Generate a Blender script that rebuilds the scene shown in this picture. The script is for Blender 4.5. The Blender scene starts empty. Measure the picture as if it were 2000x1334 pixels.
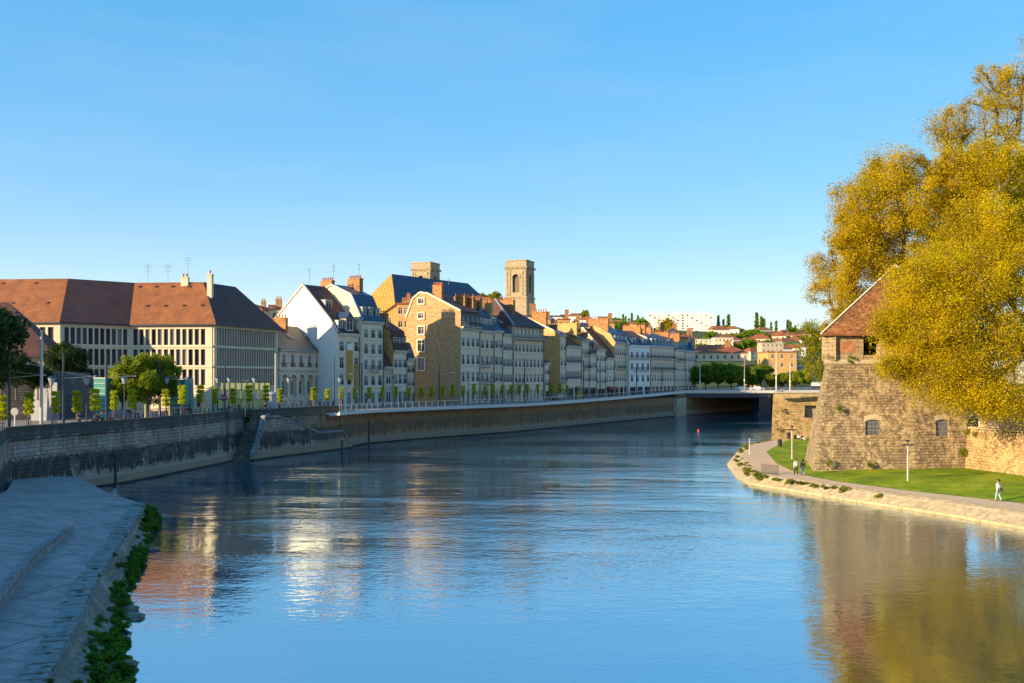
import bpy, math, random
import numpy as np
from mathutils import Vector, Matrix
from mathutils import noise as mnoise
R = math.radians
scene = bpy.context.scene
# ------------------------------------------------------------------ camera
F, HZ, HC = 1800.0, 738.0, 11.0          # focal length in photo pixels, horizon row, eye height over the water
cd = bpy.data.cameras.new("camera"); cam = bpy.data.objects.new("camera", cd)
scene.collection.objects.link(cam); scene.camera = cam
cd.sensor_width = 36.0; cd.lens = F / 2000 * 36.0
cd.shift_y = (HZ - 667.0) / 2000.0
cd.clip_start = 0.5; cd.clip_end = 6000
cam.location = (0, 0, HC); cam.rotation_euler = (R(90), 0, 0)
# ------------------------------------------------------------------ sky and sun
SUN_AZ = math.atan2(-0.87, -0.49)        # compass-like: angle from +Y towards +X of the sun's direction
SUN_EL = R(16.5)
world = bpy.data.worlds.new("World"); scene.world = world; world.use_nodes = True
wn, wl = world.node_tree.nodes, world.node_tree.links
bg = wn['Background']; sky = wn.new('ShaderNodeTexSky'); sky.sky_type = 'NISHITA'
sky.sun_disc = False; sky.sun_elevation = SUN_EL; sky.sun_rotation = SUN_AZ
sky.air_density = 1.0; sky.dust_density = 0.5; sky.ozone_density = 2.5; sky.altitude = 300
hs = wn.new('ShaderNodeHueSaturation'); hs.inputs['Saturation'].default_value = 2.75; hs.inputs['Value'].default_value = 1.93
gm = wn.new('ShaderNodeGamma'); gm.inputs[1].default_value = 0.33
wl.new(sky.outputs[0], gm.inputs[0]); wl.new(gm.outputs[0], hs.inputs['Color']); tn = wn.new('ShaderNodeMix'); tn.data_type = 'RGBA'; tn.blend_type = 'MULTIPLY'; tn.inputs[0].default_value = 1; tn.inputs[7].default_value = (1.02,.985,1.03,1)
wl.new(hs.outputs[0], tn.inputs[6]); 
wt = wn.new('ShaderNodeTexCoord'); wp = wn.new('ShaderNodeMapping'); wl.new(wt.outputs['Generated'], wp.inputs[0]); wp.inputs['Scale'].default_value = (2.2,2.2,11)
wz = wn.new('ShaderNodeTexNoise'); wl.new(wp.outputs[0], wz.inputs['Vector']); wz.inputs['Scale'].default_value = 1.6; wz.inputs['Detail'].default_value = 7; wz.inputs['Roughness'].default_value = .62
wr = wn.new('ShaderNodeValToRGB'); wr.color_ramp.elements[0].position = .46; wr.color_ramp.elements[0].color = (0,0,0,1); wr.color_ramp.elements[1].position = .85; wr.color_ramp.elements[1].color = (.12,.12,.12,1); wl.new(wz.outputs['Fac'], wr.inputs[0])
cm = wn.new('ShaderNodeMix'); cm.data_type = 'RGBA'; wl.new(wr.outputs[0], cm.inputs[0]); wl.new(tn.outputs[2], cm.inputs[6]); cm.inputs[7].default_value = (2.6,2.6,2.75,1)
wl.new(cm.outputs[2], bg.inputs[0]); bg.inputs[1].default_value = 0.15
sd = bpy.data.lights.new("sun", 'SUN'); sun = bpy.data.objects.new("sun", sd); scene.collection.objects.link(sun)
sd.energy = 4.6; sd.angle = R(0.5); sd.color = (1.0, 0.74, 0.42)
sdir = Vector((math.sin(SUN_AZ) * math.cos(SUN_EL), math.cos(SUN_AZ) * math.cos(SUN_EL), math.sin(SUN_EL)))
sun.rotation_euler = sdir.to_track_quat('Z', 'Y').to_euler(); sun.location = (-60, -60, 80)
scene.view_settings.view_transform = 'Standard'; scene.view_settings.look = 'None'
scene.view_settings.exposure = 1.08; scene.view_settings.gamma = 1.0
scene.cycles.max_bounces = 5; scene.cycles.diffuse_bounces = 3; scene.cycles.glossy_bounces = 2
scene.cycles.transmission_bounces = 3; scene.cycles.transparent_max_bounces = 4
scene.cycles.caustics_reflective = False; scene.cycles.caustics_refractive = False

# ------------------------------------------------------------------ helpers
rnd = random.Random(7)
def X(px, Y): return (px - 1000.0) / F * Y
def Zp(py, Y): return HC + (HZ - py) / F * Y
def G(px, py, z=0.0):
    Y = F * (HC - z) / (py - HZ); return (X(px, Y), Y)

class MB:
    """collects faces and links them as one mesh object"""
    def __init__(s): s.v = []; s.f = []; s.m = []; s.T = None
    def add(s, vs, fs, m=0):
        b = len(s.v)
        if s.T is not None: vs = [tuple(s.T @ Vector(p)) for p in vs]
        s.v.extend(vs); s.f.extend([tuple(b + i for i in f) for f in fs]); s.m.extend([m] * len(fs))
    def box(s, x0, x1, y0, y1, z0, z1, m=0):
        s.add([(x0,y0,z0),(x1,y0,z0),(x1,y1,z0),(x0,y1,z0),(x0,y0,z1),(x1,y0,z1),(x1,y1,z1),(x0,y1,z1)],
              [(0,3,2,1),(4,5,6,7),(0,1,5,4),(1,2,6,5),(2,3,7,6),(3,0,4,7)], m)
    def bar(s, a, b, w, h=None, m=0):
        a = Vector(a); b = Vector(b); h = h or w; d = (b - a)
        if d.length < 1e-6: return
        d.normalize(); up = Vector((0,0,1)) if abs(d.z) < .95 else Vector((0,1,0))
        r = d.cross(up).normalized() * w / 2; u = r.cross(d).normalized() * h / 2
        vs = [tuple(p + q) for p in (a, b) for q in (-r - u, r - u, r + u, -r + u)]
        s.add(vs, [(3,2,1,0),(4,5,6,7),(0,1,5,4),(1,2,6,5),(2,3,7,6),(3,0,4,7)], m)
    def poly(s, pts, m=0): s.add([tuple(p) for p in pts], [tuple(range(len(pts)))], m)
    def prism(s, p2, z0, z1, m=0, cap=True):
        n = len(p2); za = z0 if hasattr(z0, '__len__') else [z0]*n; zb = z1 if hasattr(z1, '__len__') else [z1]*n
        vs = [(p[0],p[1],za[i]) for i,p in enumerate(p2)] + [(p[0],p[1],zb[i]) for i,p in enumerate(p2)]
        fs = [(i,(i+1)%n,n+(i+1)%n,n+i) for i in range(n)]
        if cap: fs += [tuple(reversed(range(n))), tuple(range(n,2*n))]
        s.add(vs, fs, m)
    def extr(s, yz, x0, x1, m=0):
        n = len(yz); vs = [(x0,)+tuple(p) for p in yz] + [(x1,)+tuple(p) for p in yz]
        s.add(vs, [(i,(i+1)%n,n+(i+1)%n,n+i)[::-1] for i in range(n)] + [tuple(range(n)), tuple(reversed(range(n,2*n)))], m)
    def tube(s, pts, rs, n=8, m=0, cap=True):
        pts = [Vector(p) for p in pts]; rings = []
        if not hasattr(rs, '__len__'): rs = [rs]*len(pts)
        vs = []
        for i,p in enumerate(pts):
            d = (pts[min(i+1,len(pts)-1)] - pts[max(i-1,0)]).normalized()
            up = Vector((1,0,0)) if abs(d.x) < .9 else Vector((0,1,0))
            a = d.cross(up).normalized(); b = d.cross(a).normalized()
            for k in range(n):
                t = 2*math.pi*k/n; vs.append(tuple(p + (a*math.cos(t) + b*math.sin(t))*rs[i]))
        fs = [(i*n+k, i*n+(k+1)%n, (i+1)*n+(k+1)%n, (i+1)*n+k)[::-1] for i in range(len(pts)-1) for k in range(n)]
        if cap: fs += [tuple(range(n)), tuple(reversed(range((len(pts)-1)*n, len(pts)*n)))]
        s.add(vs, fs, m)
    def lathe(s, prof, n=12, c=(0,0,0), m=0):
        vs = [(c[0]+r*math.cos(2*math.pi*k/n), c[1]+r*math.sin(2*math.pi*k/n), c[2]+z) for r,z in prof for k in range(n)]
        fs = [(i*n+k, i*n+(k+1)%n, (i+1)*n+(k+1)%n, (i+1)*n+k) for i in range(len(prof)-1) for k in range(n)]
        s.add(vs, fs, m)
    def mesh(s, name, mats, smooth=False, uv=True):
        me = bpy.data.meshes.new(name); me.from_pydata(s.v, [], s.f)
        for mt in (mats if isinstance(mats, (list,tuple)) else [mats]): me.materials.append(mt)
        if any(s.m): me.polygons.foreach_set('material_index', s.m)
        if uv: auto_uv(me)
        if smooth: me.polygons.foreach_set('use_smooth', [True]*len(me.polygons))
        me.update(); return me
    def build(s, name, mats, parent=None, smooth=False, uv=True):
        return link(name, s.mesh(name, mats, smooth, uv), parent)
def auto_uv(me):
    l = me.uv_layers.new(name='UVMap'); n = len(me.loops); out = np.zeros(2*n, 'f')
    vc = np.zeros(3*len(me.vertices), 'f'); me.vertices.foreach_get('co', vc); vc = vc.reshape(-1,3)
    vi = np.zeros(n, 'i'); me.loops.foreach_get('vertex_index', vi)
    k = len(me.polygons); nn = np.zeros(3*k, 'f'); me.polygons.foreach_get('normal', nn); nn = nn.reshape(-1,3)
    lt = np.zeros(k, 'i'); me.polygons.foreach_get('loop_total', lt)
    ln = np.repeat(nn, lt, axis=0); co = vc[vi]
    h = np.hypot(ln[:,0], ln[:,1]); flat = h < .25
    hx = np.where(flat, 1, -ln[:,1]/np.maximum(h,1e-6)); hy = np.where(flat, 0, ln[:,0]/np.maximum(h,1e-6))
    u = co[:,0]*hx + co[:,1]*hy
    t = np.sqrt(np.maximum(1-ln[:,2]**2, .06))
    v = np.where(flat, co[:,1], co[:,2]/t)
    out[0::2] = u; out[1::2] = v; l.data.foreach_set('uv', out)
def link(name, data, parent=None):
    o = bpy.data.objects.new(name, data); scene.collection.objects.link(o)
    if parent is not None: o.parent = parent
    return o
def tag(o, label=None, cat=None, group=None, kind=None):
    if label: o['label'] = label
    if cat: o['category'] = cat
    if group: o['group'] = group
    if kind: o['kind'] = kind
    return o
def thing(name, label, cat, loc=(0,0,0), rz=0.0, group=None):
    o = link(name, None); o.location = loc; o.rotation_euler = (0,0,rz); o.empty_display_size = .2
    return tag(o, label, cat, group)
def dup(root, loc, rz=0.0, label=None, group=None, sc=None):
    r = root.copy(); scene.collection.objects.link(r); r.location = loc; r.rotation_euler = (0,0,rz)
    if label: r['label'] = label
    if group: r['group'] = group
    if sc: r.scale = sc
    for ch in list(root.children):
        c = ch.copy(); scene.collection.objects.link(c); c.parent = r
        for g in list(ch.children):
            d = g.copy(); scene.collection.objects.link(d); d.parent = c
    return r
ORD = ['first','second','third','fourth','fifth','sixth','seventh','eighth','ninth','tenth','eleventh','twelfth','thirteenth','fourteenth','fifteenth','sixteenth','seventeenth','eighteenth','nineteenth','twentieth']
def ordn(i):
    if i < 20: return ORD[i]
    t = ['twenty','thirty','forty','fifty','sixty','seventy'][(i+1)//10-2]; k = (i+1)%10
    return (t+'-'+ORD[k-1]) if k else {'twenty':'twentieth','thirty':'thirtieth','forty':'fortieth','fifty':'fiftieth','sixty':'sixtieth','seventy':'seventieth'}[t]

# ------------------------------------------------------------------ materials
def newmat(name):
    m = bpy.data.materials.new(name); m.use_nodes = True; return m, m.node_tree.nodes, m.node_tree.links, m.node_tree.nodes['Principled BSDF']
def nd(ns, t, **kw):
    n = ns.new(t)
    for k,v in kw.items():
        if k.startswith('i_'):
            n.inputs[k[2:].replace('_',' ')].default_value = v
        else: setattr(n, k, v)
    return n
def ramp(ns, stops, interp='LINEAR'):
    r = ns.new('ShaderNodeValToRGB'); r.color_ramp.interpolation = interp
    e = r.color_ramp.elements
    while len(e) < len(stops): e.new(.5)
    for i,(p,c) in enumerate(stops):
        e[i].position = p; e[i].color = (c,c,c,1) if not hasattr(c,'__len__') else (*c,1)
    return r
def mixc(ns, ls, fac, a, b, mode='MIX'):
    n = ns.new('ShaderNodeMix'); n.data_type = 'RGBA'; n.blend_type = mode
    for s,v in ((n.inputs[0],fac),(n.inputs[6],a),(n.inputs[7],b)):
        if hasattr(v,'is_linked'): ls.new(v, s)
        elif hasattr(v,'__len__'): s.default_value = (*v,1)
        else: s.default_value = v
    return n.outputs[2]
def coords(ns, ls, kind='Object', scale=(1,1,1)):
    tc = ns.new('ShaderNodeTexCoord'); mp = ns.new('ShaderNodeMapping'); ls.new(tc.outputs[kind], mp.inputs[0])
    mp.inputs['Scale'].default_value = scale; return mp.outputs[0]
def noise(ns, ls, vec, scale, detail=4, rough=.6):
    n = nd(ns, 'ShaderNodeTexNoise'); ls.new(vec, n.inputs['Vector'])
    n.inputs['Scale'].default_value = scale; n.inputs['Detail'].default_value = detail; n.inputs['Roughness'].default_value = rough
    return n.outputs['Fac']
def bump(ns, ls, h, strength, dist, b):
    n = ns.new('ShaderNodeBump'); n.inputs['Strength'].default_value = strength; n.inputs['Distance'].default_value = dist
    ls.new(h, n.inputs['Height']); ls.new(n.outputs[0], b.inputs['Normal'])
def plain(name, col, rough=.7, var=.25, scale=1.5, col2=None, metal=0, spec=.5, stain=None):
    """paint, render, metal: two tones of noise, optional rain streaks"""
    m, ns, ls, b = newmat(name)
    vec = coords(ns, ls)
    f = noise(ns, ls, vec, scale, 5)
    c2 = col2 or tuple(c*(1-var) for c in col)
    r = ramp(ns, [(.35,c2),(.65,col)]); ls.new(f, r.inputs[0]); out = r.outputs[0]
    if stain:
        sv = coords(ns, ls, 'Object', (2.2,2.2,.22)); sf = noise(ns, ls, sv, 1.0, 4)
        sr = ramp(ns, [(.5,0),(.72,stain)]); ls.new(sf, sr.inputs[0])
        out = mixc(ns, ls, sr.outputs[0], out, tuple(c*.38 for c in col))
    ls.new(out, b.inputs['Base Color']); b.inputs['Roughness'].default_value = rough
    b.inputs['Metallic'].default_value = metal; b.inputs['Specular IOR Level'].default_value = spec
    return m
def masonry(name, c1, c2, mort, bw=.7, bh=.33, msz=.025, stain=.5, stcol=(.03,.028,.02), big=.35, bumpd=.04, off=.5, rough=.9, patch=None, streak=False, warp=.0, rubble=False):
    m, ns, ls, b = newmat(name)
    uv = coords(ns, ls, 'UV')
    wn_ = nd(ns, 'ShaderNodeTexNoise'); ls.new(uv, wn_.inputs['Vector']); wn_.inputs['Scale'].default_value = 1.1; wn_.inputs['Detail'].default_value = 3
    wv = ns.new('ShaderNodeVectorMath'); wv.operation = 'MULTIPLY_ADD'; ls.new(wn_.outputs['Color'], wv.inputs[0]); wv.inputs[1].default_value = (warp,warp,0); ls.new(uv, wv.inputs[2])
    br = ns.new('ShaderNodeTexBrick'); ls.new(wv.outputs[0], br.inputs['Vector'])
    br.offset = off; br.squash = 1.0
    for k,v in (('Scale',1.0),('Brick Width',bw),('Row Height',bh),('Mortar Size',msz),('Mortar Smooth',.3),('Bias',0.0)): br.inputs[k].default_value = v
    br.inputs['Color1'].default_value = (*c1,1); br.inputs['Color2'].default_value = (*c2,1); br.inputs['Mortar'].default_value = (*mort,1)
    n1 = noise(ns, ls, uv, 1.6, 6, .7); r1 = ramp(ns, [(.3,.45),(.7,1.25)]); ls.new(n1, r1.inputs[0])
    c = mixc(ns, ls, 1.0, br.outputs['Color'], r1.outputs[0], 'MULTIPLY')
    if rubble:
        vo = ns.new('ShaderNodeTexVoronoi'); vo.inputs['Scale'].default_value = 2.4; vo.inputs['Randomness'].default_value = 1; ls.new(coords(ns, ls, 'UV', (1,1.5,1)), vo.inputs['Vector'])
        ve = ns.new('ShaderNodeTexVoronoi'); ve.feature = 'DISTANCE_TO_EDGE'; ve.inputs['Scale'].default_value = 2.4; ls.new(coords(ns, ls, 'UV', (1,1.5,1)), ve.inputs['Vector'])
        hv = ns.new('ShaderNodeSeparateColor'); ls.new(vo.outputs['Color'], hv.inputs[0]); rv = ramp(ns, [(.0,tuple(x*.55 for x in c2)),(.6,c1),(1,tuple(min(1,x*1.3) for x in c1))]); ls.new(hv.outputs[0], rv.inputs[0])
        re_ = ramp(ns, [(.0,.35),(.09,1)]); ls.new(ve.outputs['Distance'], re_.inputs[0]); cr = mixc(ns, ls, 1, rv.outputs[0], re_.outputs[0], 'MULTIPLY')
        nm = noise(ns, ls, uv, .23, 5, .75); rm = ramp(ns, [(.44,0),(.54,1)]); ls.new(nm, rm.inputs[0]); c = mixc(ns, ls, rm.outputs[0], c, cr)
    if patch:
        n3 = noise(ns, ls, uv, .55, 5, .7); r3 = ramp(ns, [(.5,0),(.62,1)]); ls.new(n3, r3.inputs[0])
        c = mixc(ns, ls, r3.outputs[0], c, patch)
    uv2 = coords(ns, ls, 'UV', (1.4,.25 if streak else .8,1))
    n2 = noise(ns, ls, uv2, big*2, 7, .72); r2 = ramp(ns, [(.47,0),(.66,stain)]); ls.new(n2, r2.inputs[0])
    c = mixc(ns, ls, r2.outputs[0], c, stcol)
    ls.new(c, b.inputs['Base Color']); b.inputs['Roughness'].default_value = rough
    ad = ns.new('ShaderNodeMath'); ad.operation = 'SUBTRACT'; n4 = noise(ns, ls, uv, 6, 5, .7)
    ls.new(n4, ad.inputs[0]); ls.new(br.outputs['Fac'], ad.inputs[1])
    bump(ns, ls, ad.outputs[0], 1.0, bumpd, b)
    return m
def tiles(name, c1, c2, row=.35, bw=.22, rough=.75, dark=.5, moss=None, bd=.03):
    m, ns, ls, b = newmat(name); uv = coords(ns, ls, 'UV')
    br = ns.new('ShaderNodeTexBrick'); ls.new(uv, br.inputs['Vector'])
    for k,v in (('Scale',1.0),('Brick Width',bw),('Row Height',row),('Mortar Size',.012),('Mortar Smooth',.2),('Bias',0.0)): br.inputs[k].default_value = v
    br.inputs['Color1'].default_value = (*c1,1); br.inputs['Color2'].default_value = (*c2,1); br.inputs['Mortar'].default_value = (*[x*dark for x in c2],1)
    n1 = noise(ns, ls, uv, .5, 6, .7); r1 = ramp(ns, [(.3,.6),(.7,1.2)]); ls.new(n1, r1.inputs[0])
    c = mixc(ns, ls, 1.0, br.outputs['Color'], r1.outputs[0], 'MULTIPLY')
    if moss:
        n2 = noise(ns, ls, uv, 1.3, 6, .75); r2 = ramp(ns, [(.52,0),(.62,.8)]); ls.new(n2, r2.inputs[0]); c = mixc(ns, ls, r2.outputs[0], c, moss)
    ls.new(c, b.inputs['Base Color']); b.inputs['Roughness'].default_value = rough
    n4 = noise(ns, ls, uv, 5, 4, .7)
    ad = ns.new('ShaderNodeMath'); ad.operation = 'SUBTRACT'; ls.new(n4, ad.inputs[0]); ls.new(br.outputs['Fac'], ad.inputs[1])
    bump(ns, ls, ad.outputs[0], .8, bd, b)
    return m
def leafmat(name, cols, trans=.45, rough=.6, nscale=.35):
    """cols: dark, mid, light; clumps vary by position, leaves one by one"""
    m, ns, ls, b = newmat(name)
    vec = coords(ns, ls); f = noise(ns, ls, vec, nscale, 4, .7)
    at = ns.new('ShaderNodeAttribute'); at.attribute_name = 'tint'
    mx = ns.new('ShaderNodeMath'); mx.operation = 'MULTIPLY_ADD'; ls.new(at.outputs['Fac'], mx.inputs[0]); mx.inputs[1].default_value = .5
    mm = ns.new('ShaderNodeMath'); mm.operation = 'MULTIPLY'; ls.new(f, mm.inputs[0]); mm.inputs[1].default_value = .5
    ls.new(mm.outputs[0], mx.inputs[2])
    r = ramp(ns, [(.27,cols[0]),(.5,cols[1]),(.72,cols[2])]); ls.new(mx.outputs[0], r.inputs[0])
    tr = ns.new('ShaderNodeBsdfTranslucent'); ls.new(r.outputs[0], tr.inputs[0]); ls.new(r.outputs[0], b.inputs['Base Color'])
    b.inputs['Roughness'].default_value = rough; b.inputs['Specular IOR Level'].default_value = .25
    ms = ns.new('ShaderNodeMixShader'); ms.inputs[0].default_value = trans
    ls.new(b.outputs[0], ms.inputs[1]); ls.new(tr.outputs[0], ms.inputs[2]); ls.new(ms.outputs[0], ns['Material Output'].inputs[0])
    return m
M = {}
M['limestone'] = plain('limestone', (.80,.59,.40), .85, .18, .9, stain=.35)
M['pale_stone'] = plain('pale_stone', (.80,.65,.48), .85, .15, .8, stain=.3)
M['pink_stone'] = plain('pink_stone', (.78,.57,.43), .85, .15, .8, stain=.3)
M['grey_render'] = plain('grey_render', (.56,.45,.35), .85, .2, .8, stain=.35)
M['cream_render'] = plain('cream_render', (.76,.65,.47), .8, .12, .6, stain=.22)
M['white_render'] = plain('white_render', (.80,.78,.72), .8, .08, .5, stain=.12)
M['ochre_wall'] = masonry('ochre_wall', (.56,.37,.18), (.47,.30,.14), (.50,.34,.18), .6, .28, .02, .3, (.26,.17,.08), .4, .03)
M['ochre_render'] = plain('ochre_render', (.62,.38,.14), .85, .2, .5, stain=.35)
M['belfry_stone'] = masonry('belfry_stone', (.56,.46,.31), (.47,.38,.25), (.34,.27,.18), .9, .4, .03, .45, (.25,.19,.12), .5, .05)
M['dark_brick'] = masonry('dark_brick', (.40,.17,.06), (.30,.12,.05), (.35,.26,.18), .24, .08, .012, .3, (.1,.06,.04), .5, .01)
M['chimney_brick'] = masonry('chimney_brick', (.52,.22,.07), (.40,.16,.05), (.45,.30,.16), .24, .08, .012, .35, (.14,.08,.04), .5, .01)
M['pot'] = plain('chimney_pot_clay', (.50,.17,.06), .8, .3, 3)
M['office_stone'] = plain('office_stone', (.72,.60,.43), .8, .1, .6, stain=.2)
M['office_fin'] = plain('office_fin', (.50,.38,.29), .7, .2, 2)
M['roof_orange'] = tiles('roof_orange', (.37,.13,.035), (.28,.095,.03), .3, .2)
M['roof_brown'] = tiles('roof_brown', (.135,.052,.04), (.10,.042,.035), .3, .2)
M['roof_red'] = tiles('roof_red', (.42,.12,.04), (.32,.09,.035), .3, .2)
M['slate'] = tiles('slate', (.055,.07,.11), (.042,.055,.085), .25, .22, .45)
M['slate_blue'] = tiles('slate_blue', (.035,.075,.15), (.03,.06,.12), .25, .22, .4)
M['slate_mixed'] = tiles('slate_mixed', (.13,.105,.095), (.09,.08,.085), .25, .22, .55, moss=(.14,.09,.06))
M['tower_tile'] = tiles('tower_tile', (.46,.16,.04), (.20,.075,.03), .26, .3, .85, .3, moss=(.42,.27,.11), bd=.12)
M['zinc'] = plain('zinc', (.34,.38,.43), .4, .15, 1.0, metal=.4)
M['white_trim'] = plain('white_trim', (.80,.77,.72), .6, .08, 2)
M['stone_trim'] = plain('stone_trim', (.60,.54,.45), .8, .15, 2)
M['iron'] = plain('iron', (.03,.035,.05), .45, .2, 4, metal=.3)
M['iron_blue'] = plain('iron_blue', (.03,.05,.09), .4, .2, 4, metal=.3)
M['mast_grey'] = plain('mast_grey', (.20,.20,.20), .6, .15, 2)
M['galvanised'] = plain('galvanised', (.42,.43,.44), .4, .15, 2, metal=.5)
M['wood_brown'] = plain('wood_brown', (.20,.11,.07), .7, .3, 3)
M['shutter_wood'] = plain('shutter_wood', (.42,.36,.30), .7, .15, 3)
M['door'] = plain('door_paint', (.07,.09,.11), .5, .2, 3)
def glassmat(name, c1, c2):
    m, ns, ls, b = newmat(name); oi = ns.new('ShaderNodeObjectInfo')
    r = ramp(ns, [(0,c1),(.6,c2),(.86,tuple(c*2.0 for c in c2)),(.95,(.25,.23,.20))]); ls.new(oi.outputs['Random'], r.inputs[0])
    ls.new(r.outputs[0], b.inputs['Base Color']); b.inputs['Roughness'].default_value = .2; b.inputs['Specular IOR Level'].default_value = .12
    return m
M['glass'] = glassmat('window_glass', (.012,.016,.022), (.04,.05,.07))
M['glass_dark'] = glassmat('window_glass_dark', (.008,.010,.015), (.02,.028,.04))
# ================================================================== WATER
def water_mat():
    m, ns, ls, b = newmat('river_water')
    tc = ns.new('ShaderNodeTexCoord')
    def mp(sx, sy, rot=0):
        p = ns.new('ShaderNodeMapping'); ls.new(tc.outputs['Object'], p.inputs[0]); p.inputs['Scale'].default_value = (sx,sy,1); p.inputs['Rotation'].default_value = (0,0,rot); return p.outputs[0]
    n1 = noise(ns, ls, mp(1,1.5,.4), 1.5, 3, .55)         # wavelets
    n2 = noise(ns, ls, mp(1,1.6,-.3), .32, 3, .6)          # swells
    n3 = noise(ns, ls, mp(.35,1,.5), .055, 4, .6)          # current patches, stirred or calm
    n5 = noise(ns, ls, mp(1,1.3,.1), 5.0, 2, .5)
    pr = ramp(ns, [(.44,.06),(.60,1)]); ls.new(n3, pr.inputs[0])
    sp = ns.new('ShaderNodeSeparateXYZ'); ls.new(tc.outputs['Object'], sp.inputs[0])
    yr = ns.new('ShaderNodeMapRange'); ls.new(sp.outputs['Y'], yr.inputs[0]); yr.inputs[1].default_value = 38; yr.inputs[2].default_value = 82; yr.inputs[3].default_value = .12; yr.inputs[4].default_value = 1
    xr = ns.new('ShaderNodeMapRange'); ls.new(sp.outputs['X'], xr.inputs[0]); xr.inputs[1].default_value = 12; xr.inputs[2].default_value = 26; xr.inputs[3].default_value = 1; xr.inputs[4].default_value = .35
    cu1 = ns.new('ShaderNodeMath'); cu1.operation = 'MULTIPLY'; ls.new(yr.outputs[0], cu1.inputs[0]); ls.new(xr.outputs[0], cu1.inputs[1])
    cur = ns.new('ShaderNodeMath'); cur.operation = 'MULTIPLY'; ls.new(cu1.outputs[0], cur.inputs[0]); ls.new(pr.outputs[0], cur.inputs[1])
    # sheltered water close to the banks near the viewer is calmer: follows the distance from the main current line
    s1 = ns.new('ShaderNodeMath'); s1.operation = 'MULTIPLY'; ls.new(n1, s1.inputs[0]); s1.inputs[1].default_value = .16
    s2 = ns.new('ShaderNodeMath'); s2.operation = 'MULTIPLY_ADD'; ls.new(n2, s2.inputs[0]); s2.inputs[1].default_value = .30; ls.new(s1.outputs[0], s2.inputs[2])
    s3 = ns.new('ShaderNodeMath'); s3.operation = 'MULTIPLY_ADD'; ls.new(n5, s3.inputs[0]); s3.inputs[1].default_value = .022; ls.new(s2.outputs[0], s3.inputs[2])
    s4 = ns.new('ShaderNodeMath'); s4.operation = 'MULTIPLY'; ls.new(s3.outputs[0], s4.inputs[0]); ls.new(cur.outputs[0], s4.inputs[1])
    fine = ns.new('ShaderNodeMath'); fine.operation = 'MULTIPLY_ADD'; ls.new(n1, fine.inputs[0]); fine.inputs[1].default_value = .022; ls.new(s4.outputs[0], fine.inputs[2])
    bump(ns, ls, fine.outputs[0], WATER_BUMP, 1.0, b)
    b.inputs['Base Color'].default_value = (.006,.055,.095,1); b.inputs['Specular Tint'].default_value = (.86,.97,1.0,1); b.inputs['Roughness'].default_value = .02
    b.inputs['IOR'].default_value = 12; b.inputs['Specular IOR Level'].default_value = .5
    return m
WATER_BUMP = .40
mb = MB(); mb.poly([(-400,-80,0),(700,-80,0),(700,700,0),(-400,700,0)])
tag(mb.build('river_water', water_mat()), kind='structure')

# ================================================================== GROUND, one sheet to the horizon (with the river's channel left open)
QB = [(-30,20),(-35.2,52),(-37.3,66.5),(-44.4,82),(-43.6,86),(-42.4,91),(-40.6,96),(-38.6,108),(-37.0,120.7),
      (-31.4,128),(-28,140.4),(-24,154.7),(-14.1,169),(0,186.8),(18.1,217.6),(33.5,243),(47.2,264),(60,283),(87,319),(118,362),(180,440),(300,600)]
GZ = 5.6
SKY = [(-400,540),(0,556),(120,566),(300,590),(480,596),(560,600),(700,612),(960,603),(1060,622),(1120,632),(1250,641),(1400,648),(1500,655),(1600,659),(1800,664),(2400,668)]
def sky_row(px):
    if px <= SKY[0][0]: return SKY[0][1]
    for (a,ya),(b,yb) in zip(SKY, SKY[1:]):
        if px <= b: return ya + (yb-ya)*(px-a)/(b-a)
    return SKY[-1][1]
def terr(x, y):
    if y < 30: return GZ
    px = 1000 + x/y*F; px = max(-1500, min(3500, px))
    ridge = 480 if px < 500 else (480 + (1000-480)*min(1,(px-500)/600))
    near = 230 if px < 1000 else 330
    zr = HC + (HZ - sky_row(px))/F*ridge
    t = (y - near)/(ridge - near)
    if t <= 0: return GZ
    if t >= 1: return zr + (y-ridge)*.012
    t2 = t*t*(3-2*t)*.45 + t*.55
    return GZ + (zr-GZ)*t2 + 1.2*mnoise.noise(Vector((x*.012,y*.012,0)))*min(1,t*4)
def hill_Y(px, py):
    """distance at which the hill's surface lies on photo row py, column px"""
    y = 240.0
    while y < 1100:
        z = terr(X(px,y), y)
        if z >= Zp(py, y) : return y
        y += 3
    return 1000.0
def grass_mat(name, c1, c2, c3, scale=.5, bd=.05):
    m, ns, ls, b = newmat(name); v = coords(ns, ls)
    f1 = noise(ns, ls, v, scale, 6, .7); f2 = noise(ns, ls, v, scale*14, 3, .7)
    r = ramp(ns, [(.3,c1),(.52,c2),(.75,c3)]); ls.new(f1, r.inputs[0])
    r2 = ramp(ns, [(.3,.65),(.7,1.3)]); ls.new(f2, r2.inputs[0])
    ls.new(mixc(ns, ls, 1.0, r.outputs[0], r2.outputs[0], 'MULTIPLY'), b.inputs['Base Color']); b.inputs['Roughness'].default_value = .95
    b.inputs['Specular IOR Level'].default_value = .15; bump(ns, ls, f2, .6, bd, b); return m
M['lawn'] = grass_mat('lawn', (.07,.14,.010), (.20,.28,.010), (.42,.40,.03), .3)
M['hill'] = grass_mat('hillside', (.05,.075,.02), (.08,.11,.03), (.12,.12,.04), .05, .3)
M['asphalt'] = plain('asphalt', (.24,.21,.18), .85, .2, 1.2)
M['paving'] = masonry('paving', (.33,.31,.29), (.28,.27,.26), (.2,.2,.2), 1.2, .6, .02, .2, (.12,.12,.12), .3, .01)
M['gravel'] = grass_mat('gravel', (.56,.39,.24), (.64,.47,.30), (.70,.53,.36), 1.1, .01)
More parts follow.
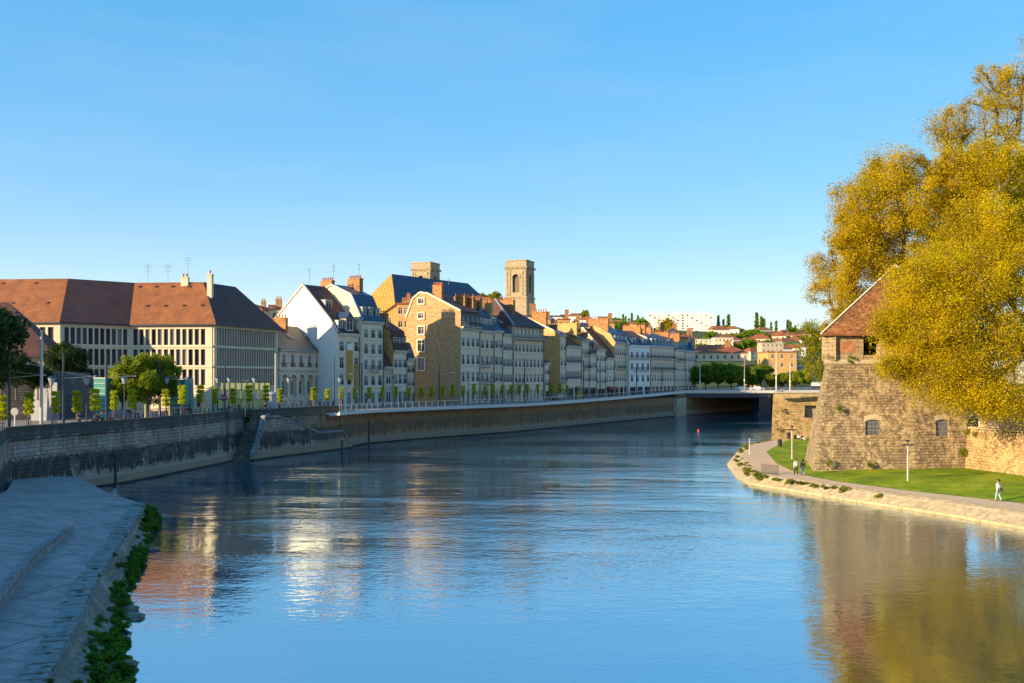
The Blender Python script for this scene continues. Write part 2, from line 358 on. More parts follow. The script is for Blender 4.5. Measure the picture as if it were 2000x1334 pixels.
# left bank town ground: quay line moved inland, back to the hills
QI = [(x-.35*1-(4.2 if i in (8,9,10) else 0), y+.25) for i,(x,y) in enumerate(QB)]
xs = []
mb = MB()
left = [(-330,y) for _,y in QI]
for i in range(len(QI)-1):
    a, b2 = QI[i], QI[i+1]
    mb.poly([(-330,a[1],GZ),(a[0],a[1],GZ),(b2[0],b2[1],GZ),(-330,b2[1],GZ)])
town = mb.build('ground', M['asphalt']); tag(town, kind='structure')
# hills: polar grid
mb = MB(); cols = [-900+ i*70 for i in range(56)]; rows = [225+ i*22 for i in range(24)] + [760+i*50 for i in range(8)] + [1300,1800,2600,4000]
vs = []; 
for yy in rows:
    for px in cols:
        x = X(px, yy); vs.append((x, yy, terr(x, yy) - (.05 if terr(x,yy) <= GZ+.01 else 0)))
nc = len(cols); fs = []
for j in range(len(rows)-1):
    for i in range(nc-1):
        q = (j*nc+i, j*nc+i+1, (j+1)*nc+i+1, (j+1)*nc+i)
        cx = sum(vs[k][0] for k in q)/4; cy = sum(vs[k][1] for k in q)/4
        # leave the river's channel open
        if cy < 620 and cx > -5:
            qx = None
            for (xa,ya),(xb,yb) in zip(QB, QB[1:]):
                if ya <= cy <= yb: qx = xa + (xb-xa)*(cy-ya)/(yb-ya)
            if qx is not None and qx-16 < cx < qx+75: continue
        fs.append(q)
mb.add(vs, fs); tag(mb.build('hills', M['hill'], smooth=True), kind='structure')

# ================================================================== LEFT QUAY WALL
def quay_mat():
    m, ns, ls, b = newmat('quay_masonry')
    uv = coords(ns, ls, 'UV'); sep = ns.new('ShaderNodeSeparateXYZ'); tc = ns.new('ShaderNodeTexCoord'); ls.new(tc.outputs['Object'], sep.inputs[0])
    br = ns.new('ShaderNodeTexBrick'); ls.new(uv, br.inputs['Vector'])
    for k,v in (('Scale',1.0),('Brick Width',.9),('Row Height',.38),('Mortar Size',.03),('Mortar Smooth',.3),('Bias',0.0)): br.inputs[k].default_value = v
    br.inputs['Color1'].default_value = (.46,.36,.29,1); br.inputs['Color2'].default_value = (.33,.26,.215,1); br.inputs['Mortar'].default_value = (.17,.15,.13,1)
    big = noise(ns, ls, uv, .22, 5, .7); rb = ramp(ns, [(.35,.6),(.65,1.15)]); ls.new(big, rb.inputs[0])
    c = mixc(ns, ls, 1.0, br.outputs['Color'], rb.outputs[0], 'MULTIPLY')
    # warm brown stretch further along the quay
    rx = ns.new('ShaderNodeMapRange'); ls.new(sep.outputs['Y'], rx.inputs[0]); rx.inputs[1].default_value = 136; rx.inputs[2].default_value = 144
    c = mixc(ns, ls, rx.outputs[0], c, mixc(ns, ls, .6, mixc(ns, ls, 1.0, c, (.85,.74,.62), 'MULTIPLY'), (.40,.225,.09)))
    # streaks: water running down and black algae clinging
    st = noise(ns, ls, coords(ns, ls, 'UV', (2.6,.28,1)), 1.0, 6, .75)
    bl = noise(ns, ls, coords(ns, ls, 'UV', (.35,.5,1)), 1.0, 5, .7)
    zz = sep.outputs['Z']
    def band(lo, hi, pos, soft):                       # 1 inside lo..hi (metres over the water) with noisy edges
        a = ns.new('ShaderNodeMath'); a.operation = 'MULTIPLY_ADD'; ls.new(st, a.inputs[0]); a.inputs[1].default_value = soft; ls.new(zz, a.inputs[2])
        a2 = ns.new('ShaderNodeMath'); a2.operation = 'MULTIPLY_ADD'; ls.new(bl, a2.inputs[0]); a2.inputs[1].default_value = soft*.8; ls.new(a.outputs[0], a2.inputs[2])
        s = ns.new('ShaderNodeMath'); s.operation = 'SUBTRACT'; ls.new(a2.outputs[0], s.inputs[0]); s.inputs[1].default_value = soft*.9
        r = ramp(ns, [(0,0),(lo/8,0),((lo+.25)/8,1),((hi-.3)/8,1),(hi/8,0),(1,0)])
        d = ns.new('ShaderNodeMath'); d.operation = 'DIVIDE'; ls.new(s.outputs[0], d.inputs[0]); d.inputs[1].default_value = 8
        ls.new(d.outputs[0], r.inputs[0]); return r.outputs[0]
    k1 = mixc(ns, ls, 1.0, band(1.5,3.75,0,3.4), ramp_out(ns, ls, bl, [(.30,.35),(.52,1)]), 'MULTIPLY')
    near = ns.new('ShaderNodeMapRange'); ls.new(sep.outputs['Y'], near.inputs[0]); near.inputs[1].default_value = 134; near.inputs[2].default_value = 150; near.inputs[3].default_value = .96; near.inputs[4].default_value = .42
    k1b = mixc(ns, ls, 1.0, k1, near.outputs[0], 'MULTIPLY')
    c = mixc(ns, ls, k1b, c, (.022,.021,.02))
    top = ns.new('ShaderNodeMapRange'); ls.new(sep.outputs['Y'], top.inputs[0]); top.inputs[1].default_value = 138; top.inputs[2].default_value = 143; top.inputs[3].default_value = .85; top.inputs[4].default_value = .5
    k2 = mixc(ns, ls, 1.0, band(5.2,9,0,1.5), top.outputs[0], 'MULTIPLY')
    c = mixc(ns, ls, k2, c, (.05,.048,.045))
    rs = ramp_out(ns, ls, st, [(.50,0),(.62,.75)]); c = mixc(ns, ls, rs, c, (.075,.06,.05)); c = mixc(ns, ls, ramp_out(ns, ls, st, [(.34,.5),(.42,0)]), c, (.55,.46,.40))
    # river-washed footing
    wf = ramp_out(ns, ls, zz, [(.0,1),(.001,1),(.145,1),(.165,0)], div=8)
    c = mixc(ns, ls, wf, c, mixc(ns, ls, big, (.27,.19,.12), (.36,.28,.20)))
    wl_ = ramp_out(ns, ls, zz, [(0,1),(.018,1),(.03,0)], div=8); c = mixc(ns, ls, wl_, c, (.035,.03,.02))
    ls.new(c, b.inputs['Base Color']); b.inputs['Roughness'].default_value = .92
    ad = ns.new('ShaderNodeMath'); ad.operation = 'SUBTRACT'; ls.new(st, ad.inputs[0]); ls.new(br.outputs['Fac'], ad.inputs[1])
    bump(ns, ls, ad.outputs[0], .9, .05, b); return m
def ramp_out(ns, ls, src, stops, div=None):
    if div:
        d = ns.new('ShaderNodeMath'); d.operation = 'DIVIDE'; ls.new(src, d.inputs[0]); d.inputs[1].default_value = div; src = d.outputs[0]
    r = ramp(ns, stops); ls.new(src, r.inputs[0]); return r.outputs[0]
M['quay'] = quay_mat()
def offs(path, d):
    """path moved sideways, positive towards the river (right hand of the walking direction)"""
    out = []
    for i,p in enumerate(path):
        a = Vector(path[max(i-1,0)]); b = Vector(path[min(i+1,len(path)-1)])
        t = (b-a).normalized(); out.append((p[0]+t.y*d, p[1]-t.x*d))
    return out
def sub(path, n):
    out = []
    for a,b in zip(path, path[1:]):
        for k in range(n): out.append((a[0]+(b[0]-a[0])*k/n, a[1]+(b[1]-a[1])*k/n))
    out.append(path[-1]); return out
def sweep(mb, path, prof, m=0):
    """prof: (sideways towards river, z) outline swept along the path, closed, ends capped"""
    lines = [offs(path, d) for d,_ in prof]; n = len(prof); vs = []
    for i in range(len(path)):
        for k in range(n): vs.append((lines[k][i][0], lines[k][i][1], prof[k][1]))
    fs = [(i*n+k, (i+1)*n+k, (i+1)*n+(k+1)%n, i*n+(k+1)%n) for i in range(len(path)-1) for k in range(n)]
    fs += [tuple(range(n)), tuple(reversed(range((len(path)-1)*n, len(path)*n)))]
    mb.add(vs, fs, m)
PT = 6.62   # parapet top
profA = [(.0,-.8),(.0,.85),(-.28,1.2),(-.55,5.35),(-.33,5.4),(-.33,5.6),(-.55,5.66),(-.58,6.35),(-.48,6.38),(-.48,PT),(-1.1,PT),(-1.1,6.38),(-1.02,6.35),(-1.02,5.0),(-1.8,4.6),(-1.8,-.8)]
pA = sub(QB[:9], 2)
mb = MB(); sweep(mb, pA, profA)
w = mb.build('quay_wall', M['quay']); tag(w, 'long stone quay wall with parapet and black algae stains left of the stairs', 'quay wall')
# wall behind the stairs and on to the cantilevered walkway
mb = MB(); profB = [(.0,-.8),(.0,.85),(-.28,1.2),(-.55,5.35),(-.33,5.4),(-.33,5.6),(-.55,5.66),(-.58,6.35),(-.48,6.38),(-.48,PT),(-1.1,PT),(-1.1,6.38),(-1.02,6.35),(-1.02,5.0),(-1.8,4.6),(-1.8,-.8)]
sweep(mb, sub([(-35.4,126.9),(-33.8,129.4),(-30.4,141.4),(-26.9,145.2)],3), profB)
w = mb.build('quay_wall', M['quay']); tag(w, 'short stone quay wall with dark parapet between the stairs and the white walkway', 'quay wall')
for k in range(2):                                    # two small arched niches low in that wall
    a = Vector((-33.8,129.4)).lerp(Vector((-30.4,141.4)), .52+.12*k); t = Vector((3.4,12.0)).normalized()
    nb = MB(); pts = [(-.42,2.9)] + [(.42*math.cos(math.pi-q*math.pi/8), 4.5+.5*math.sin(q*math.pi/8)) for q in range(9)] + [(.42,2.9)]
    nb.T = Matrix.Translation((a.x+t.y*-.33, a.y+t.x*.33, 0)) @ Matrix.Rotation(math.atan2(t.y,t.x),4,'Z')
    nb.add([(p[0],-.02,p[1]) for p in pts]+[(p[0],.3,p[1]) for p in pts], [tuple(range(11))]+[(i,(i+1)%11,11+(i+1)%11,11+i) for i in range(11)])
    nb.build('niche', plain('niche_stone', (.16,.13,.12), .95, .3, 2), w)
pC = sub([(-26.6,145.4)]+QB[11:17], 3)
mb = MB(); sweep(mb, pC, [(.0,-.8),(.0,.8),(-.3,1.15),(-.6,5.5),(-1.9,5.5),(-1.9,-.8)])
w = mb.build('quay_wall', M['quay']); tag(w, 'long warm brown quay wall under the white cantilevered walkway', 'quay wall')
pD = sub([QB[16], (48.9,266.6)] + QB[17:21], 2)
mb = MB(); sweep(mb, pD, [(.0,-.8),(.0,1.6),(-.5,1.9),(-.9,6.4),(-1.9,6.4),(-1.9,-.8)])
w = mb.build('quay_wall', M['quay']); tag(w, 'far quay wall with pale footing, seen under the dark bridge', 'quay wall')

# ---- stairs down to the river
M['stair'] = masonry('stair_stone', (.20,.20,.17), (.15,.15,.12), (.05,.05,.04), 1.1, .3, .02, .55, (.04,.06,.015), 1.2, .05)
M['coping'] = masonry('coping_stone', (.30,.30,.31), (.24,.24,.25), (.12,.12,.12), 1.2, .5, .02, .4, (.06,.06,.06), .6, .03)
st = thing('river_stairs', 'mossy stone stairs going down to the river through a gap in the quay wall', 'stairs', (0,0,0))
p0 = Vector((-37.12,122.2)); p1 = Vector((-34.8,122.2)); t = (p1-p0).normalized(); nrm = Vector((t.y,-t.x)); W = (p1-p0).length
mb = MB(); N = 22
mb.T = Matrix.Translation((p0.x,p0.y,0)) @ Matrix.Rotation(math.atan2(t.y,t.x),4,'Z')
for i in range(N):
    y0 = -.2 + i*.36; mb.box(.02, W-.02, y0, y0+.38 if i < N-1 else y0+1.6, -.6, .12 + i*.25)
mb.build('steps', M['stair'], st)
mb = MB(); mb.box(-37.7,-37.13,120.9,130.6,-.6,6.6); mb.build('side_wall', M['quay'], st)
mb = MB(); mb.T = Matrix.Translation((p0.x,p0.y,0)) @ Matrix.Rotation(math.atan2(t.y,t.x),4,'Z')
mb.extr([(.3,-.6),(.3,.75),(.9,1.0),(7.0,5.75),(8.4,5.75),(8.4,-.6)], W, W+.55)
mb.build('side_wall', M['quay'], st)
mb = MB(); mb.T = Matrix.Translation((p0.x,p0.y,0)) @ Matrix.Rotation(math.atan2(t.y,t.x),4,'Z')
mb.extr([(.25,.76),(.9,1.01),(7.0,5.76),(8.45,5.76),(8.45,6.0),(6.95,6.0),(.8,1.25),(.25,1.0)], W-.06, W+.62)
mb.build('coping', M['coping'], st)
# side flight that runs down along the wall towards the right
q0 = Vector((-34.25,123.4)); q1 = q0 + Vector((.391,.92))*22; tt = (q1-q0).normalized(); L = (q1-q0).length
fl = thing('side_stairs', 'dark stone flight with sloping parapet running down along the quay wall', 'stairs', (0,0,0))
mb = MB(); mb.T = Matrix.Translation((q0.x,q0.y,0)) @ Matrix.Rotation(math.atan2(tt.y,tt.x),4,'Z')
pr = [(0,-.6),(0,.8),(1.9,5.6),(4.8,5.5),(14.6,2.75),(20.8,2.65),(22.6,.6),(23.4,.4),(23.4,-.6)]
def face_strip(mb, pts, y0, y1, m=0):
    n = len(pts); vs = [(p[0],y0,p[1]) for p in pts] + [(p[0],y1,p[1]) for p in pts]
    mb.add(vs, [tuple(range(n)), tuple(reversed(range(n,2*n)))] + [(i,n+i,n+(i+1)%n,(i+1)%n) for i in range(n)], m)
face_strip(mb, pr, 0, .6)
mb.build('outer_wall', M['quay'], fl)
mb = MB(); mb.T = Matrix.Translation((q0.x,q0.y,0)) @ Matrix.Rotation(math.atan2(tt.y,tt.x),4,'Z')
tp = [(4.8,5.51),(14.6,2.76),(20.8,2.66),(22.65,.61),(22.9,.8),(20.95,2.95),(14.65,3.05),(4.9,5.8),(1.8,5.9),(-.15,1.0),(-.0,.81),(1.95,5.61)]
face_strip(mb, tp, -.07, .67); mb.build('coping', M['coping'], fl)
mb = MB(); mb.T = Matrix.Translation((q0.x,q0.y,0)) @ Matrix.Rotation(math.atan2(tt.y,tt.x),4,'Z')
for i in range(18):
    x0 = 3.5 + i*11.0/18; mb.box(x0, x0+11.0/18+.02, .61, 1.7, -.6, 5.0 - i*.18)
mb.box(14.5, 21.5, .61, 1.6, -.6, 1.8)
mb.build('steps', M['stair'], fl)
# mooring piles along the wall foot
pile = MB(); pile.tube([(0,0,-.8),(0,0,1.6),(0.05,0,2.9)], [.17,.16,.14], 8); pile.lathe([(0,3.0),(.13,2.98),(.17,2.85),(.17,2.6)], 8)
pm = pile.mesh('mooring_pile', M['iron'])
for i,(px,py,h,lab) in enumerate([(228,951,1.5,'dark wooden mooring pile at the wall foot beside the concrete ramp'),(669,886,.8,'short dark mooring pile under the sloping stair parapet'),(721,868,1.9,'tall dark mooring pile just right of the side stairs')]):
    x,y = G(px,py+2); o = link('mooring_pile', pm); o.location = (x,y-.3,0); o.scale = (1,1,h/1.6+.2); tag(o, lab, 'mooring pile', 'piles along the quay wall')

# ================================================================== CANTILEVERED WALKWAY
M['deck_edge'] = plain('deck_edge', (.62,.60,.56), .6, .08, 1)
def deck_z(i, n): return 0
DP = sub([(-28.0,143.2)]+QB[11:16]+[(45.6,262.4),(48.6,266.0)], 3)
def path_len(p):
    a = [0]
    for u,v in zip(p,p[1:]): a.append(a[-1]+math.dist(u,v))
    return a
DL = path_len(DP)
def dz(s): t = max(0, min(1, (s-60)/(DL[-1]-60))); return 5.62 + 1.35*t**1.5
wk = thing('riverside_walkway', 'white-edged cantilevered walkway with glass and steel railing above the quay wall', 'walkway', (0,0,0))
def sweep3(mb, path, prof, zf, m=0):
    lines = [offs(path, d) for d,_ in prof]; n = len(prof); vs = []; al = path_len(path)
    for i in range(len(path)):
        for k in range(n): vs.append((lines[k][i][0], lines[k][i][1], prof[k][1]+zf(al[i])))
    fs = [(i*n+k, (i+1)*n+k, (i+1)*n+(k+1)%n, i*n+(k+1)%n) for i in range(len(path)-1) for k in range(n)]
    fs += [tuple(range(n)), tuple(reversed(range((len(path)-1)*n, len(path)*n)))]; mb.add(vs, fs, m)
mb = MB(); sweep3(mb, DP, [(1.35,-.46),(1.4,-.4),(1.4,.09),(1.15,.09),(1.15,-.1),(-3.4,-.1),(-3.4,-.3),(-.45,-.35),(-.45,-.62)], dz); mb.build('deck', M['deck_edge'], wk)
rl = MB(); sweep3(rl, DP, [(1.22,1.16),(1.32,1.16),(1.32,1.24),(1.22,1.24)], dz)
sweep3(rl, DP, [(1.25,.22),(1.29,.22),(1.29,.26),(1.25,.26)], dz)
O = offs(DP, 1.27); al = path_len(DP)
def along(path, al, s):
    for i in range(len(path)-1):
        if s <= al[i+1] or i == len(path)-2:
            t = (s-al[i])/(al[i+1]-al[i]); a, b2 = path[i], path[i+1]
            return (a[0]+(b2[0]-a[0])*t, a[1]+(b2[1]-a[1])*t, math.atan2(b2[1]-a[1], b2[0]-a[0]))
pp = rl; pb = MB(); s = .2
while s < al[-1]:
    x,y,a = along(O, al, s); z = dz(s); pp.box(x-.035,x+.035,y-.035,y+.035,z+.05,z+1.2)
    s += 1.8
s = .3
while s < al[-1]:
    x,y,a = along(O, al, s); z = dz(s); pb.box(x-.012,x+.012,y-.012,y+.012,z+.22,z+1.2); s += .3
rl.v += []; nb_ = len(rl.v); rl.f += [tuple(i+nb_ for i in f) for f in pb.f]; rl.m += [1]*len(pb.f); rl.v += pb.v
rl.build('railing', [M['galvanised'], M['iron_blue']], wk)

# ================================================================== BRIDGE
bx0, by = 49.0, 272.0
M['girder'] = plain('girder', (.035,.05,.085), .5, .2, 1)
br_ = thing('road_bridge', 'flat dark-blue steel bridge with white edge and railing crossing the river', 'bridge', (0,0,0))
mb = MB(); mb.box(bx0, 108, by, by+11, 6.35, 7.0); mb.box(bx0-1,109,by-.35,by+.0,6.55,7.32); mb.build('deck', M['deck_edge'], br_)
mb = MB(); mb.box(bx0+.5, 76.5, by+.5, by+10, 5.2, 6.34)
for k in range(14): mb.box(bx0+1.5+k*2, bx0+1.62+k*2, by+.42, by+.5, 5.25, 6.3)
mb.build('girder', M['girder'], br_)
mb = MB(); mb.box(73.2, 76.6, by+.8, by+9.5, -.8, 5.19); mb.box(72.6, 77.2, by+.3, by+10, -.8, .9); mb.build('pier', M['girder'], br_)
mb = MB(); mb.prism([(47.0,262.5),(50.6,267.6),(50.6,by+10),(44,by+10),(43.6,264)], -.8, 5.2); mb.build('abutment', plain('abutment_concrete', (.50,.40,.28), .85, .2, 1, stain=.3), br_)
mb = MB(); mb.box(bx0-1,109,by-.29,by-.23,8.1,8.16)
for k in range(31): mb.box(bx0-1+k*2, bx0-.93+k*2, by-.31, by-.2, 7.3, 8.15)
for k in range(290): mb.box(bx0-1+k*.2, bx0-.97+k*.2, by-.27, by-.24, 7.3, 8.1)
for zz in (7.6,7.9): mb.box(bx0-1,109,by-.27,by-.24,zz,zz+.03)
mb.build('railing', M['galvanised'], br_)
# quay between walkway and bridge and road past the bridge
mb = MB(); mb.prism([(43,266),(49.2,268),(49.5,by+11),(110,by+11),(150,by+60),(80,by+60),(38,by+20)], 5.0, 6.9); tag(mb.build('far_road', M['asphalt']), kind='structure')

# ================================================================== CONCRETE BOAT RAMP, lower left
M['concrete'] = None
def concrete_mat():
    m, ns, ls, b = newmat('ramp_concrete'); v = coords(ns, ls)
    f = noise(ns, ls, coords(ns, ls, 'Object', (.8,1.6,1)), 1.1, 7, .7)
    r = ramp(ns, [(.3,(.24,.18,.17)),(.5,(.33,.255,.245)),(.7,(.43,.345,.33))]); ls.new(f, r.inputs[0])
    tc = ns.new('ShaderNodeTexCoord'); mp = ns.new('ShaderNodeMapping'); ls.new(tc.outputs['Object'], mp.inputs[0]); mp.inputs['Rotation'].default_value = (0,0,.28)
    br = ns.new('ShaderNodeTexBrick'); ls.new(mp.outputs[0], br.inputs['Vector']); br.offset = 0
    for k,x in (('Scale',1.0),('Brick Width',5.2),('Row Height',7.2),('Mortar Size',.045),('Mortar Smooth',.1)): br.inputs[k].default_value = x
    c = mixc(ns, ls, br.outputs['Fac'], r.outputs[0], (.09,.09,.085))
    f2 = noise(ns, ls, v, 9, 4, .7); r2 = ramp(ns, [(.3,.82),(.7,1.12)]); ls.new(f2, r2.inputs[0]); c = mixc(ns, ls, 1, c, r2.outputs[0], 'MULTIPLY')
    f3 = noise(ns, ls, v, .35, 6, .75); r3 = ramp(ns, [(.52,0),(.6,.45)]); ls.new(f3, r3.inputs[0]); c = mixc(ns, ls, r3.outputs[0], c, (.11,.105,.10))
    cv = ns.new('ShaderNodeTexVoronoi'); cv.feature = 'DISTANCE_TO_EDGE'; cv.inputs['Scale'].default_value = .17; wq = ns.new('ShaderNodeVectorMath'); wq.operation = 'MULTIPLY_ADD'; nq_ = nd(ns,'ShaderNodeTexNoise'); ls.new(v, nq_.inputs['Vector']); nq_.inputs['Scale'].default_value = .9; nq_.inputs['Detail'].default_value = 6
    ls.new(nq_.outputs['Color'], wq.inputs[0]); wq.inputs[1].default_value = (1.6,1.6,0); ls.new(v, wq.inputs[2]); ls.new(wq.outputs[0], cv.inputs['Vector'])
    c = mixc(ns, ls, ramp_out(ns, ls, cv.outputs['Distance'], [(0,.4),(.004,0)]), c, (.05,.05,.045))
    f5 = noise(ns, ls, v, 1.9, 6, .8); c = mixc(ns, ls, ramp_out(ns, ls, f5, [(.57,0),(.63,.55)]), c, (.14,.13,.115)); c = mixc(ns, ls, ramp_out(ns, ls, f5, [(.33,.35),(.40,0)]), c, (.60,.56,.52))
    ls.new(c, b.inputs['Base Color']); b.inputs['Roughness'].default_value = .85; bump(ns, ls, f2, .5, .02, b); return m
M['concrete'] = concrete_mat()
E = [G(60,1334,1.5), G(130,1215,1.5), G(172,1130,1.5), G(220,1060,1.5), G(262,1000,1.5), G(272,982,1.5), G(205,960,1.5), G(158,930,1.5)]
E = [(-11.5,18)] + E
J = [(-13.6,18), (-18.5,29.3), G(0,1198,1.6), G(70,1100,1.6), G(143,1039,1.6), G(172,990,1.6), G(196,962,1.55)]
JT = [2.95, 2.75, 2.37, 2.15, 1.93, 1.63, 1.57]
WL = [(-30,18),(-34.5,45),(-36.5,62),(-38.4,70),(-44.6,82.5),(-43.9,86.5),(-43.3,89.5)]
mb = MB()
def strip(mb, A, B, m=0):
    """triangulated sheet between two polylines of 3-D points"""
    i = j = 0; vs = list(A)+list(B); n = len(A); fs = []
    while i < len(A)-1 or j < len(B)-1:
        if j == len(B)-1 or (i < len(A)-1 and (i+1)/(len(A)-1) <= (j+1)/(len(B)-1)):
            fs.append((i, n+j, i+1)); i += 1
        else: fs.append((i, n+j, n+j+1)); j += 1
    mb.add(vs, fs, m)
e3 = [(x,y,1.5) for x,y in E]; j3 = [(x,y,z) for (x,y),z in zip(J,[1.75,1.68,1.6,1.6,1.6,1.6,1.55])]
strip(mb, j3, e3[:7]); tag(mb.build('boat_ramp_lower', M['concrete']), kind='structure')
mb = MB(); t3 = [(x-(.28 if i_<5 else 0),y-(.05 if i_<5 else 0),z-(0 if i_<5 else .03)) for i_,((x,y),z) in enumerate(zip(J,JT))]; mb.poly([j3[4],j3[5],t3[4]]); w3 = [(x,y,z) for (x,y),z in zip(WL,[3.1,2.8,2.55,2.4,1.9,1.7,1.5])]

def resamp(P, n):
    L_ = [0]
    for u,v in zip(P,P[1:]): L_.append(L_[-1]+math.dist(u[:2],v[:2]))
    out = []; j = 0
    for i in range(n+1):
        s_ = L_[-1]*i/n
        while j < len(P)-2 and s_ > L_[j+1]: j += 1
        q = (s_-L_[j])/max(L_[j+1]-L_[j],1e-6); out.append(tuple(P[j][c]+(P[j+1][c]-P[j][c])*q for c in range(3)))
    return out
ra, rb_ = resamp(w3, 40), resamp(t3, 40); vs = [tuple(a_[c]+(b_[c]-a_[c])*k_/6 for c in range(3)) for a_,b_ in zip(ra,rb_) for k_ in range(7)]
mb.add(vs, [(i*7+k_,i*7+k_+1,(i+1)*7+k_+1,(i+1)*7+k_) for i in range(40) for k_ in range(6)]); mb.poly([(E[6][0],E[6][1],1.5),(E[7][0],E[7][1],1.5),(E[8][0],E[8][1],1.3),w3[-1],t3[-1]]); tag(mb.build('boat_ramp', M['concrete']), kind='structure')
kb = MB()
for i in range(4):
    a, b2 = J[i], J[i+1]
    d = Vector((b2[0]-a[0], b2[1]-a[1])).normalized(); n_ = (d.y*.0, 0)
    q = [(a[0],a[1]),(b2[0],b2[1]),(b2[0]-.3,b2[1]-.05),(a[0]-.3,a[1]-.05)]
    kb.prism(q, [1.3]*4, [JT[i]+.05,JT[i+1]+.05,JT[i+1]+.05,JT[i]+.05])
kb.build('ramp_curb', M['coping']); tag(bpy.data.objects['ramp_curb'], 'long concrete curb step running down the middle of the boat ramp', 'curb')
# stone kerb course along the edge, then the sloping bank to the water
def band(mb, P, z, d0, d1, z0, z1):
    a = offs(P, d0); b2 = offs(P, d1); strip(mb, [(x,y,z0) for x,y in a], [(x,y,z1) for x,y in b2])
M['kerb'] = plain('kerb_stone', (.27,.27,.26), .9, .45, 3)
M['kerb_old'] = masonry('kerb_blocks', (.24,.24,.23), (.17,.17,.17), (.05,.06,.035), .6, 1.1, .05, .6, (.07,.09,.03), .9, .05)
M['bank'] = masonry('bank_mortar', (.42,.34,.27), (.36,.29,.23), (.36,.29,.23), 6, 6, .0, .6, (.15,.12,.09), 1.2, .25, patch=(.50,.43,.36), warp=1)
kp = sub(E[:7], 2); ka = path_len(kp); mb = MB(); rr = random.Random(9); s_ = .2
while s_ < ka[-1]-.6:
    x,y,ang_ = along(kp, ka, s_+.27); hh_ = 1.55+rr.uniform(-.03,.05); l_ = .5+rr.uniform(-.06,.04)
    mb.T = Matrix.Translation((x,y,0)) @ Matrix.Rotation(ang_,4,'Z'); j_ = rr.uniform(-.05,.05)
    mb.box(-l_/2, l_/2, -.42+j_, .45+j_*.5, 1.1, hh_); s_ += .56
mb.T = None; a = offs(kp, -.5); b2 = offs(kp, .5); strip(mb, [(x,y,1.48) for x,y in a], [(x,y,1.42) for x,y in b2])
tag(mb.build('ramp_kerb', M['kerb']), 'row of grey stone blocks edging the boat ramp, weeds in its joints', 'kerb')
wlp = [(-6.5,14),(-9.5,20),(-13.6,32),(-15.7,36.8),(-18.9,44.5),(-22.6,56),(-27.2,70.5),(-29.6,75.5),(-33.2,78.5),(-38.5,88),(-41,96)]
mb = MB(); rr = random.Random(3); top = [(x,y,1.3) for x,y in offs(sub(E[:8],4), .42)]; bot = sub(wlp, 3)
mid = []
for i in range(len(bot)):
    f = i/(len(bot)-1)*(len(top)-1); k = min(int(f), len(top)-2); u = f-k
    tx = top[k][0]*(1-u)+top[k+1][0]*u; ty = top[k][1]*(1-u)+top[k+1][1]*u
    mid.append([(tx,ty,1.35)]+[(tx+(bot[i][0]-tx)*q+rr.uniform(-.12,.12), ty+(bot[i][1]-ty)*q+rr.uniform(-.2,.2), 1.2*(1-q)+rr.uniform(-.06,.1)-.05) for q in (.2,.4,.6,.8)]+[(bot[i][0]+rr.uniform(-.1,.3), bot[i][1], -.15)])
vs = [p for r_ in mid for p in r_]; k = 6
mb.add(vs, [(i*k+j, i*k+j+1, (i+1)*k+j+1, (i+1)*k+j) for i in range(len(mid)-1) for j in range(k-1)])
tag(mb.build('left_bank', M['bank']), kind='structure')

# ================================================================== RIGHT BANK
RW = [(44.5,30),(40.2,52),(36.9,66.4),(34.6,72.8),(30.2,81.5),(26.4,90),(24.3,95),(24.6,101),(27.2,117),(34.6,140.4),(42.0,152),(54.6,190)]
nrm_in = offs(RW, 1)  # right-hand side when walking away = inland
def inl(d): return offs(RW, d)
mb = MB(); B0 = inl(0); pts = sub(RW, 4); o1 = offs(pts, 0); o2 = offs(pts, .15); o3 = offs(pts, 1.7); rr = random.Random(5)
s0 = [(x,y,-.3) for x,y in o1]; s1 = [(x,y,.22) for x,y in o2]; s2 = [(x+rr.uniform(-.1,.1),y+rr.uniform(-.15,.15),.86+rr.uniform(-.03,.05)) for x,y in o3]; s3 = [(x,y,.98) for x,y in offs(pts, 2.3)]
for a_,b_ in ((s0,s1),(s1,s2),(s2,s3)): strip(mb, a_, b_)
M['sand_stone'] = masonry('sand_stone', (.60,.48,.28), (.54,.42,.24), (.46,.36,.2), 2.4, 3, .02, .35, (.42,.32,.17), .8, .06)
tag(mb.build('right_bank', M['sand_stone']), kind='structure')
mb = MB(); P2 = offs(pts, 2.25); P5 = [(x,y) for x,y in offs(pts, 5.0)]
# outer edge of the path: hand-measured on the bend
PO = [(48.5,30),(44.6,52),(42.2,69),(40.6,73.8),(34.9,82.2),(31.5,89),(30.4,93.2),(30.0,97),(31.0,108),(34.5,125),(42.0,143),(46,152),(60,188)]
strip(mb, [(x,y,1.0) for x,y in sub(PO,2)], [(x,y,1.0) for x,y in P2]); tag(mb.build('footpath', M['gravel']), kind='structure')
mb = MB()
gx = [(60,30),(60,52),(60,69),(60,80),(60,90),(62,96),(62,100),(62,104),(62,110),(62,125),(62,143),(62,152),(75,188)]
n = len(PO); K = 8
vs = []
for i in range(n):
    for k in range(K):
        q = k/(K-1); x = PO[i][0]*(1-q)+gx[i][0]*q; y = PO[i][1]*(1-q)+gx[i][1]*q
        z = 1.02 + min(1,q*3)*.38 + .06*math.sin(x*1.3+y*.7)*min(1,q*4)
        vs.append((x,y,z))
mb.add(vs, [(i*K+k, i*K+k+1, (i+1)*K+k+1, (i+1)*K+k) for i in range(n-1) for k in range(K-1)])
tag(mb.build('lawn', M['lawn'], smooth=True), kind='structure')
# raised ground behind the ramparts
mb = MB(); mb.prism([(50.6,100.5),(58.6,62.5),(200,60),(200,270),(95,270),(66,149),(52,116)], .3, 5.5)
tag(mb.build('rampart_ground', grass_mat('rampart_earth', (.07,.09,.03),(.10,.12,.04),(.14,.13,.06), .4)), kind='structure')

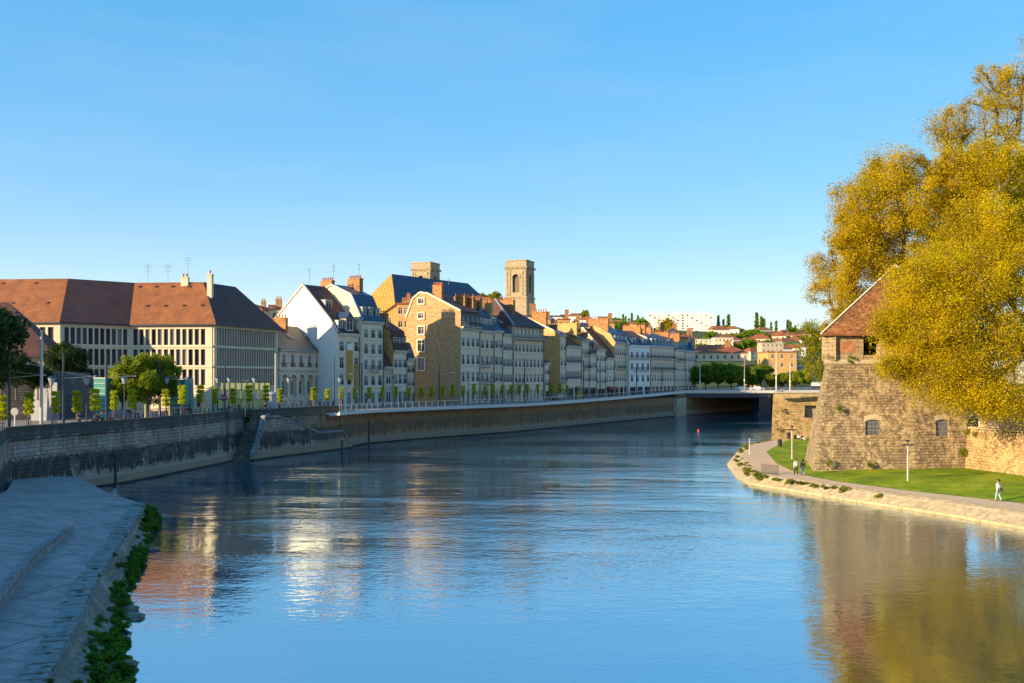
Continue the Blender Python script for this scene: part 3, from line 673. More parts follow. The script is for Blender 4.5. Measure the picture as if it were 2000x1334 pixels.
# ================================================================== TOWER
M['tower_stone'] = masonry('tower_stone', (.52,.38,.225), (.33,.245,.15), (.21,.155,.095), .66, .30, .035, .9, (.12,.09,.055), .7, .16, patch=(.62,.47,.28), warp=.28, rubble=True)
M['rampart_stone'] = masonry('rampart_stone', (.50,.35,.17), (.40,.27,.13), (.30,.21,.1), .6, .3, .03, .6, (.22,.16,.075), .5, .08, patch=(.54,.39,.19), streak=True, warp=.2, rubble=True)
M['parapet_stone'] = masonry('parapet_stone', (.52,.40,.24), (.44,.33,.19), (.34,.25,.15), .9, .4, .025, .5, (.22,.16,.09), .8, .05, warp=.1)
M['dressed'] = plain('dressed_stone', (.56,.45,.30), .85, .2, 1.2, stain=.35)
M['tower_brick'] = masonry('tower_brick', (.56,.19,.06), (.46,.14,.045), (.5,.34,.2), .3, .1, .018, .2, (.3,.2,.12), .6, .02)
def lerp2(a,b,t): return (a[0]+(b[0]-a[0])*t, a[1]+(b[1]-a[1])*t)
TB = [(31.9,97.6),(42.7,97.4),(48.7,98.6),(51.5,112),(43,119),(35.9,113)]           # base plan
TT = [(33.6,98.9),(42.5,98.8),(49.2,99.7),(50.2,111),(43.5,117),(38.1,112)]        # plan at the cordon
ZB, ZC, ZP, ZE = 1.0, 12.35, 12.9, 15.45
tw = thing('bastion_tower', 'stout battered stone bastion tower with a steep tiled pyramid roof beside the lawn', 'tower', (40,106,ZB))
tw_off = Vector((-40,-106,-ZB))
def tbuild(mb, name, mat, parent=None):
    o = mb.build(name, mat, parent or tw)
    if parent is None: o.location = tw_off
    return o
def wall_face(mb, a0, b0, a1, b1, z0, z1, holes, depth=.9, m=0):
    """battered face with holes given as (u0,u1,w0,w1) in 0..1 of the face, splayed back by depth"""
    us = sorted({0,1}|{h[0] for h in holes}|{h[1] for h in holes}); ws = sorted({0,1}|{h[2] for h in holes}|{h[3] for h in holes})
    def P(u,w,d=0):
        p = lerp2(lerp2(a0,b0,u), lerp2(a1,b1,u), w); t_ = Vector((b0[0]-a0[0],b0[1]-a0[1])).normalized()
        return (p[0]-t_.y*d, p[1]+t_.x*d, z0+(z1-z0)*w)
    for i in range(len(us)-1):
        for j in range(len(ws)-1):
            cu, cw = (us[i]+us[i+1])/2, (ws[j]+ws[j+1])/2
            if any(h[0]<cu<h[1] and h[2]<cw<h[3] for h in holes): continue
            mb.poly([P(us[i],ws[j]),P(us[i+1],ws[j]),P(us[i+1],ws[j+1]),P(us[i],ws[j+1])], m)
    for h in holes:
        c = [(h[0],h[2]),(h[1],h[2]),(h[1],h[3]),(h[0],h[3])]
        for k in range(4):
            a_, b_ = c[k], c[(k+1)%4]; mb.poly([P(*a_),P(*b_),P(*b_,depth),P(*a_,depth)], m)
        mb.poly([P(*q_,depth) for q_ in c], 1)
    return P
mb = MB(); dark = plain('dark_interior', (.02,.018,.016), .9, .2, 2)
WZ = [(828-738), 0]
h1 = (.50,.655,.345,.51); h2 = (.42,.66,.335,.51)
P1 = wall_face(mb, TB[0],TB[1],TT[0],TT[1], ZB, ZC, [h1]); P2_ = wall_face(mb, TB[1],TB[2],TT[1],TT[2], ZB, ZC, [h2])
for i in range(2,6): wall_face(mb, TB[i],TB[(i+1)%6],TT[i],TT[(i+1)%6], ZB, ZC, [])
body = tbuild(mb, 'wall', [M['tower_stone'], dark])
for ci in (0,1):
    a_, b_ = TB[ci], TT[ci]; qm = MB(); nq = 26
    for k in range(nq):
        t0_, t1_ = k/nq+.003, (k+1)/nq-.003; L_ = .62 if k%2 else .38
        for (oth_b, oth_t) in ((TB[ci+1],TT[ci+1]),(TB[ci-1],TT[ci-1])):
            P_ = []
            for t_ in (t0_,t1_):
                c0 = lerp2(a_,b_,t_); d_ = lerp2(oth_b,oth_t,t_); v_ = Vector((d_[0]-c0[0],d_[1]-c0[1])).normalized(); z_ = ZB+(ZC-ZB)*t_
                P_.append(((c0[0],c0[1],z_),(c0[0]+v_.x*L_,c0[1]+v_.y*L_,z_)))
            o_ = Vector((c0[0]-42,c0[1]-107)).normalized()*.035
            f4 = [P_[0][0],P_[0][1],P_[1][1],P_[1][0]]; g4 = [(x_+o_.x,y_+o_.y,z_) for x_,y_,z_ in f4]
            qm.add(f4+g4, [(4,5,6,7),(0,1,5,4),(1,2,6,5),(2,3,7,6),(3,0,4,7)])
    tbuild(qm, 'quoins', M['parapet_stone'])
# arched heads and grilles
for P,h in ((P1,h1),(P2_,h2)):
    gm = MB(); fm = MB()
    for k in range(11):
        u = h[0]+(h[1]-h[0])*(k+.5)/11; gm.bar(P(u,h[2],.18), P(u,h[3],.18), .045)
    for k in range(1,4):
        w_ = h[2]+(h[3]-h[2])*k/4; gm.bar(P(h[0],w_,.17), P(h[1],w_,.17), .05)
    tbuild(gm, 'window_grille', M['galvanised'])
    # segmental arch stones
    am = MB()
    for k in range(9):
        u = h[0]-.02+(h[1]-h[0]+.04)*k/8; un = h[0]-.02+(h[1]-h[0]+.04)*(k+1)/8 if k<8 else None
        if un is None: continue
        q = ((k+.5)/8-.5)*2; w0 = h[3]-.02-.022*q*q; 
        am.poly([P(u,w0,-.03),P(un,w0,-.03),P(un,w0+.05,-.03),P(u,w0+.05,-.03)]); am.poly([P(u,w0,-.03),P(u,w0,.3),P(un,w0,.3),P(un,w0,-.03)])
        am.poly([P(u,w0+.05,-.03),P(un,w0+.05,-.03),P(un,w0+.05,.02),P(u,w0+.05,.02)])
    tbuild(am, 'window_arch', M['dressed'])
def ringpoly(mb, plan, z0, z1, grow0, grow1, m=0):
    c = (sum(p[0] for p in plan)/6, sum(p[1] for p in plan)/6)
    def g(p, d): v = Vector((p[0]-c[0],p[1]-c[1])); return (p[0]+v.x/v.length*d, p[1]+v.y/v.length*d)
    a = [g(p,grow0) for p in plan]; b_ = [g(p,grow1) for p in plan]; n=len(plan)
    mb.add([(x,y,z0) for x,y in a]+[(x,y,z1) for x,y in b_], [(i,(i+1)%n,n+(i+1)%n,n+i) for i in range(n)]+[tuple(range(n,2*n)),tuple(reversed(range(n)))], m)
mb = MB(); ringpoly(mb, TT, ZC, ZC+.18, .02, .22); ringpoly(mb, TT, ZC+.181, ZC+.42, .26, .26); ringpoly(mb, TT, ZC+.421, ZC+.6, .22, .05); tbuild(mb, 'cordon', M['dressed'])
# parapet with embrasures: blocks on each side
mb = MB()
def para(a, b, spans, brick):
    L_ = math.dist(a,b); ang = math.atan2(b[1]-a[1], b[0]-a[0]); T = Matrix.Translation((a[0],a[1],0)) @ Matrix.Rotation(ang,4,'Z')
    mb.T = T
    for s0_,s1_ in spans: mb.box(s0_*L_, s1_*L_, 0, 1.1, ZP, ZE)
    mb.box(0,L_,.06,1.0,ZP-.05,ZP+.55)
    if brick:
        for g_ in brick:
            bk = MB(); bk.T = T
            for x0,x1,za,zb in g_: bk.box(x0*L_,x1*L_,-.03+.001*za%.004,.05,za,zb)
            tbuild(bk, 'brick_panel', M['tower_brick'])
    mb.T = None
para(TT[0],TT[1],[(0,.46),(.66,1)],[[(.08,.40,13.7,13.95),(.115,.365,13.951,14.2),(.08,.40,14.201,14.45),(.115,.365,14.451,14.7),(.08,.40,14.701,14.95)],[(.72,.94,13.75,14.95)]])
para(TT[1],TT[2],[(0,.30),(.55,1)],[[(.62,.9,13.75,14.95)]])
for i in range(2,6): para(TT[i],TT[(i+1)%6],[(0,.4),(.6,1)],[])
tbuild(mb, 'parapet', M['parapet_stone'])
# roof: six-sided pyramid, white hip ridges
ap = (43.9,105.4,23.9)
def gr(p,d): v = Vector((p[0]-42.5,p[1]-106.5)); return (p[0]+v.x/v.length*d, p[1]+v.y/v.length*d)
ev = [gr(p,.75) for p in TT]
mb = MB()
for i in range(6):
    a, b_ = ev[i], ev[(i+1)%6]; mb.poly([(a[0],a[1],ZE+.25),(b_[0],b_[1],ZE+.25),ap])
mb.add([(x,y,ZE+.05) for x,y in ev]+[(x,y,ZE+.25) for x,y in ev], [(i,(i+1)%6,6+(i+1)%6,6+i) for i in range(6)]+[tuple(reversed(range(6)))])
rf = tbuild(mb, 'roof', M['tower_tile'])
mb = MB()
for i in range(6): mb.bar((ev[i][0],ev[i][1],ZE+.27),(ap[0],ap[1],ap[2]+.03),.22,.16)
tbuild(mb, 'hip_tiles', plain('hip_mortar', (.62,.55,.36), .8, .15, 2), rf)
mb = MB()
for i in range(6):
    for k in range(1,4): 
        if i > 1 and k != 2: continue
        mb = MB(); p = lerp2(TT[i],TT[(i+1)%6],k/4); mb.box(p[0]-.12,p[0]+.12,p[1]-.12,p[1]+.12,ZE-.3,ZE+.1); tbuild(mb, 'roof_post', M['wood_brown'])
# curtain wall to the right of the tower, receding wall to the left
cw = thing('rampart_wall', 'sloping rampart wall with pale coping running right from the tower', 'wall', (0,0,0))
mb = MB(); a0,b0 = (48.3,98.4),(56.5,62); a1,b1 = (48.9,98.9),(57.6,62.5)
wall_face(mb, a0,b0,a1,b1, .9, 5.6, []); mb.poly([(a0[0],a0[1],.9),(a1[0],a1[1],5.6),(52,101,5.6),(52,101,.9)]); mb.build('wall', M['rampart_stone'], cw)
mb = MB(); mb.add([(48.8,98.7,5.6),(57.5,62.3,5.6),(58.3,62.6,5.6),(50.6,99.1,5.6),(48.8,98.7,5.78),(57.5,62.3,5.78),(58.3,62.6,5.78),(50.6,99.1,5.78)], [(0,1,5,4),(4,5,6,7),(3,7,6,2),(0,4,7,3)]); mb.build('coping', M['dressed'], cw)
mb = MB(); mb.add([(49.9,98.6,5.7),(58.5,62.7,5.7),(59.3,62.9,5.7),(52.0,98.9,5.7),(49.9,98.6,7.3),(58.5,62.7,7.3),(59.3,62.9,7.3),(52.0,98.9,7.3)], [(0,1,5,4),(4,5,6,7),(3,7,6,2),(0,4,7,3)]); mb.build('breast_wall', M['dressed'], cw)
mb = MB(); PLW = [(43.0,151.5),(43.6,151.0),(62,149)]
lw = thing('river_wall', 'tall golden stone wall with a dark opening between the river and the tower', 'wall', (0,0,0))
wall_face(mb, (42.4,150.8),(64,148.6),(42.9,151.4),(64,149.2), .2, 8.45, [(.24,.335,.52,.76)], 1.2)
wall_face(mb, (55.5,192),(42.4,150.8),(56,192),(42.9,151.4), -.3, 8.45, [])
mb.build('wall', [M['rampart_stone'], dark], lw)
mb = MB(); mb.box(42.8,64,149.0,150,8.1,8.3); mb.prism([(42.9,151.5),(43.9,151.2),(57,192),(56,192)],8.45,8.6); mb.T=None; mb.prism([(42.7,151.2),(64,149.0),(64,150),(42.8,152.3)],8.46,8.62); mb.build('coping', M['dressed'], lw)
mb = MB(); mb.prism([(43.6,152.2),(64,150),(112,271.5),(79,271.5)], .3, [8.44,8.44,6.9,6.9]); tag(mb.build('bridge_approach', M['paving']), kind='structure')
# ================================================================== BUILDINGS
_wc = {}
def win_mesh(w, h, frame='white_trim', glass='glass', style='double', near=False, trim=None):
    """window set in its opening: origin at the sill's middle, facing -y; slot 0 frame, slot 1 pane"""
    key = (round(w,2), round(h,2), frame, glass, style, near, trim)
    if key in _wc: return _wc[key]
    f = MB(); t = .055
    f.box(-w/2, w/2, .05, .12, 0, t); f.box(-w/2, w/2, .05, .12, h-t, h)
    f.box(-w/2, -w/2+t, .05, .12, t, h-t); f.box(w/2-t, w/2, .05, .12, t, h-t)
    if style != 'single': f.box(-.03, .03, .045, .12, t, h-t)
    if style in ('double','cross'): f.box(-w/2+t, w/2-t, .055, .12, h*.68, h*.68+.04)
    f.box(-w/2-.08, w/2+.08, -.07, .1, -.1, -.002)            # sill
    if trim:
        t = .13; f.box(-w/2-t,-w/2-.005,-.035,-.004,0,h+.1,1); f.box(w/2+.005,w/2+t,-.035,-.004,0,h+.1,1); f.box(-w/2-t-.05,w/2+t+.05,-.07,-.004,h+.101,h+.26,1)
    p = MB(); p.box(-w/2+.01, w/2-.01, .08, .11, .01, h-.01)
    fm_ = [M[frame], M[trim or 'stone_trim']]
    if near:
        _wc[key] = (f.mesh('window', fm_), p.mesh('pane', M[glass]))
    else:
        q = MB(); q.v = f.v[:]; q.f = f.f[:]; q.m = f.m[:]; q.add(p.v, p.f, 2)
        _wc[key] = (q.mesh('window', fm_+[M[glass]]), None)
    return _wc[key]
def put_window(root, x, z, w, h, frame='white_trim', glass='glass', style='double', near=False, y=0, rz=0, trim=None):
    a, b = win_mesh(w, h, frame, glass, style, near, trim)
    o = link('window', a, root); o.location = (x,y,z); o.rotation_euler = (0,0,rz)
    if b is not None: link('pane', b, o)
    return o
def front(mb, u0, u1, z0, z1, rects, depth=.16, y=0, m=0, arch=()):
    us = sorted({u0,u1}|{r[0] for r in rects}|{r[1] for r in rects}); zs = sorted({z0,z1}|{r[2] for r in rects}|{r[3] for r in rects})
    for i in range(len(us)-1):
        for j in range(len(zs)-1):
            cu, cz = (us[i]+us[i+1])/2, (zs[j]+zs[j+1])/2
            if any(r[0]<cu<r[1] and r[2]<cz<r[3] for r in rects): continue
            mb.poly([(us[i],y,zs[j]),(us[i+1],y,zs[j]),(us[i+1],y,zs[j+1]),(us[i],y,zs[j+1])], m)
    for r in rects:
        a,b,c,d = r; e = y+depth
        mb.poly([(a,y,c),(a,e,c),(a,e,d),(a,y,d)], m); mb.poly([(b,y,d),(b,e,d),(b,e,c),(b,y,c)], m)
        mb.poly([(a,y,c),(b,y,c),(b,e,c),(a,e,c)], m); mb.poly([(a,e,d),(b,e,d),(b,y,d),(a,y,d)], m)
_pots = {}
def chimney(root, x0, x1, y0, y1, zb, zt, npots=4, mat='chimney_brick', potmat='pot', along='y'):
    mb = MB(); mb.box(x0,x1,y0,y1,zb,zt-.22); mb.box(x0-.07,x1+.07,y0-.07,y1+.07,zt-.22,zt)
    c = mb.build('chimney', M[mat], root)
    if 'm' not in _pots:
        q = MB(); q.lathe([(.0,0),(.13,0),(.12,.35),(.15,.38),(.14,.62),(.10,.62),(.09,.3),(0,.3)], 8); _pots['m'] = q.mesh('chimney_pot', M['pot'])
    for k in range(npots):
        t = (k+.5)/npots; p = link('chimney_pot', _pots['m'], c)
        if along == 'y': p.location = ((x0+x1)/2, y0+(y1-y0)*t, zt)
        else: p.location = (x0+(x1-x0)*t, (y0+y1)/2, zt)
    return c
def rail_mesh(mb, x0, x1, y, z, h=.95, step=.14):
    mb.box(x0,x1,y-.02,y+.02,z+h-.04,z+h); mb.box(x0,x1,y-.015,y+.015,z+.06,z+.09)
    n = max(2,int((x1-x0)/step))
    for k in range(n+1):
        u = x0+(x1-x0)*k/n; mb.box(u-.011,u+.011,y-.011,y+.011,z+.06,z+h-.04)
def balcony(root, x0, x1, z, out=.7, mat='iron', h=.95, slab='stone_trim'):
    mb = MB(); mb.box(x0,x1,-out,-.005,z-.16,z)
    n = max(2,int((x1-x0)/1.4))
    for k in range(n+1):
        u = x0+.1+(x1-x0-.3)*k/n; mb.box(u,u+.14,-out*.7,-.004,z-.42,z-.161)
    b = mb.build('balcony', M[slab], root)
    mb = MB(); rail_mesh(mb, x0+.03, x1-.03, -out+.05, z, h)
    for xx in (x0+.05, x1-.05):
        mb.box(xx-.02,xx+.02,-out+.05,-.01,z+h-.04,z+h)
        for k in range(1,5): mb.box(xx-.011,xx+.011,-out+.05+k*.14-.011,-out+.05+k*.14+.011,z+.06,z+h-.04)
    mb.build('balcony_railing', M[mat], b)
    return b
def win_guard(root, x, z, w, mat='iron'):
    mb = MB(); rail_mesh(mb, x-w/2, x+w/2, -.08, z, .8, .12); return mb.build('window_guard', M[mat], root)
def prof_y(prof, z):
    for (v0,z0),(v1,z1) in zip(prof, prof[1:]):
        if z0 <= z <= z1: return v0+(v1-v0)*(z-z0)/max(z1-z0,1e-6)
    return prof[0][0]
def prof_z(prof, v):
    for (v0,z0),(v1,z1) in zip(prof, prof[1:]):
        if v0 <= v <= v1: return z0+(z1-z0)*(v-v0)/max(v1-v0,1e-6)
    return prof[-1][1]
def dormer(root, u, z, w, h, prof, wall='white_trim', roof='slate', gable=False, out=.0, near=False):
    y0 = prof_y(prof, z) + .05 - out; y1 = prof_y(prof, min(z+h+.1, max(p[1] for p in prof)-.05))+.4
    mb = MB(); front(mb, u-w/2-.14, u+w/2+.14, z-.1, z+h+.14, [(u-w/2,u+w/2,z,z+h)], .2, y0)
    for s in (-1,1):
        xx = u+s*(w/2+.14); mb.poly([(xx,y0,z-.1),(xx,y1,z-.1),(xx,y1,z+h+.14),(xx,y0,z+h+.14)][::s])
    d = mb.build('dormer', M[wall], root)
    mb = MB()
    if gable: mb.extr([(-.01,0)],0,0) if False else None
    if gable:
        zt = z+h+.14; a=u-w/2-.3; b=u+w/2+.3; vs=[(a,y0-.2,zt-.1),(b,y0-.2,zt-.1),(u,y0-.2,zt+w*.75),(a,y1+1.2,zt-.1),(b,y1+1.2,zt-.1),(u,y1+1.2,zt+w*.75)]
        mb.add(vs, [(0,1,2),(0,2,5,3),(2,1,4,5),(3,5,4),(0,3,4,1)])
    else: mb.box(u-w/2-.24, u+w/2+.24, y0-.18, y1+.2, z+h+.141, z+h+.26)
    mb.build('dormer_roof', M[roof], d)
    put_window(d, u, z, w, h, y=y0-.08, near=False)
    return d
def antenna(root, x, y, z, h=3.2):
    mb = MB(); mb.bar((x,y,z-.3),(x,y,z+h),.045)
    for k,(dz_,l) in enumerate(((.1,.9),(.5,1.2),(1.1,.7))):
        mb.bar((x-l/2,y-l/2,z+h-dz_),(x+l/2,y+l/2,z+h-dz_),.03)
        for q in (-.35,0,.35): mb.bar((x+l*q-.18,y+l*q+.18,z+h-dz_),(x+l*q+.18,y+l*q-.18,z+h-dz_),.025)
    return mb.build('antenna', M['mast_grey'], root)
def house(px, Y, ang, pxr, depth, ze, prof, wall='limestone', roof='slate', gable=None, floors=4, bays=3, ww=1.0, wh=1.75,
          label='', cat='house', name='town_house', base=GZ, strings=True, shop=False, shutters=False, guards=True, balconies=(), dorm=None,
          chims=(), trim='stone_trim', near=False, verge=None, gwins=(), gtop=None, glass='glass', group='houses along the quay', z0w=None, awn=None, skip=(), ant=()):
    """one terraced house: front corner nearest the viewer at (px, Y), front wall running off at ang degrees until column pxr"""
    a = R(ang); dx, dy = math.cos(a), math.sin(a); x0 = X(px,Y); k = (pxr-1000)/F
    w = (k*Y - x0)/(dx - k*dy)
    root = thing(name, label, cat, (x0,Y,0), a, group)
    fh = (ze-base-.9)/floors; rects = []; wins = []
    z0 = base
    for f in range(floors):
        zb = base + .9*0 + f*fh
        for b in range(bays):
            cu = w*(b+.5)/bays
            if f == 0:
                if shop: continue
                h = min(2.3, fh*.7); zz = base+.35
            else:
                h = min(wh, fh*.66)*(1.0 if f < floors-1 else .86); zz = zb + .75 + (.1 if f==1 else 0)
            if (f,b) in skip: continue
            rects.append((cu-ww/2, cu+ww/2, zz, zz+h)); wins.append((f,b,cu,zz,h))
    if shop:
        nb = max(1,int(w/3)); 
        for b in range(nb): rects.append((w*b/nb+.35, w*(b+1)/nb-.35, base+.15, base+min(2.9,fh-.5)))
    mb = MB(); front(mb, 0, w, base-.5, ze, rects)
    pf = [(v,z) for v,z in prof]
    out = [(0,base-.5)] + pf + [(depth,base-.5)]
    mb.poly([(w,v,z) for v,z in out][::1]); mb.poly([(0,depth,base-.5),(w,depth,base-.5),(w,depth,pf[-1][1]),(0,depth,pf[-1][1])][::-1])
    if gable is None or gable == wall:
        mb.poly([(0,v,z) for v,z in out][::-1])
    mb.build('wall', M[wall], root)
    if gable is not None and gable != wall:
        g = MB(); g.poly([(0,v,z) for v,z in out][::-1]); 
        g.box(-.02,-.005,.0,.02,base,ze); g.build('gable_wall', M[gable], root)
    # roof slabs
    mb = MB(); th = .16; n = len(pf)
    for i in range(n-1):
        (v0,z0_),(v1,z1_) = pf[i], pf[i+1]; L = math.hypot(v1-v0,z1_-z0_); nv, nz = -(z1_-z0_)/L*th, (v1-v0)/L*th
        ov = .35 if i == 0 else 0; v0o, z0o = v0-(v1-v0)/L*ov, z0_-(z1_-z0_)/L*ov
        mb.extr([(v0o,z0o+.01),(v1,z1_+.01),(v1+nv,z1_+nz),(v0o+nv,z0o+nz)], -.06, w-.02)
    rf = mb.build('roof', M[roof], root)
    if verge:
        mb = MB()
        for i in range(n-1):
            (v0,z0_),(v1,z1_) = pf[i], pf[i+1]; mb.bar((-.05,v0,z0_+.12),(-.05,v1,z1_+.12),.34,.36)
        mb.build('verge', M[verge], root)
    # mouldings
    mb = MB(); mb.box(.02,w-.03,-.38,-.004,ze-.28,ze-.03); mb.box(.02,w-.03,-.22,-.004,ze-.55,ze-.281)
    q = int(w/.75)
    for i in range(q): mb.box(.2+i*(w-.5)/q,.36+i*(w-.5)/q,-.33,-.005,ze-.5,ze-.29)
    mb.build('cornice', M[trim], root)
    if strings:
        for f in range(1,floors):
            mb = MB(); zz = base+f*fh+.3; mb.box(.02,w-.03,-.12,-.004,zz,zz+.16); mb.build('string_course', M[trim], root)
    near_ = near
    for f,b,cu,zz,h in wins:
        put_window(root, cu, zz, ww, h, glass=glass, near=near_, trim=trim)
        if guards and f >= 1 and not any(bf == f for bf,_,_ in balconies): win_guard(root, cu, zz, ww)
        if shutters and f >= 1:
            for s in (-1,1):
                m2 = MB(); c_ = cu+s*(ww/2+ww*.27); m2.box(c_-ww*.22,c_+ww*.22,-.09,-.04,zz+.02,zz+h-.02); 
                for k_ in range(6): m2.box(c_-ww*.2,c_+ww*.2,-.1,-.091,zz+.1+k_*(h-.2)/6,zz+.16+k_*(h-.2)/6)
                m2.build('shutter', M['shutter_wood'], root)
    if shop:
        nb = max(1,int(w/3)); zt = base+min(2.9,fh-.5)
        for b in range(nb):
            u0, u1 = w*b/nb+.35, w*(b+1)/nb-.35
            m2 = MB(); m2.box(u0,u0+.08,.1,.18,base+.15,zt); m2.box(u1-.08,u1,.1,.18,base+.15,zt); m2.box(u0+.081,u1-.081,.1,.18,zt-.4,zt); m2.box(u0+.081,u1-.081,.1,.18,base+.15,base+.55)
            m2.box((u0+u1)/2-.04,(u0+u1)/2+.04,.11,.18,base+.551,zt-.401)
            s_ = m2.build('shopfront', M['door' if b%2 else 'wood_brown'], root); m3 = MB(); m3.box(u0+.02,u1-.02,.16,.2,base+.3,zt-.1); m3.build('pane', M['glass_dark'], s_)
    if awn:
        for (u0,u1,mt) in awn:
            m2 = MB(); zt = base+3.1; m2.add([(u0*w,-.01,zt),(u1*w,-.01,zt),(u1*w,-1.3,zt-.6),(u0*w,-1.3,zt-.6),(u0*w,-1.3,zt-.85),(u1*w,-1.3,zt-.85),(u0*w,-.01,zt-.05),(u1*w,-.01,zt-.05)],[(0,1,2,3),(3,2,5,4),(6,4,5,7),(0,3,4,6),(1,7,5,2)]); m2.build('awning', mt, root)
    m2 = MB(); m2.bar((w-.14,-.1,base),(w-.14,-.1,ze-.6),.11); m2.build('drainpipe', M['iron'], root)
    for bf,u0,u1 in balconies: balcony(root, u0*w, u1*w, base+bf*fh+.62)
    if dorm:
        nd_, zd, wd, hd, kw = dorm
        for k in range(nd_): dormer(root, w*(k+.5)/nd_, zd, wd, hd, prof, **kw)
    for c in chims: chimney(root, *c)
    for gy, gz, gw, gh in gwins:
        o = put_window(root, 0, 0, gw, gh, near=near, style='double'); o.location = (-.12, gy, gz); o.rotation_euler = (0,0,R(-90))
        m2 = MB(); 
        for (ya,yb,za,zb2) in ((-gw/2-.25,-gw/2,-.25,gh+.25),(gw/2,gw/2+.25,-.25,gh+.25),(-gw/2,gw/2,gh,gh+.25),(-gw/2,gw/2,-.25,-.001)): m2.box(-.28,-.002,gy+ya,gy+yb,gz+za,gz+zb2)
        m2.build('window_surround', M['pale_stone'], root)
    for (ax_,ay_,az_) in ant: antenna(root, ax_, ay_, az_)
    return root, w
def end_Y(px, Y, ang, pxr):
    a = R(ang); k = (pxr-1000)/F; w = (k*Y - X(px,Y))/(math.cos(a) - k*math.sin(a)); return Y + math.sin(a)*w

# ---- the long office block --------------------------------------------------
of = thing('office_building', 'long pale concrete office block with a big tiled hip roof, orange with shade painted brown', 'office building', (-60,150,GZ))
def obuild(mb, name, mat, parent=None, **k):
    o = mb.build(name, mat, parent or of, **k)
    if parent is None: o.location = (60,-150,-GZ)
    return o
D0,A0,B0,C0,C1 = (-96,146.0),(-70.6,144),(-62.5,150.9),(-48.1,149.2),(-41.8,164.5)
OZE = 19.7; ORZ = 27.3
faces = [(D0,A0),(A0,B0),(B0,C0),(C0,C1)]
mb = MB(); fl_z = [(16.35,18.95),(13.05,15.65),(9.8,12.4)]
specs = {0:(18,.62,.9,.9),1:(11,.60,.5,.35),2:(12,.66,.35,1.5)}
blinds = plain('window_blind', (.62,.58,.50), .8, .1, 2); grn = plain('teal_glass_panel', (.10,.20,.20), .3, .2, 2)
for fi,(a,b) in enumerate(faces):
    L = math.dist(a,b); ang = math.atan2(b[1]-a[1], b[0]-a[0]); T = Matrix.Translation((a[0],a[1],0)) @ Matrix.Rotation(ang,4,'Z'); mb.T = T
    rects = []
    if fi < 3:
        n,ww_,m0,m1 = specs[fi]; pit = (L-m0-m1)/n
        for zb,zt in fl_z:
            for k in range(n): c = m0+pit*(k+.5); rects.append((c-pit*.36,c+pit*.36,zb,zt))
        if fi == 2: rects += [(10.2,10.9,6.2,8.4),(11.3,12.0,6.2,8.4)]
        if fi == 1: rects += [(2+i*1.6,2.9+i*1.6,6.6,8.6) for i in range(4)]
    else:
        for zb,zt in fl_z: rects.append((.55,L-.6,zb-.15,zt+.15))
    front(mb, 0, L, GZ-.5, OZE, rects, .55)
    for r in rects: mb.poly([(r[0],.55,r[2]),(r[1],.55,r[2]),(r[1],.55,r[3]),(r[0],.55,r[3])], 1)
    mb.T = None
mb.poly([(C1[0],C1[1],GZ-.5),(-54.8,169.8,GZ-.5),(-54.8,169.8,OZE),(C1[0],C1[1],OZE)])
mb.poly([(-54.8,169.8,GZ-.5),(-98,162,GZ-.5),(-98,162,OZE),(-54.8,169.8,OZE)])
obuild(mb, 'wall', [M['office_stone'], dark])
for fi,(a,b) in enumerate(faces):
    L = math.dist(a,b); ang = math.atan2(b[1]-a[1], b[0]-a[0])
    T = Matrix.Translation((a[0],a[1],0)) @ Matrix.Rotation(ang,4,'Z')
    if fi < 3:
        n,ww_,m0,m1 = specs[fi]; pit = (L-m0-m1)/n; w = pit*.72
        for j,(zb,zt) in enumerate(fl_z):
            for k in range(n):
                if fi == 0 and (k < 9 or j == 2): continue
                c = m0+pit*(k+.5)
                o = put_window(of, 0, 0, w, zt-zb, 'iron', 'glass', 'single', True); p_ = T @ Vector((c,.2,zb)); o.location = (p_.x+60,p_.y-150,p_.z-GZ); o.rotation_euler = (0,0,ang)
                if fi == 2 and k > 4 and rnd.random() < .75:
                    m2 = MB(); m2.box(-w/2+.06,w/2-.06,.13,.16,.05,(zt-zb)*(.45 if j<2 else .5)); m2.build('blind', blinds if j<2 else grn, o)
    else:
        for j,(zb,zt) in enumerate(fl_z):
            m2 = MB(); m3 = MB(); n = 24
            for k in range(n):
                c = .7+(L-1.4)*(k+.5)/n; m2.box(c-.15,c+.15,-.02,.5,zb-.1,zt+.1)
            m2.T = None
            o = m2.build('louvre_panel', M['office_fin'], of); o.location = (a[0]+60,a[1]-150,-GZ); o.rotation_euler = (0,0,ang)
    # floor bands
    for z_ in (15.95,12.65,9.3):
        m2 = MB(); m2.box(.0 if fi else 0,L,-.12,-.004,z_,z_+.3); o = m2.build('floor_band', M['office_stone'], of); o.location = (a[0]+60,a[1]-150,-GZ); o.rotation_euler = (0,0,ang)
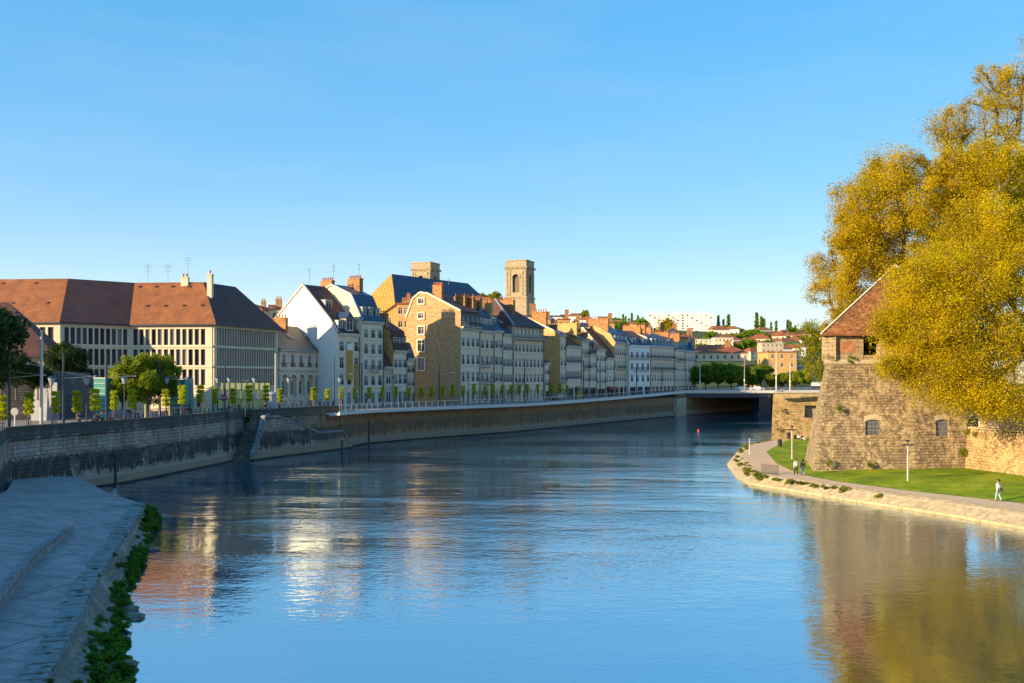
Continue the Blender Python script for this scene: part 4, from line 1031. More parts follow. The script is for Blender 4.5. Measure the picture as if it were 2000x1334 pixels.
# roof
RA,RB,R1,R2 = (-72.9,151.3,ORZ),(-64.7,158.0,ORZ),(-52.5,156.8,ORZ),(-48.9,163.0,ORZ-.2)
RD = (-97,153.4,ORZ)
def ov(p, c, d=.5): v = Vector((p[0]-c[0],p[1]-c[1])).normalized(); return (p[0]+v.x*d,p[1]+v.y*d,OZE+.05)
eD,eA,eB,eC,eC1 = (D0[0],D0[1]-.6,OZE+.05),ov(A0,RA),(B0[0]+.15,B0[1]-.6,OZE+.05),ov(C0,R1,.8),ov(C1,R2,.9)
bk1,bk2 = (-55.5,170.6,OZE+.05),(-98,162.6,OZE+.05)
mb = MB()
for q in ([eD,eA,RA,RD],[eB,eC,R1,RB]): mb.poly(q, 0)  # slopes facing the sun: lit tone put into the orange tile colour
for q in ([eA,eB,RB,RA],[eC,eC1,R2,R1],[eC1,bk1,R2],[bk1,(-60,165,OZE+.05),RB,R1,R2],[(-60,165,OZE+.05),bk2,RD,RA,RB]): mb.poly(q, 1)  # slopes turned from the sun: shade put into the browner tile colour
low = [(p[0],p[1],p[2]-.25) for p in (eD,eA,eB,eC,eC1)]; up = (eD,eA,eB,eC,eC1)
for i in range(4): mb.poly([low[i],low[i+1],up[i+1],up[i]], 2)
for (e,l),(ci,cj) in zip(((eD,eA),(eA,eB),(eB,eC),(eC,eC1)), faces): mb.poly([(e[0],e[1],e[2]-.25),(l[0],l[1],l[2]-.25),(cj[0],cj[1],OZE-.19),(ci[0],ci[1],OZE-.19)], 2)
rf = obuild(mb, 'roof', [M['roof_orange'], M['roof_brown'], M['iron']])
def roofwin(parent, c, ang, tilt, w=1.3, h=1.0):
    m2 = MB(); m2.box(-w/2,w/2,-h/2,h/2,-.05,.14); f = m2.build('roof_window', M['galvanised'], parent)
    m3 = MB(); m3.box(-w/2+.1,w/2-.1,-h/2+.1,h/2-.1,.141,.16); m3.build('pane', M['glass'], f)
    f.location = c; f.rotation_euler = (tilt,0,ang); return f
for (a_,b_,c_,d_) in ((eB,eC,R1,RB),(eD,eA,RA,RD)):
    for k in range(8):
        tt_ = (.12 if k%2 else .62); uu_ = (k+.7)/8.6; lo_ = Vector(a_).lerp(Vector(b_),uu_); hi_ = Vector(d_).lerp(Vector(c_),uu_); p_ = lo_.lerp(hi_, .3+tt_*.95 if tt_ > .5 else .42)
        m2 = MB(); m2.box(-.2,.2,-.2,.2,-.1,.22); v_ = m2.build('roof_vent', M['roof_brown'], of); v_.location = (p_.x+60,p_.y-150,p_.z-GZ)
o = roofwin(of, (-67.9+60,150.9-150+.35,22.4-GZ+.55), math.atan2(6.9,8.1), R(46)); 
c_ = chimney(of, -50.6+60-.4,-50.6+60+.4, 4.0,5.0, 22.5-GZ, 28.4-GZ, 1, 'pale_stone')
c_ = chimney(of, -55.6+60-.6,-55.6+60+.6, 6.4,7.2, 26.5-GZ, 28.1-GZ, 2, 'cream_render', along='x')
chimney(of, -88+60-.6,-88+60+.6, 3.0,3.8, 26-GZ, 28.3-GZ, 2, 'cream_render', along='x')
for ax_ in (-62,-58.6,-55.2): antenna(of, ax_+60, 7.0, ORZ-GZ, 3.0 if ax_<-56 else 4.2)
m2 = MB(); m2.bar((C0[0]-.3+60,C0[1]-.18-150,0),(C0[0]-.3+60,C0[1]-.18-150,OZE-GZ),.12); m2.build('drainpipe', M['iron'], of)

# ---- arcaded low building ----------------------------------------------------
pxA,YA = 546,165.0; angA = 66.0; zeA = 16.2
ar = thing('arcaded_house', 'low stone building with a row of seven tall arches and slate hip roof', 'house', (X(pxA,YA),YA,0), R(angA), 'houses along the quay')
kA = (658-1000)/F; wA = (kA*YA - X(pxA,YA))/(math.cos(R(angA))-kA*math.sin(R(angA)))
mb = MB(); rects = []; nA = 7; pit = wA/nA
for k in range(nA):
    c = pit*(k+.5)
    rects.append((c-pit*.36,c+pit*.36,7.6,11.6)); rects.append((c-.42,c+.42,13.0,15.2))
    for s in (-.4,.25): rects.append((c+s,c+s+.3,5.95,6.8))
front(mb, 0, wA, GZ-.5, zeA, rects, .5)
for r in rects: mb.poly([(r[0],.5,r[2]),(r[1],.5,r[2]),(r[1],.5,r[3]),(r[0],.5,r[3])], 1 if r[3]<7 else 0)
# arch heads: fillers in the corners
for k in range(nA):
    c = pit*(k+.5); rr_ = pit*.36; zc = 11.6-rr_
    for s in (-1,1):
        arc = [(c+s*rr_*math.cos(t*math.pi/12), -.0, zc+rr_*math.sin(t*math.pi/12)) for t in range(7)]
        mb.poly([(c+s*rr_,0,11.6)]+arc[::-1] if s<0 else [(c+s*rr_,0,11.6)]+arc)
dA = 11.0
mb.poly([(0,0,GZ-.5),(0,0,zeA),(0,dA,zeA),(0,dA,GZ-.5)]); mb.poly([(wA,0,GZ-.5),(wA,dA,GZ-.5),(wA,dA,zeA),(wA,0,zeA)]); mb.poly([(0,dA,GZ-.5),(0,dA,zeA),(wA,dA,zeA),(wA,dA,GZ-.5)])
mb.build('wall', [M['pink_stone'], M['glass_dark']], ar)
for k in range(nA):
    c = pit*(k+.5); m2 = MB(); rr_ = pit*.36
    m2.box(c-pit*.5+.02,c-rr_-.02,-.18,-.004,7.3,11.6-rr_) ; m2.box(c+rr_+.02,c+pit*.5-.02,-.18,-.004,7.3,11.6-rr_)
    for t in range(10):
        a_,b_ = math.pi*t/10, math.pi*(t+1)/10
        m2.add([(c+q*math.cos(w_),y_,11.6-rr_+q*math.sin(w_)) for y_ in (-.2,-.004) for q in (rr_+.02,rr_+.32) for w_ in (a_,b_)], [(0,1,3,2),(4,6,7,5),(0,2,6,4),(1,5,7,3),(2,3,7,6),(0,4,5,1)])
    m2.build('arch', M['pale_stone'], ar)
    o = put_window(ar, c, 7.9, .95, 2.6, near=True, y=.25)
    o = put_window(ar, c, 13.0, .8, 2.15, near=True, y=.1); win_guard(ar, c, 12.95, 1.5, 'iron_blue'); 
m2 = MB(); m2.box(.02,wA-.02,-.3,-.004,12.3,12.55); m2.build('string_course', M['stone_trim'], ar)
m2 = MB(); m2.box(-.1,wA+.1,-.4,-.004,zeA-.35,zeA-.03); m2.build('cornice', M['zinc'], ar)
m2 = MB(); m2.box(.02,wA-.02,-.1,-.004,7.0,7.25); m2.build('plinth', M['pale_stone'], ar)
zr = 20.9; m2 = MB(); e=.45
m2.poly([(-e,-e,zeA),(wA+e,-e,zeA),(wA-4.5,dA/2,zr),(-.3,dA/2,zr)]); m2.poly([(wA+e,-e,zeA),(wA+e,dA+e,zeA),(wA-4.5,dA/2,zr)]); m2.poly([(wA+e,dA+e,zeA),(-e,dA+e,zeA),(-.3,dA/2,zr),(wA-4.5,dA/2,zr)]); m2.poly([(-e,dA+e,zeA),(-e,-e,zeA),(-.3,dA/2,zr)])
rf = m2.build('roof', M['slate_mixed'], ar)
for u in (1.3,6.2,11.6): roofwin(ar, (u,2.6,18.65), 0, R(39), .9, 1.1)
chimney(ar, wA*.36,wA*.36+.7,3.6,6.4,18.5,22.3,4); chimney(ar, wA*.78,wA*.78+.7,4.2,6.0,18.5,21.6,2)

# ---- white gable house --------------------------------------------------------
def zof(py, Y): return Zp(py, Y)
A1 = 53.9
h,w_ = house(660,172,A1,703,18,19.4,[(0,19.4),(2.0,21.9),(9.6,28.9),(18,22.4)],'pale_stone','roof_brown','white_render',4,3,1.0,2.1,
  'tall house whose broad blank white gable faces the camera, banners on its front',near=True,verge='stone_trim',strings=True,trim='pale_stone',ant=((1,9,29),),
  chims=((3.2,3.8,13,15.5,25,27.6,4),))
m2 = MB(); m2.box(w_*.38,w_*.62,-.28,-.2,10.6,16.2); m2.build('banner', plain('banner_ochre', (.55,.30,.06), .8, .2, 2), h)
m2 = MB(); m2.box(w_*.74,w_*.9,-.28,-.2,8.9,13.6); m2.build('banner', plain('banner_orange', (.55,.26,.08), .8, .2, 2), h)
m2 = MB(); m2.box(w_*.38,w_*.62,-.27,-.21,16.21,17.5); m2.build('banner', M['white_trim'], h)
pr_ = [(0,19.4),(2.0,21.9),(9.6,28.9)]
dormer(h, w_*.2, 20.0, .9, 1.7, pr_, near=True); dormer(h, w_*.86, 20.0, .9, 1.7, pr_); dormer(h, w_*.53, 20.0, 1.6, 2.2, pr_, wall='shutter_wood', roof='slate_blue', gable=True, out=.5); dormer(h, w_*.35, 24.3, 1.4, 1.4, pr_, wall='zinc', roof='zinc')
# ---- tall cream house ---------------------------------------------------------
h,w_ = house(708,176,A1,749,14,21.9,[(0,21.9),(3,27.0),(8.4,29.2),(12,28),(14,22)],'cream_render','slate_blue','cream_render',5,3,.95,1.9,
  'tall narrow cream house with curved blue slate mansard and red chimney pots',near=True,verge='zinc',balconies=((2,.28,.72),),
  chims=((.1,.9,8.6,11.8,27.5,30.2,6),(4.3,5.3,5.2,8.6,26.5,30.8,7)),ant=((.5,8.5,30),(5,6,30.5)))
pr_ = [(0,21.9),(3,27.0)]
for u in (.18,.5,.82): dormer(h, w_*u, 22.7, .75, 1.7, pr_, wall='shutter_wood', roof='zinc')
YY = end_Y(708,176,A1,749)
# ---- low infill, mansard house, narrow house
h,w_ = house(749.5,YY+.3,A1,768,12,13.2,[(0,13.2),(4,18.5),(8,21.8),(12,18)],'grey_render','roof_brown','grey_render',2,1,1.3,1.6,
  'low grey infill house with steep dark roof right of the cream house',near=True,guards=False)
YY = end_Y(749.5,YY,A1,768)
h,w_ = house(768.3,YY,A1,795,11,16.5,[(0,16.5),(.9,20.3),(5,22.4),(11,18)],'pale_stone','roof_brown','ochre_render',3,3,.85,1.9,
  'small pale house with brown mansard floor and three white dormers, pots on its gable',near=True,dorm=(3,17.2,.9,1.9,dict(wall='wood_brown',roof='roof_brown')),
  chims=((.0,.7,2,8,21,23.9,9),))
YY = end_Y(768.3,YY,A1,795)
h,w_ = house(795.5,YY+.2,A1,810,9,15.0,[(0,15.0),(1.4,18),(4.5,18.8),(9,15.5)],'pink_stone','slate_blue','pink_stone',3,2,.75,1.7,
  'narrow two-bay house with small blue mansard at the corner of the side street',near=True,dorm=(1,15.6,.7,1.3,dict(wall='slate_blue',roof='slate')))
# ---- yellow gable house
h,w_ = house(900,192,A1,937.5,15.4,21.5,[(0,24.9),(9.1,29.0),(11.3,29.3),(13.4,28.1),(15.4,24)],'pale_stone','roof_brown','ochre_wall',4,4,.82,2.0,
  'tall house with a huge golden stone gable pierced by five small windows',near=True,verge='cream_render',
  gwins=[(10.9,zof(592,197),1.6,1.1),(10.9,zof(621,197),1.6,1.1),(10.9,zof(652,197),1.7,1.6),(10.9,zof(686,197),1.9,2.4),(10.9,zof(723,197),1.9,2.6)],
  chims=((.3,1.1,5.5,7.4,26.5,30.7,5),(1.6,2.2,8.0,9.2,27,31,2),(5,5.8,3,6,25,28.6,7)),ant=((2,5,29),))
mb = MB()
rects = [(w_*(k+.5)/4-.42,w_*(k+.5)/4+.42,22.1,23.8) for k in range(4)]
front(mb, 0, w_, 21.5, 24.9, rects, .22); mb.build('attic_wall', M['slate'], h)
for r in rects: put_window(h, (r[0]+r[1])/2, r[2], .84, 1.7)
balcony(h, .1, w_-.1, 21.75, .75, 'iron_blue', 1.0)
gable_root = h
YY = end_Y(900,192,A1,937.5)
# gable's missing front strip is covered by its own wall; next houses
def run(px0, Y0, px1, ang, **k):
    r_ = house(px0, Y0, ang, px1, **k); return r_[0], r_[1], end_Y(px0, Y0, ang, px1)
h,w_,YY = run(937.8,YY,965,A1,depth=12,ze=21.2,prof=[(0,21.2),(1.2,24.6),(5,26.5),(12,24)],wall='limestone',roof='slate',floors=4,bays=3,ww=.85,wh=2.0,
  label='lilac-grey stone house with rounded dormer and small black balconies beside the golden gable',near=True,balconies=((2,.1,.6),(1,.1,.9)),dorm=(3,22,.8,1.7,dict(wall='white_trim',roof='slate')),chims=((.1,.9,2,6,25,28.4,7),(3,3.8,4,7.5,25,28.2,6)))
h,w_,YY = run(965.3,YY,982,A1,depth=13,ze=21.4,prof=[(0,21.4),(6,26.8),(13,22)],wall='limestone',roof='slate_blue',floors=4,bays=2,ww=.8,wh=1.8,
  label='two-bay stone house with a plain blue slate roof and white skylight box',near=False,shutters=True,dorm=(1,22.6,1.6,1.5,dict(wall='white_trim',roof='white_trim')),chims=((.1,.9,4,8,24,28.6,7),))
h,w_,YY = run(982.3,YY,1002,A1,depth=13,ze=20.8,prof=[(0,20.8),(6.5,25.5),(13,21)],wall='cream_render',roof='slate',floors=4,bays=3,ww=.72,wh=1.7,
  label='cream house under a wide dark slate roof just left of the corner house',near=False,strings=True,shutters=True,chims=((.1,.9,3.4,5.2,22.5,27.8,2,'ochre_render'),))
# corner house with pyramidal roof
YR = YY
h,w_,YY = run(1004,YY+.2,1062,A1,depth=16,ze=20.6,prof=[(0,22.6),(6.5,25.0),(16,25)],wall='limestone',roof='slate',gable='pale_stone',floors=4,bays=8,ww=.72,wh=1.9,
  label='big corner house with iron balcony round its top floor and steep brown roof',near=False,balconies=(),
  gwins=[(2.2,17.6,.9,1.7),(2.2,14.2,.9,1.8),(2.2,10.6,.9,2.0)],chims=((6,6.8,4.6,12,25,29.2,12),))
mb = MB(); e=.3; zb_=22.7; ap_=(2.0,7.5,30.2)
q = [(-e,-e,zb_),(w_+e,-e,zb_),(w_+e,16,zb_),(-e,16,zb_)]; r1_=(2.2,7.0,29.4); r2_=(w_-3,7.0,27.2)
mb.poly([q[0],q[1],r2_,r1_]); mb.poly([q[1],q[2],r2_]); mb.poly([q[2],q[3],r1_,r2_]); mb.poly([q[3],q[0],r1_]); mb.build('hip_roof', M['roof_brown'], h)
mb = MB(); mb.bar(q[0],r1_,.3); mb.bar(q[1],r2_,.2); mb.build('hip_ridges', M['zinc'], h)
mb = MB(); front(mb, 0, w_, 20.6, 22.65, [(w_*(k+.5)/8-.35,w_*(k+.5)/8+.35,21.0,22.3) for k in range(8)], .2, .5); mb.poly([(0,.5,20.6),(0,.5,22.65),(0,16,22.65),(0,16,20.6)]); mb.build('attic_wall', M['cream_render'], h)
for k in range(8): put_window(h, w_*(k+.5)/8, 21.0, .7, 1.3, y=.5)
balcony(h, -.6, w_+.3, 19.9, 1.1, 'iron_blue', 1.0); balcony(h, .6, 3.0, 9.7, .8)
# ---- further along, bending away
A2 = 60.0
h,w_,YY = run(1064,YY+2.5,1073.5,A2,depth=9,ze=14.6,prof=[(0,14.6),(4.5,17),(9,15)],wall='pale_stone',roof='roof_brown',floors=3,bays=2,ww=.8,wh=1.5,label='low pale two-bay house tucked under the second golden gable',shop=True)
h,w_,YY = run(1094,YY+6.5,1105.5,A2,depth=15,ze=zof(653,229),prof=[(0,zof(653,229)),(9,zof(622,232)),(15,zof(640,235))],wall='limestone',roof='slate',gable='ochre_render',floors=4,bays=2,ww=.8,wh=1.7,
  label='tall narrow house whose plain golden gable rises behind the low pale house',verge='cream_render',balconies=((1,.05,.95),),chims=((.2,1.0,4,8,24,27.6,6),))
h,w_,YY = run(1106,YY,1136,A2,depth=11,ze=zof(676,236),prof=[(0,zof(676,236)),(5.5,zof(655,238)),(11,zof(670,240))],wall='pink_stone',roof='roof_brown',floors=3,bays=7,ww=.75,wh=1.9,
  label='wide pinkish house with seven bays and a low brown roof, shops below',shop=True,shutters=True,chims=((.3,1.1,3,5,21,24.5,3),(9,9.8,3,5,21,23.5,3)),awn=((.55,.95,plain('awning_blue',(.12,.16,.28),.8)),))
h,w_,YY = run(1136.5,YY,1151,A2,depth=12,ze=zof(666,245),prof=[(0,zof(666,245)),(6,zof(650,247)),(12,zof(655,249))],wall='limestone',roof='slate',gable='ochre_render',floors=4,bays=3,ww=.75,wh=1.7,
  label='grey three-bay house with two dark balconies and a broad yellow chimney wall',shop=True,balconies=((3,.25,.95),(2,.25,.95)),chims=((.0,.8,1.5,9,21,zof(634,247),8,'ochre_render'),))
h,w_,YY = run(1151.5,YY,1165,A2,depth=11,ze=zof(692,251),prof=[(0,zof(692,251)),(.9,zof(672,251)),(4.5,zof(655,253)),(11,zof(672,255))],wall='pink_stone',roof='roof_brown',gable='ochre_render',floors=3,bays=3,ww=.75,wh=1.6,
  label='pinkish house with a round arch window high up under a purple mansard',shop=True,dorm=(2,zof(689,251),.8,1.5,dict(wall='wood_brown',roof='slate')),chims=((.3,1,3,7,23,zof(642,252),5),))
h,w_,YY = run(1165.5,YY,1183,A2,depth=11,ze=zof(684,257),prof=[(0,zof(684,257)),(5,zof(664,259)),(11,zof(675,261))],wall='cream_render',roof='slate',floors=4,bays=4,ww=.72,wh=1.6,
  label='cream four-bay house with grey slate roof left of a dark-roofed white gable',shop=True,chims=((.3,1,3,6,22,zof(652,258),4),))
h,w_,YY = run(1184,YY,1200,A2,depth=14,ze=zof(700,262),prof=[(0,zof(700,262)),(1.5,zof(684,262)),(7,zof(645,265)),(10,zof(646,267)),(14,zof(664,268))],wall='pale_stone',roof='roof_brown',gable='ochre_render',floors=3,bays=3,ww=.75,wh=1.6,
  label='house with white-edged ochre gable and dark steep roof above three pale bays',shop=True,verge='white_trim',awn=((.1,.9,plain('awning_red',(.35,.10,.08),.8)),))
h,w_,YY = run(1200.5,YY,1227,A2,depth=13,ze=zof(671,270),prof=[(0,zof(671,270)),(1.2,zof(657,270)),(6,zof(640,273)),(13,zof(655,275))],wall='limestone',roof='slate_blue',gable='ochre_render',floors=4,bays=6,ww=.75,wh=1.9,
  label='grey six-bay house with blue mansard and a long balcony on the second floor',shop=True,dorm=(4,zof(669,270),.85,1.3,dict(wall='white_trim',roof='slate')),balconies=((2,.1,.7),),chims=((.1,.9,2,8,24,zof(628,272),8),))
YY = 262
h,w_,YY = run(1229,YY,1271,40,depth=14,ze=zof(674,264),prof=[(0,zof(674,264)),(1.2,zof(664,264)),(6,zof(646,267)),(14,zof(650,271))],wall='white_render',roof='slate',floors=4,bays=4,ww=.95,wh=1.9,
  label='bright white corner house with pale dormers, turned towards the river, wide balcony on top',shop=True,trim='white_trim',dorm=(2,zof(672,264),1.3,1.5,dict(wall='white_trim',roof='white_trim')),balconies=((3,.0,1.0),(2,.2,.85),),verge='white_trim',chims=((8,8.8,3,6,24,zof(640,265),3),))
h,w_,YY = run(1272,YY+.5,1317,A2,depth=13,ze=zof(676,276),prof=[(0,zof(676,276)),(1.5,zof(660,276)),(6,zof(650,279)),(13,zof(655,283))],wall='pink_stone',roof='slate_blue',floors=4,bays=9,ww=.85,wh=2.0,
  label='long lilac house with nine bays, blue slate mansard and two full-width balconies',shop=True,balconies=((3,.0,1.0),(2,.0,1.0)),dorm=(7,zof(674,276),.9,1.5,dict(wall='zinc',roof='zinc')),chims=((.1,1,2,9,24,zof(638,278),9),(10,11,4,9,24,zof(640,280),7)))
h,w_,YY = run(1317.5,YY,1338,A2,depth=13,ze=zof(684,295),prof=[(0,zof(684,295)),(6,zof(662,298)),(13,zof(668,302))],wall='limestone',roof='roof_brown',floors=4,bays=4,ww=.85,wh=2.0,
  label='grey house with one big dormer, second from the far end of the row',shop=True,dorm=(1,zof(682,295),1.6,1.8,dict(wall='cream_render',roof='slate')),balconies=((3,.1,.9),),chims=((.1,1,2,9,22,zof(652,297),7),))
h,w_,YY = run(1338.5,YY,1359,A2,depth=13,ze=zof(688,310),prof=[(0,zof(688,310)),(6,zof(664,313)),(13,zof(672,317))],wall='pink_stone',roof='slate',floors=4,bays=5,ww=.85,wh=2.0,
  label='pinkish end house with a small pointed slate spire at the bridge corner',shop=True,chims=((.1,1,2,9,22,zof(656,311),7),))
mb = MB(); mb.lathe([(1.6,0),(1.7,.3),(.7,2.6),(.12,6.5),(0,6.6)], 8, (w_-1.5,1.5,zof(690,312))); mb.build('spire', M['slate_blue'], h)

# ---- second row of roofs and chimneys behind ---------------------------------
def backhouse(px0, px1, Y, ytop, ybase, label, wall='ochre_render', roof='roof_brown', n=5, kind='gable', name='back_house', win=2, rz=0.0, ridge=None, group='houses behind the quay row', depth=10):
    x0, x1 = X(px0,Y), X(px1,Y); W_ = x1-x0; zt = Zp(ytop,Y); zb = Zp(ybase,Y)
    r = thing(name, label, 'house', (x0,Y,0), rz, group)
    hgt = (ridge if ridge is not None else min(3.2, W_*.35)); ze_ = zt-hgt
    mb = MB(); rects = []
    zb = min(zb, ze_-3)
    for j in range(2):
        for k in range(win):
            c = W_*(k+.5)/win; zz = ze_-2.2-j*3.0
            if zz > zb+.3: rects.append((c-.45,c+.45,zz,zz+1.5))
    front(mb, 0, W_, zb, ze_, rects, .2)
    if kind == 'gable': mb.poly([(0,0,ze_),(W_,0,ze_),(W_/2,0,zt)]); mb.poly([(0,depth,ze_),(W_/2,depth,zt),(W_,depth,ze_)])
    mb.poly([(0,0,zb),(0,0,ze_),(0,depth,ze_),(0,depth,zb)]); mb.poly([(W_,0,zb),(W_,depth,zb),(W_,depth,ze_),(W_,0,ze_)]); mb.poly([(0,depth,zb),(0,depth,ze_),(W_,depth,ze_),(W_,depth,zb)])
    mb.build('wall', M[wall], r)
    m2 = MB(); e = .3
    if kind == 'gable':
        for s in (0,1):
            xa = -e if s == 0 else W_+e
            za = ze_-e*hgt/(W_/2)
            m2.add([(xa,-e,za+.05),(W_/2,-e,zt+.05),(W_/2,depth+e,zt+.05),(xa,depth+e,za+.05),(xa,-e,za+.22),(W_/2,-e,zt+.22),(W_/2,depth+e,zt+.22),(xa,depth+e,za+.22)],[(0,1,2,3),(4,7,6,5),(0,4,5,1),(1,5,6,2),(2,6,7,3),(3,7,4,0)])
    elif kind == 'long':
        m2.add([(-e,-e,ze_),(W_+e,-e,ze_),(W_+e,depth+e,ze_),(-e,depth+e,ze_),(depth*.25,depth/2,zt),(W_-depth*.4,depth/2,zt)],[(0,1,5,4),(1,2,5),(2,3,4,5),(3,0,4),(0,3,2,1)])
    else:
        m2.box(-.2,W_+.2,-.2,depth+.2,ze_,ze_+.35)
    m2.build('roof', M[roof], r)
    for q in rects: put_window(r, (q[0]+q[1])/2, q[2], q[1]-q[0], 1.5)
    if n: chimney(r, W_*.62, W_*.62+min(2.2,W_*.3), depth*.35, depth*.35+.8, ze_, zt+1.3, n, along='x')
    return r
BH = [(746,804,214,594,690,'golden-orange house with tall chimney walls left of the big golden gable','ochre_render','roof_brown',6,'gable'),
 (776,800,206,586,690,'narrow orange chimney-like house end with a dark gap beside the golden gable','ochre_render','roof_red',3,'flat'),
 (905,960,232,592,660,'back house with blue roof and a row of chimneys behind the golden gable','ochre_render','slate_blue',8,'long'),
 (966,990,226,604,660,'white-topped back house left of the belfry','white_render','slate_blue',4,'flat'),
 (1012,1050,246,605,660,'back house with a long comb of orange chimney pots under the belfry','ochre_render','roof_brown',9,'flat'),
 (1056,1076,262,620,680,'brown-roofed back house right of the belfry foot','ochre_render','roof_brown',5,'gable'),
 (1074,1098,275,610,680,'white flat-topped back house with balconies above the golden gable','white_render','roof_brown',0,'flat'),
 (1090,1114,262,616,680,'tall orange back house with a crown of chimney pots','ochre_render','roof_red',6,'flat'),
 (1112,1136,272,626,690,'back house with bright yellow gable and white edge','ochre_render','slate_blue',3,'gable'),
 (1130,1156,285,628,690,'blue-roofed back house behind the broad yellow chimney wall','cream_render','slate_blue',4,'long'),
 (1152,1180,292,628,690,'pale back house with a shallow ochre gable','ochre_render','roof_brown',4,'gable'),
 (1174,1200,280,622,690,'high orange back house with the tallest chimney block of the row','ochre_render','roof_red',6,'flat'),
 (1200,1222,300,640,690,'small orange back house with blue roof near the six-bay house','ochre_render','slate_blue',3,'gable'),
 (1252,1276,300,640,690,'orange back house right behind the white corner house','ochre_render','roof_brown',4,'gable'),
 (1276,1304,312,640,690,'orange back house under the yellow plane tree','ochre_render','roof_red',5,'flat'),
 (1300,1328,318,642,690,'cream back house with a dark chimney left of the white slab block','cream_render','roof_red',6,'gable'),
 (1326,1358,330,650,690,'red-roofed back house close to the row\'s far end','ochre_render','roof_red',6,'long'),
 (486,512,220,596,660,'cream back house with a red chimney behind the office roof','cream_render','roof_orange',2,'gable'),
 (508,545,225,592,660,'low pale house with tan roof left of the white gable','cream_render','roof_orange',3,'long')]
for b in BH: backhouse(*b)

# ---- church: nave roof with lozenge-tiled hip, two belfries -------------------
ch = thing('church_nave', 'great church nave with yellow patterned hip and long dark-blue slate roof', 'church', (0,0,0))
Yc = 236.0
def C(px, py, Y): return (X(px,Y), Y, Zp(py,Y))
def yel():
    m, ns, ls, b = newmat('glazed_tiles_yellow'); uv = coords(ns, ls, 'UV', (1,1,1)); mp = ns.new('ShaderNodeMapping'); ls.new(uv, mp.inputs[0]); mp.inputs['Rotation'].default_value = (0,0,0)
    mp.inputs['Scale'].default_value = (.9,.9,1)
    ck = ns.new('ShaderNodeTexBrick'); ck.offset = .5; ls.new(mp.outputs[0], ck.inputs['Vector'])
    for k,v in (('Scale',1.0),('Brick Width',1.1),('Row Height',.6),('Mortar Size',.10),('Mortar Smooth',.2)): ck.inputs[k].default_value = v
    ck.inputs['Color1'].default_value = (.52,.34,.04,1); ck.inputs['Color2'].default_value = (.44,.27,.03,1); ck.inputs['Mortar'].default_value = (.20,.11,.02,1)
    ls.new(ck.outputs[0], b.inputs['Base Color']); b.inputs['Roughness'].default_value = .4; return m
ea, eb = C(722,578,232), C(822,612,232); apx = C(765,535,240); rdg = C(914,556,262); ebk = C(955,600,262); eb2 = C(870,612,250)
# eaves at one height
zE = Zp(605,232); L0 = (X(706,232),232,zE); L1 = (X(806,232),232,zE)
dirn = Vector((rdg[0]-apx[0], rdg[1]-apx[1])).normalized(); Ln = math.hypot(rdg[0]-apx[0], rdg[1]-apx[1])
zR = apx[2]; ax2 = (apx[0]+dirn.x*Ln, apx[1]+dirn.y*Ln, zR-.2)
n2 = Vector((dirn.y,-dirn.x)); Hh = 9.5
f0 = Vector((apx[0],apx[1])) - dirn*7; 
c1 = f0 - n2*Hh; c2 = f0 + n2*Hh; c3 = Vector((ax2[0],ax2[1])) + dirn*8 + n2*Hh; c4 = c3 - n2*2*Hh
zE = zR - 11.5
mb = MB(); mb.poly([(c1.x,c1.y,zE),(c2.x,c2.y,zE),apx]); mb.build('patterned_hip', yel(), ch)
mb = MB(); mb.poly([(c2.x,c2.y,zE),(c3.x,c3.y,zE),ax2,apx]); mb.poly([(c3.x,c3.y,zE),(c4.x,c4.y,zE),ax2]); mb.poly([(c4.x,c4.y,zE),(c1.x,c1.y,zE),apx,ax2]); mb.build('roof', M['slate'], ch)
mb = MB(); mb.prism([(c.x,c.y) for c in (c1,c2,c3,c4)], GZ, zE-.02); mb.build('wall', M['ochre_render'], ch)
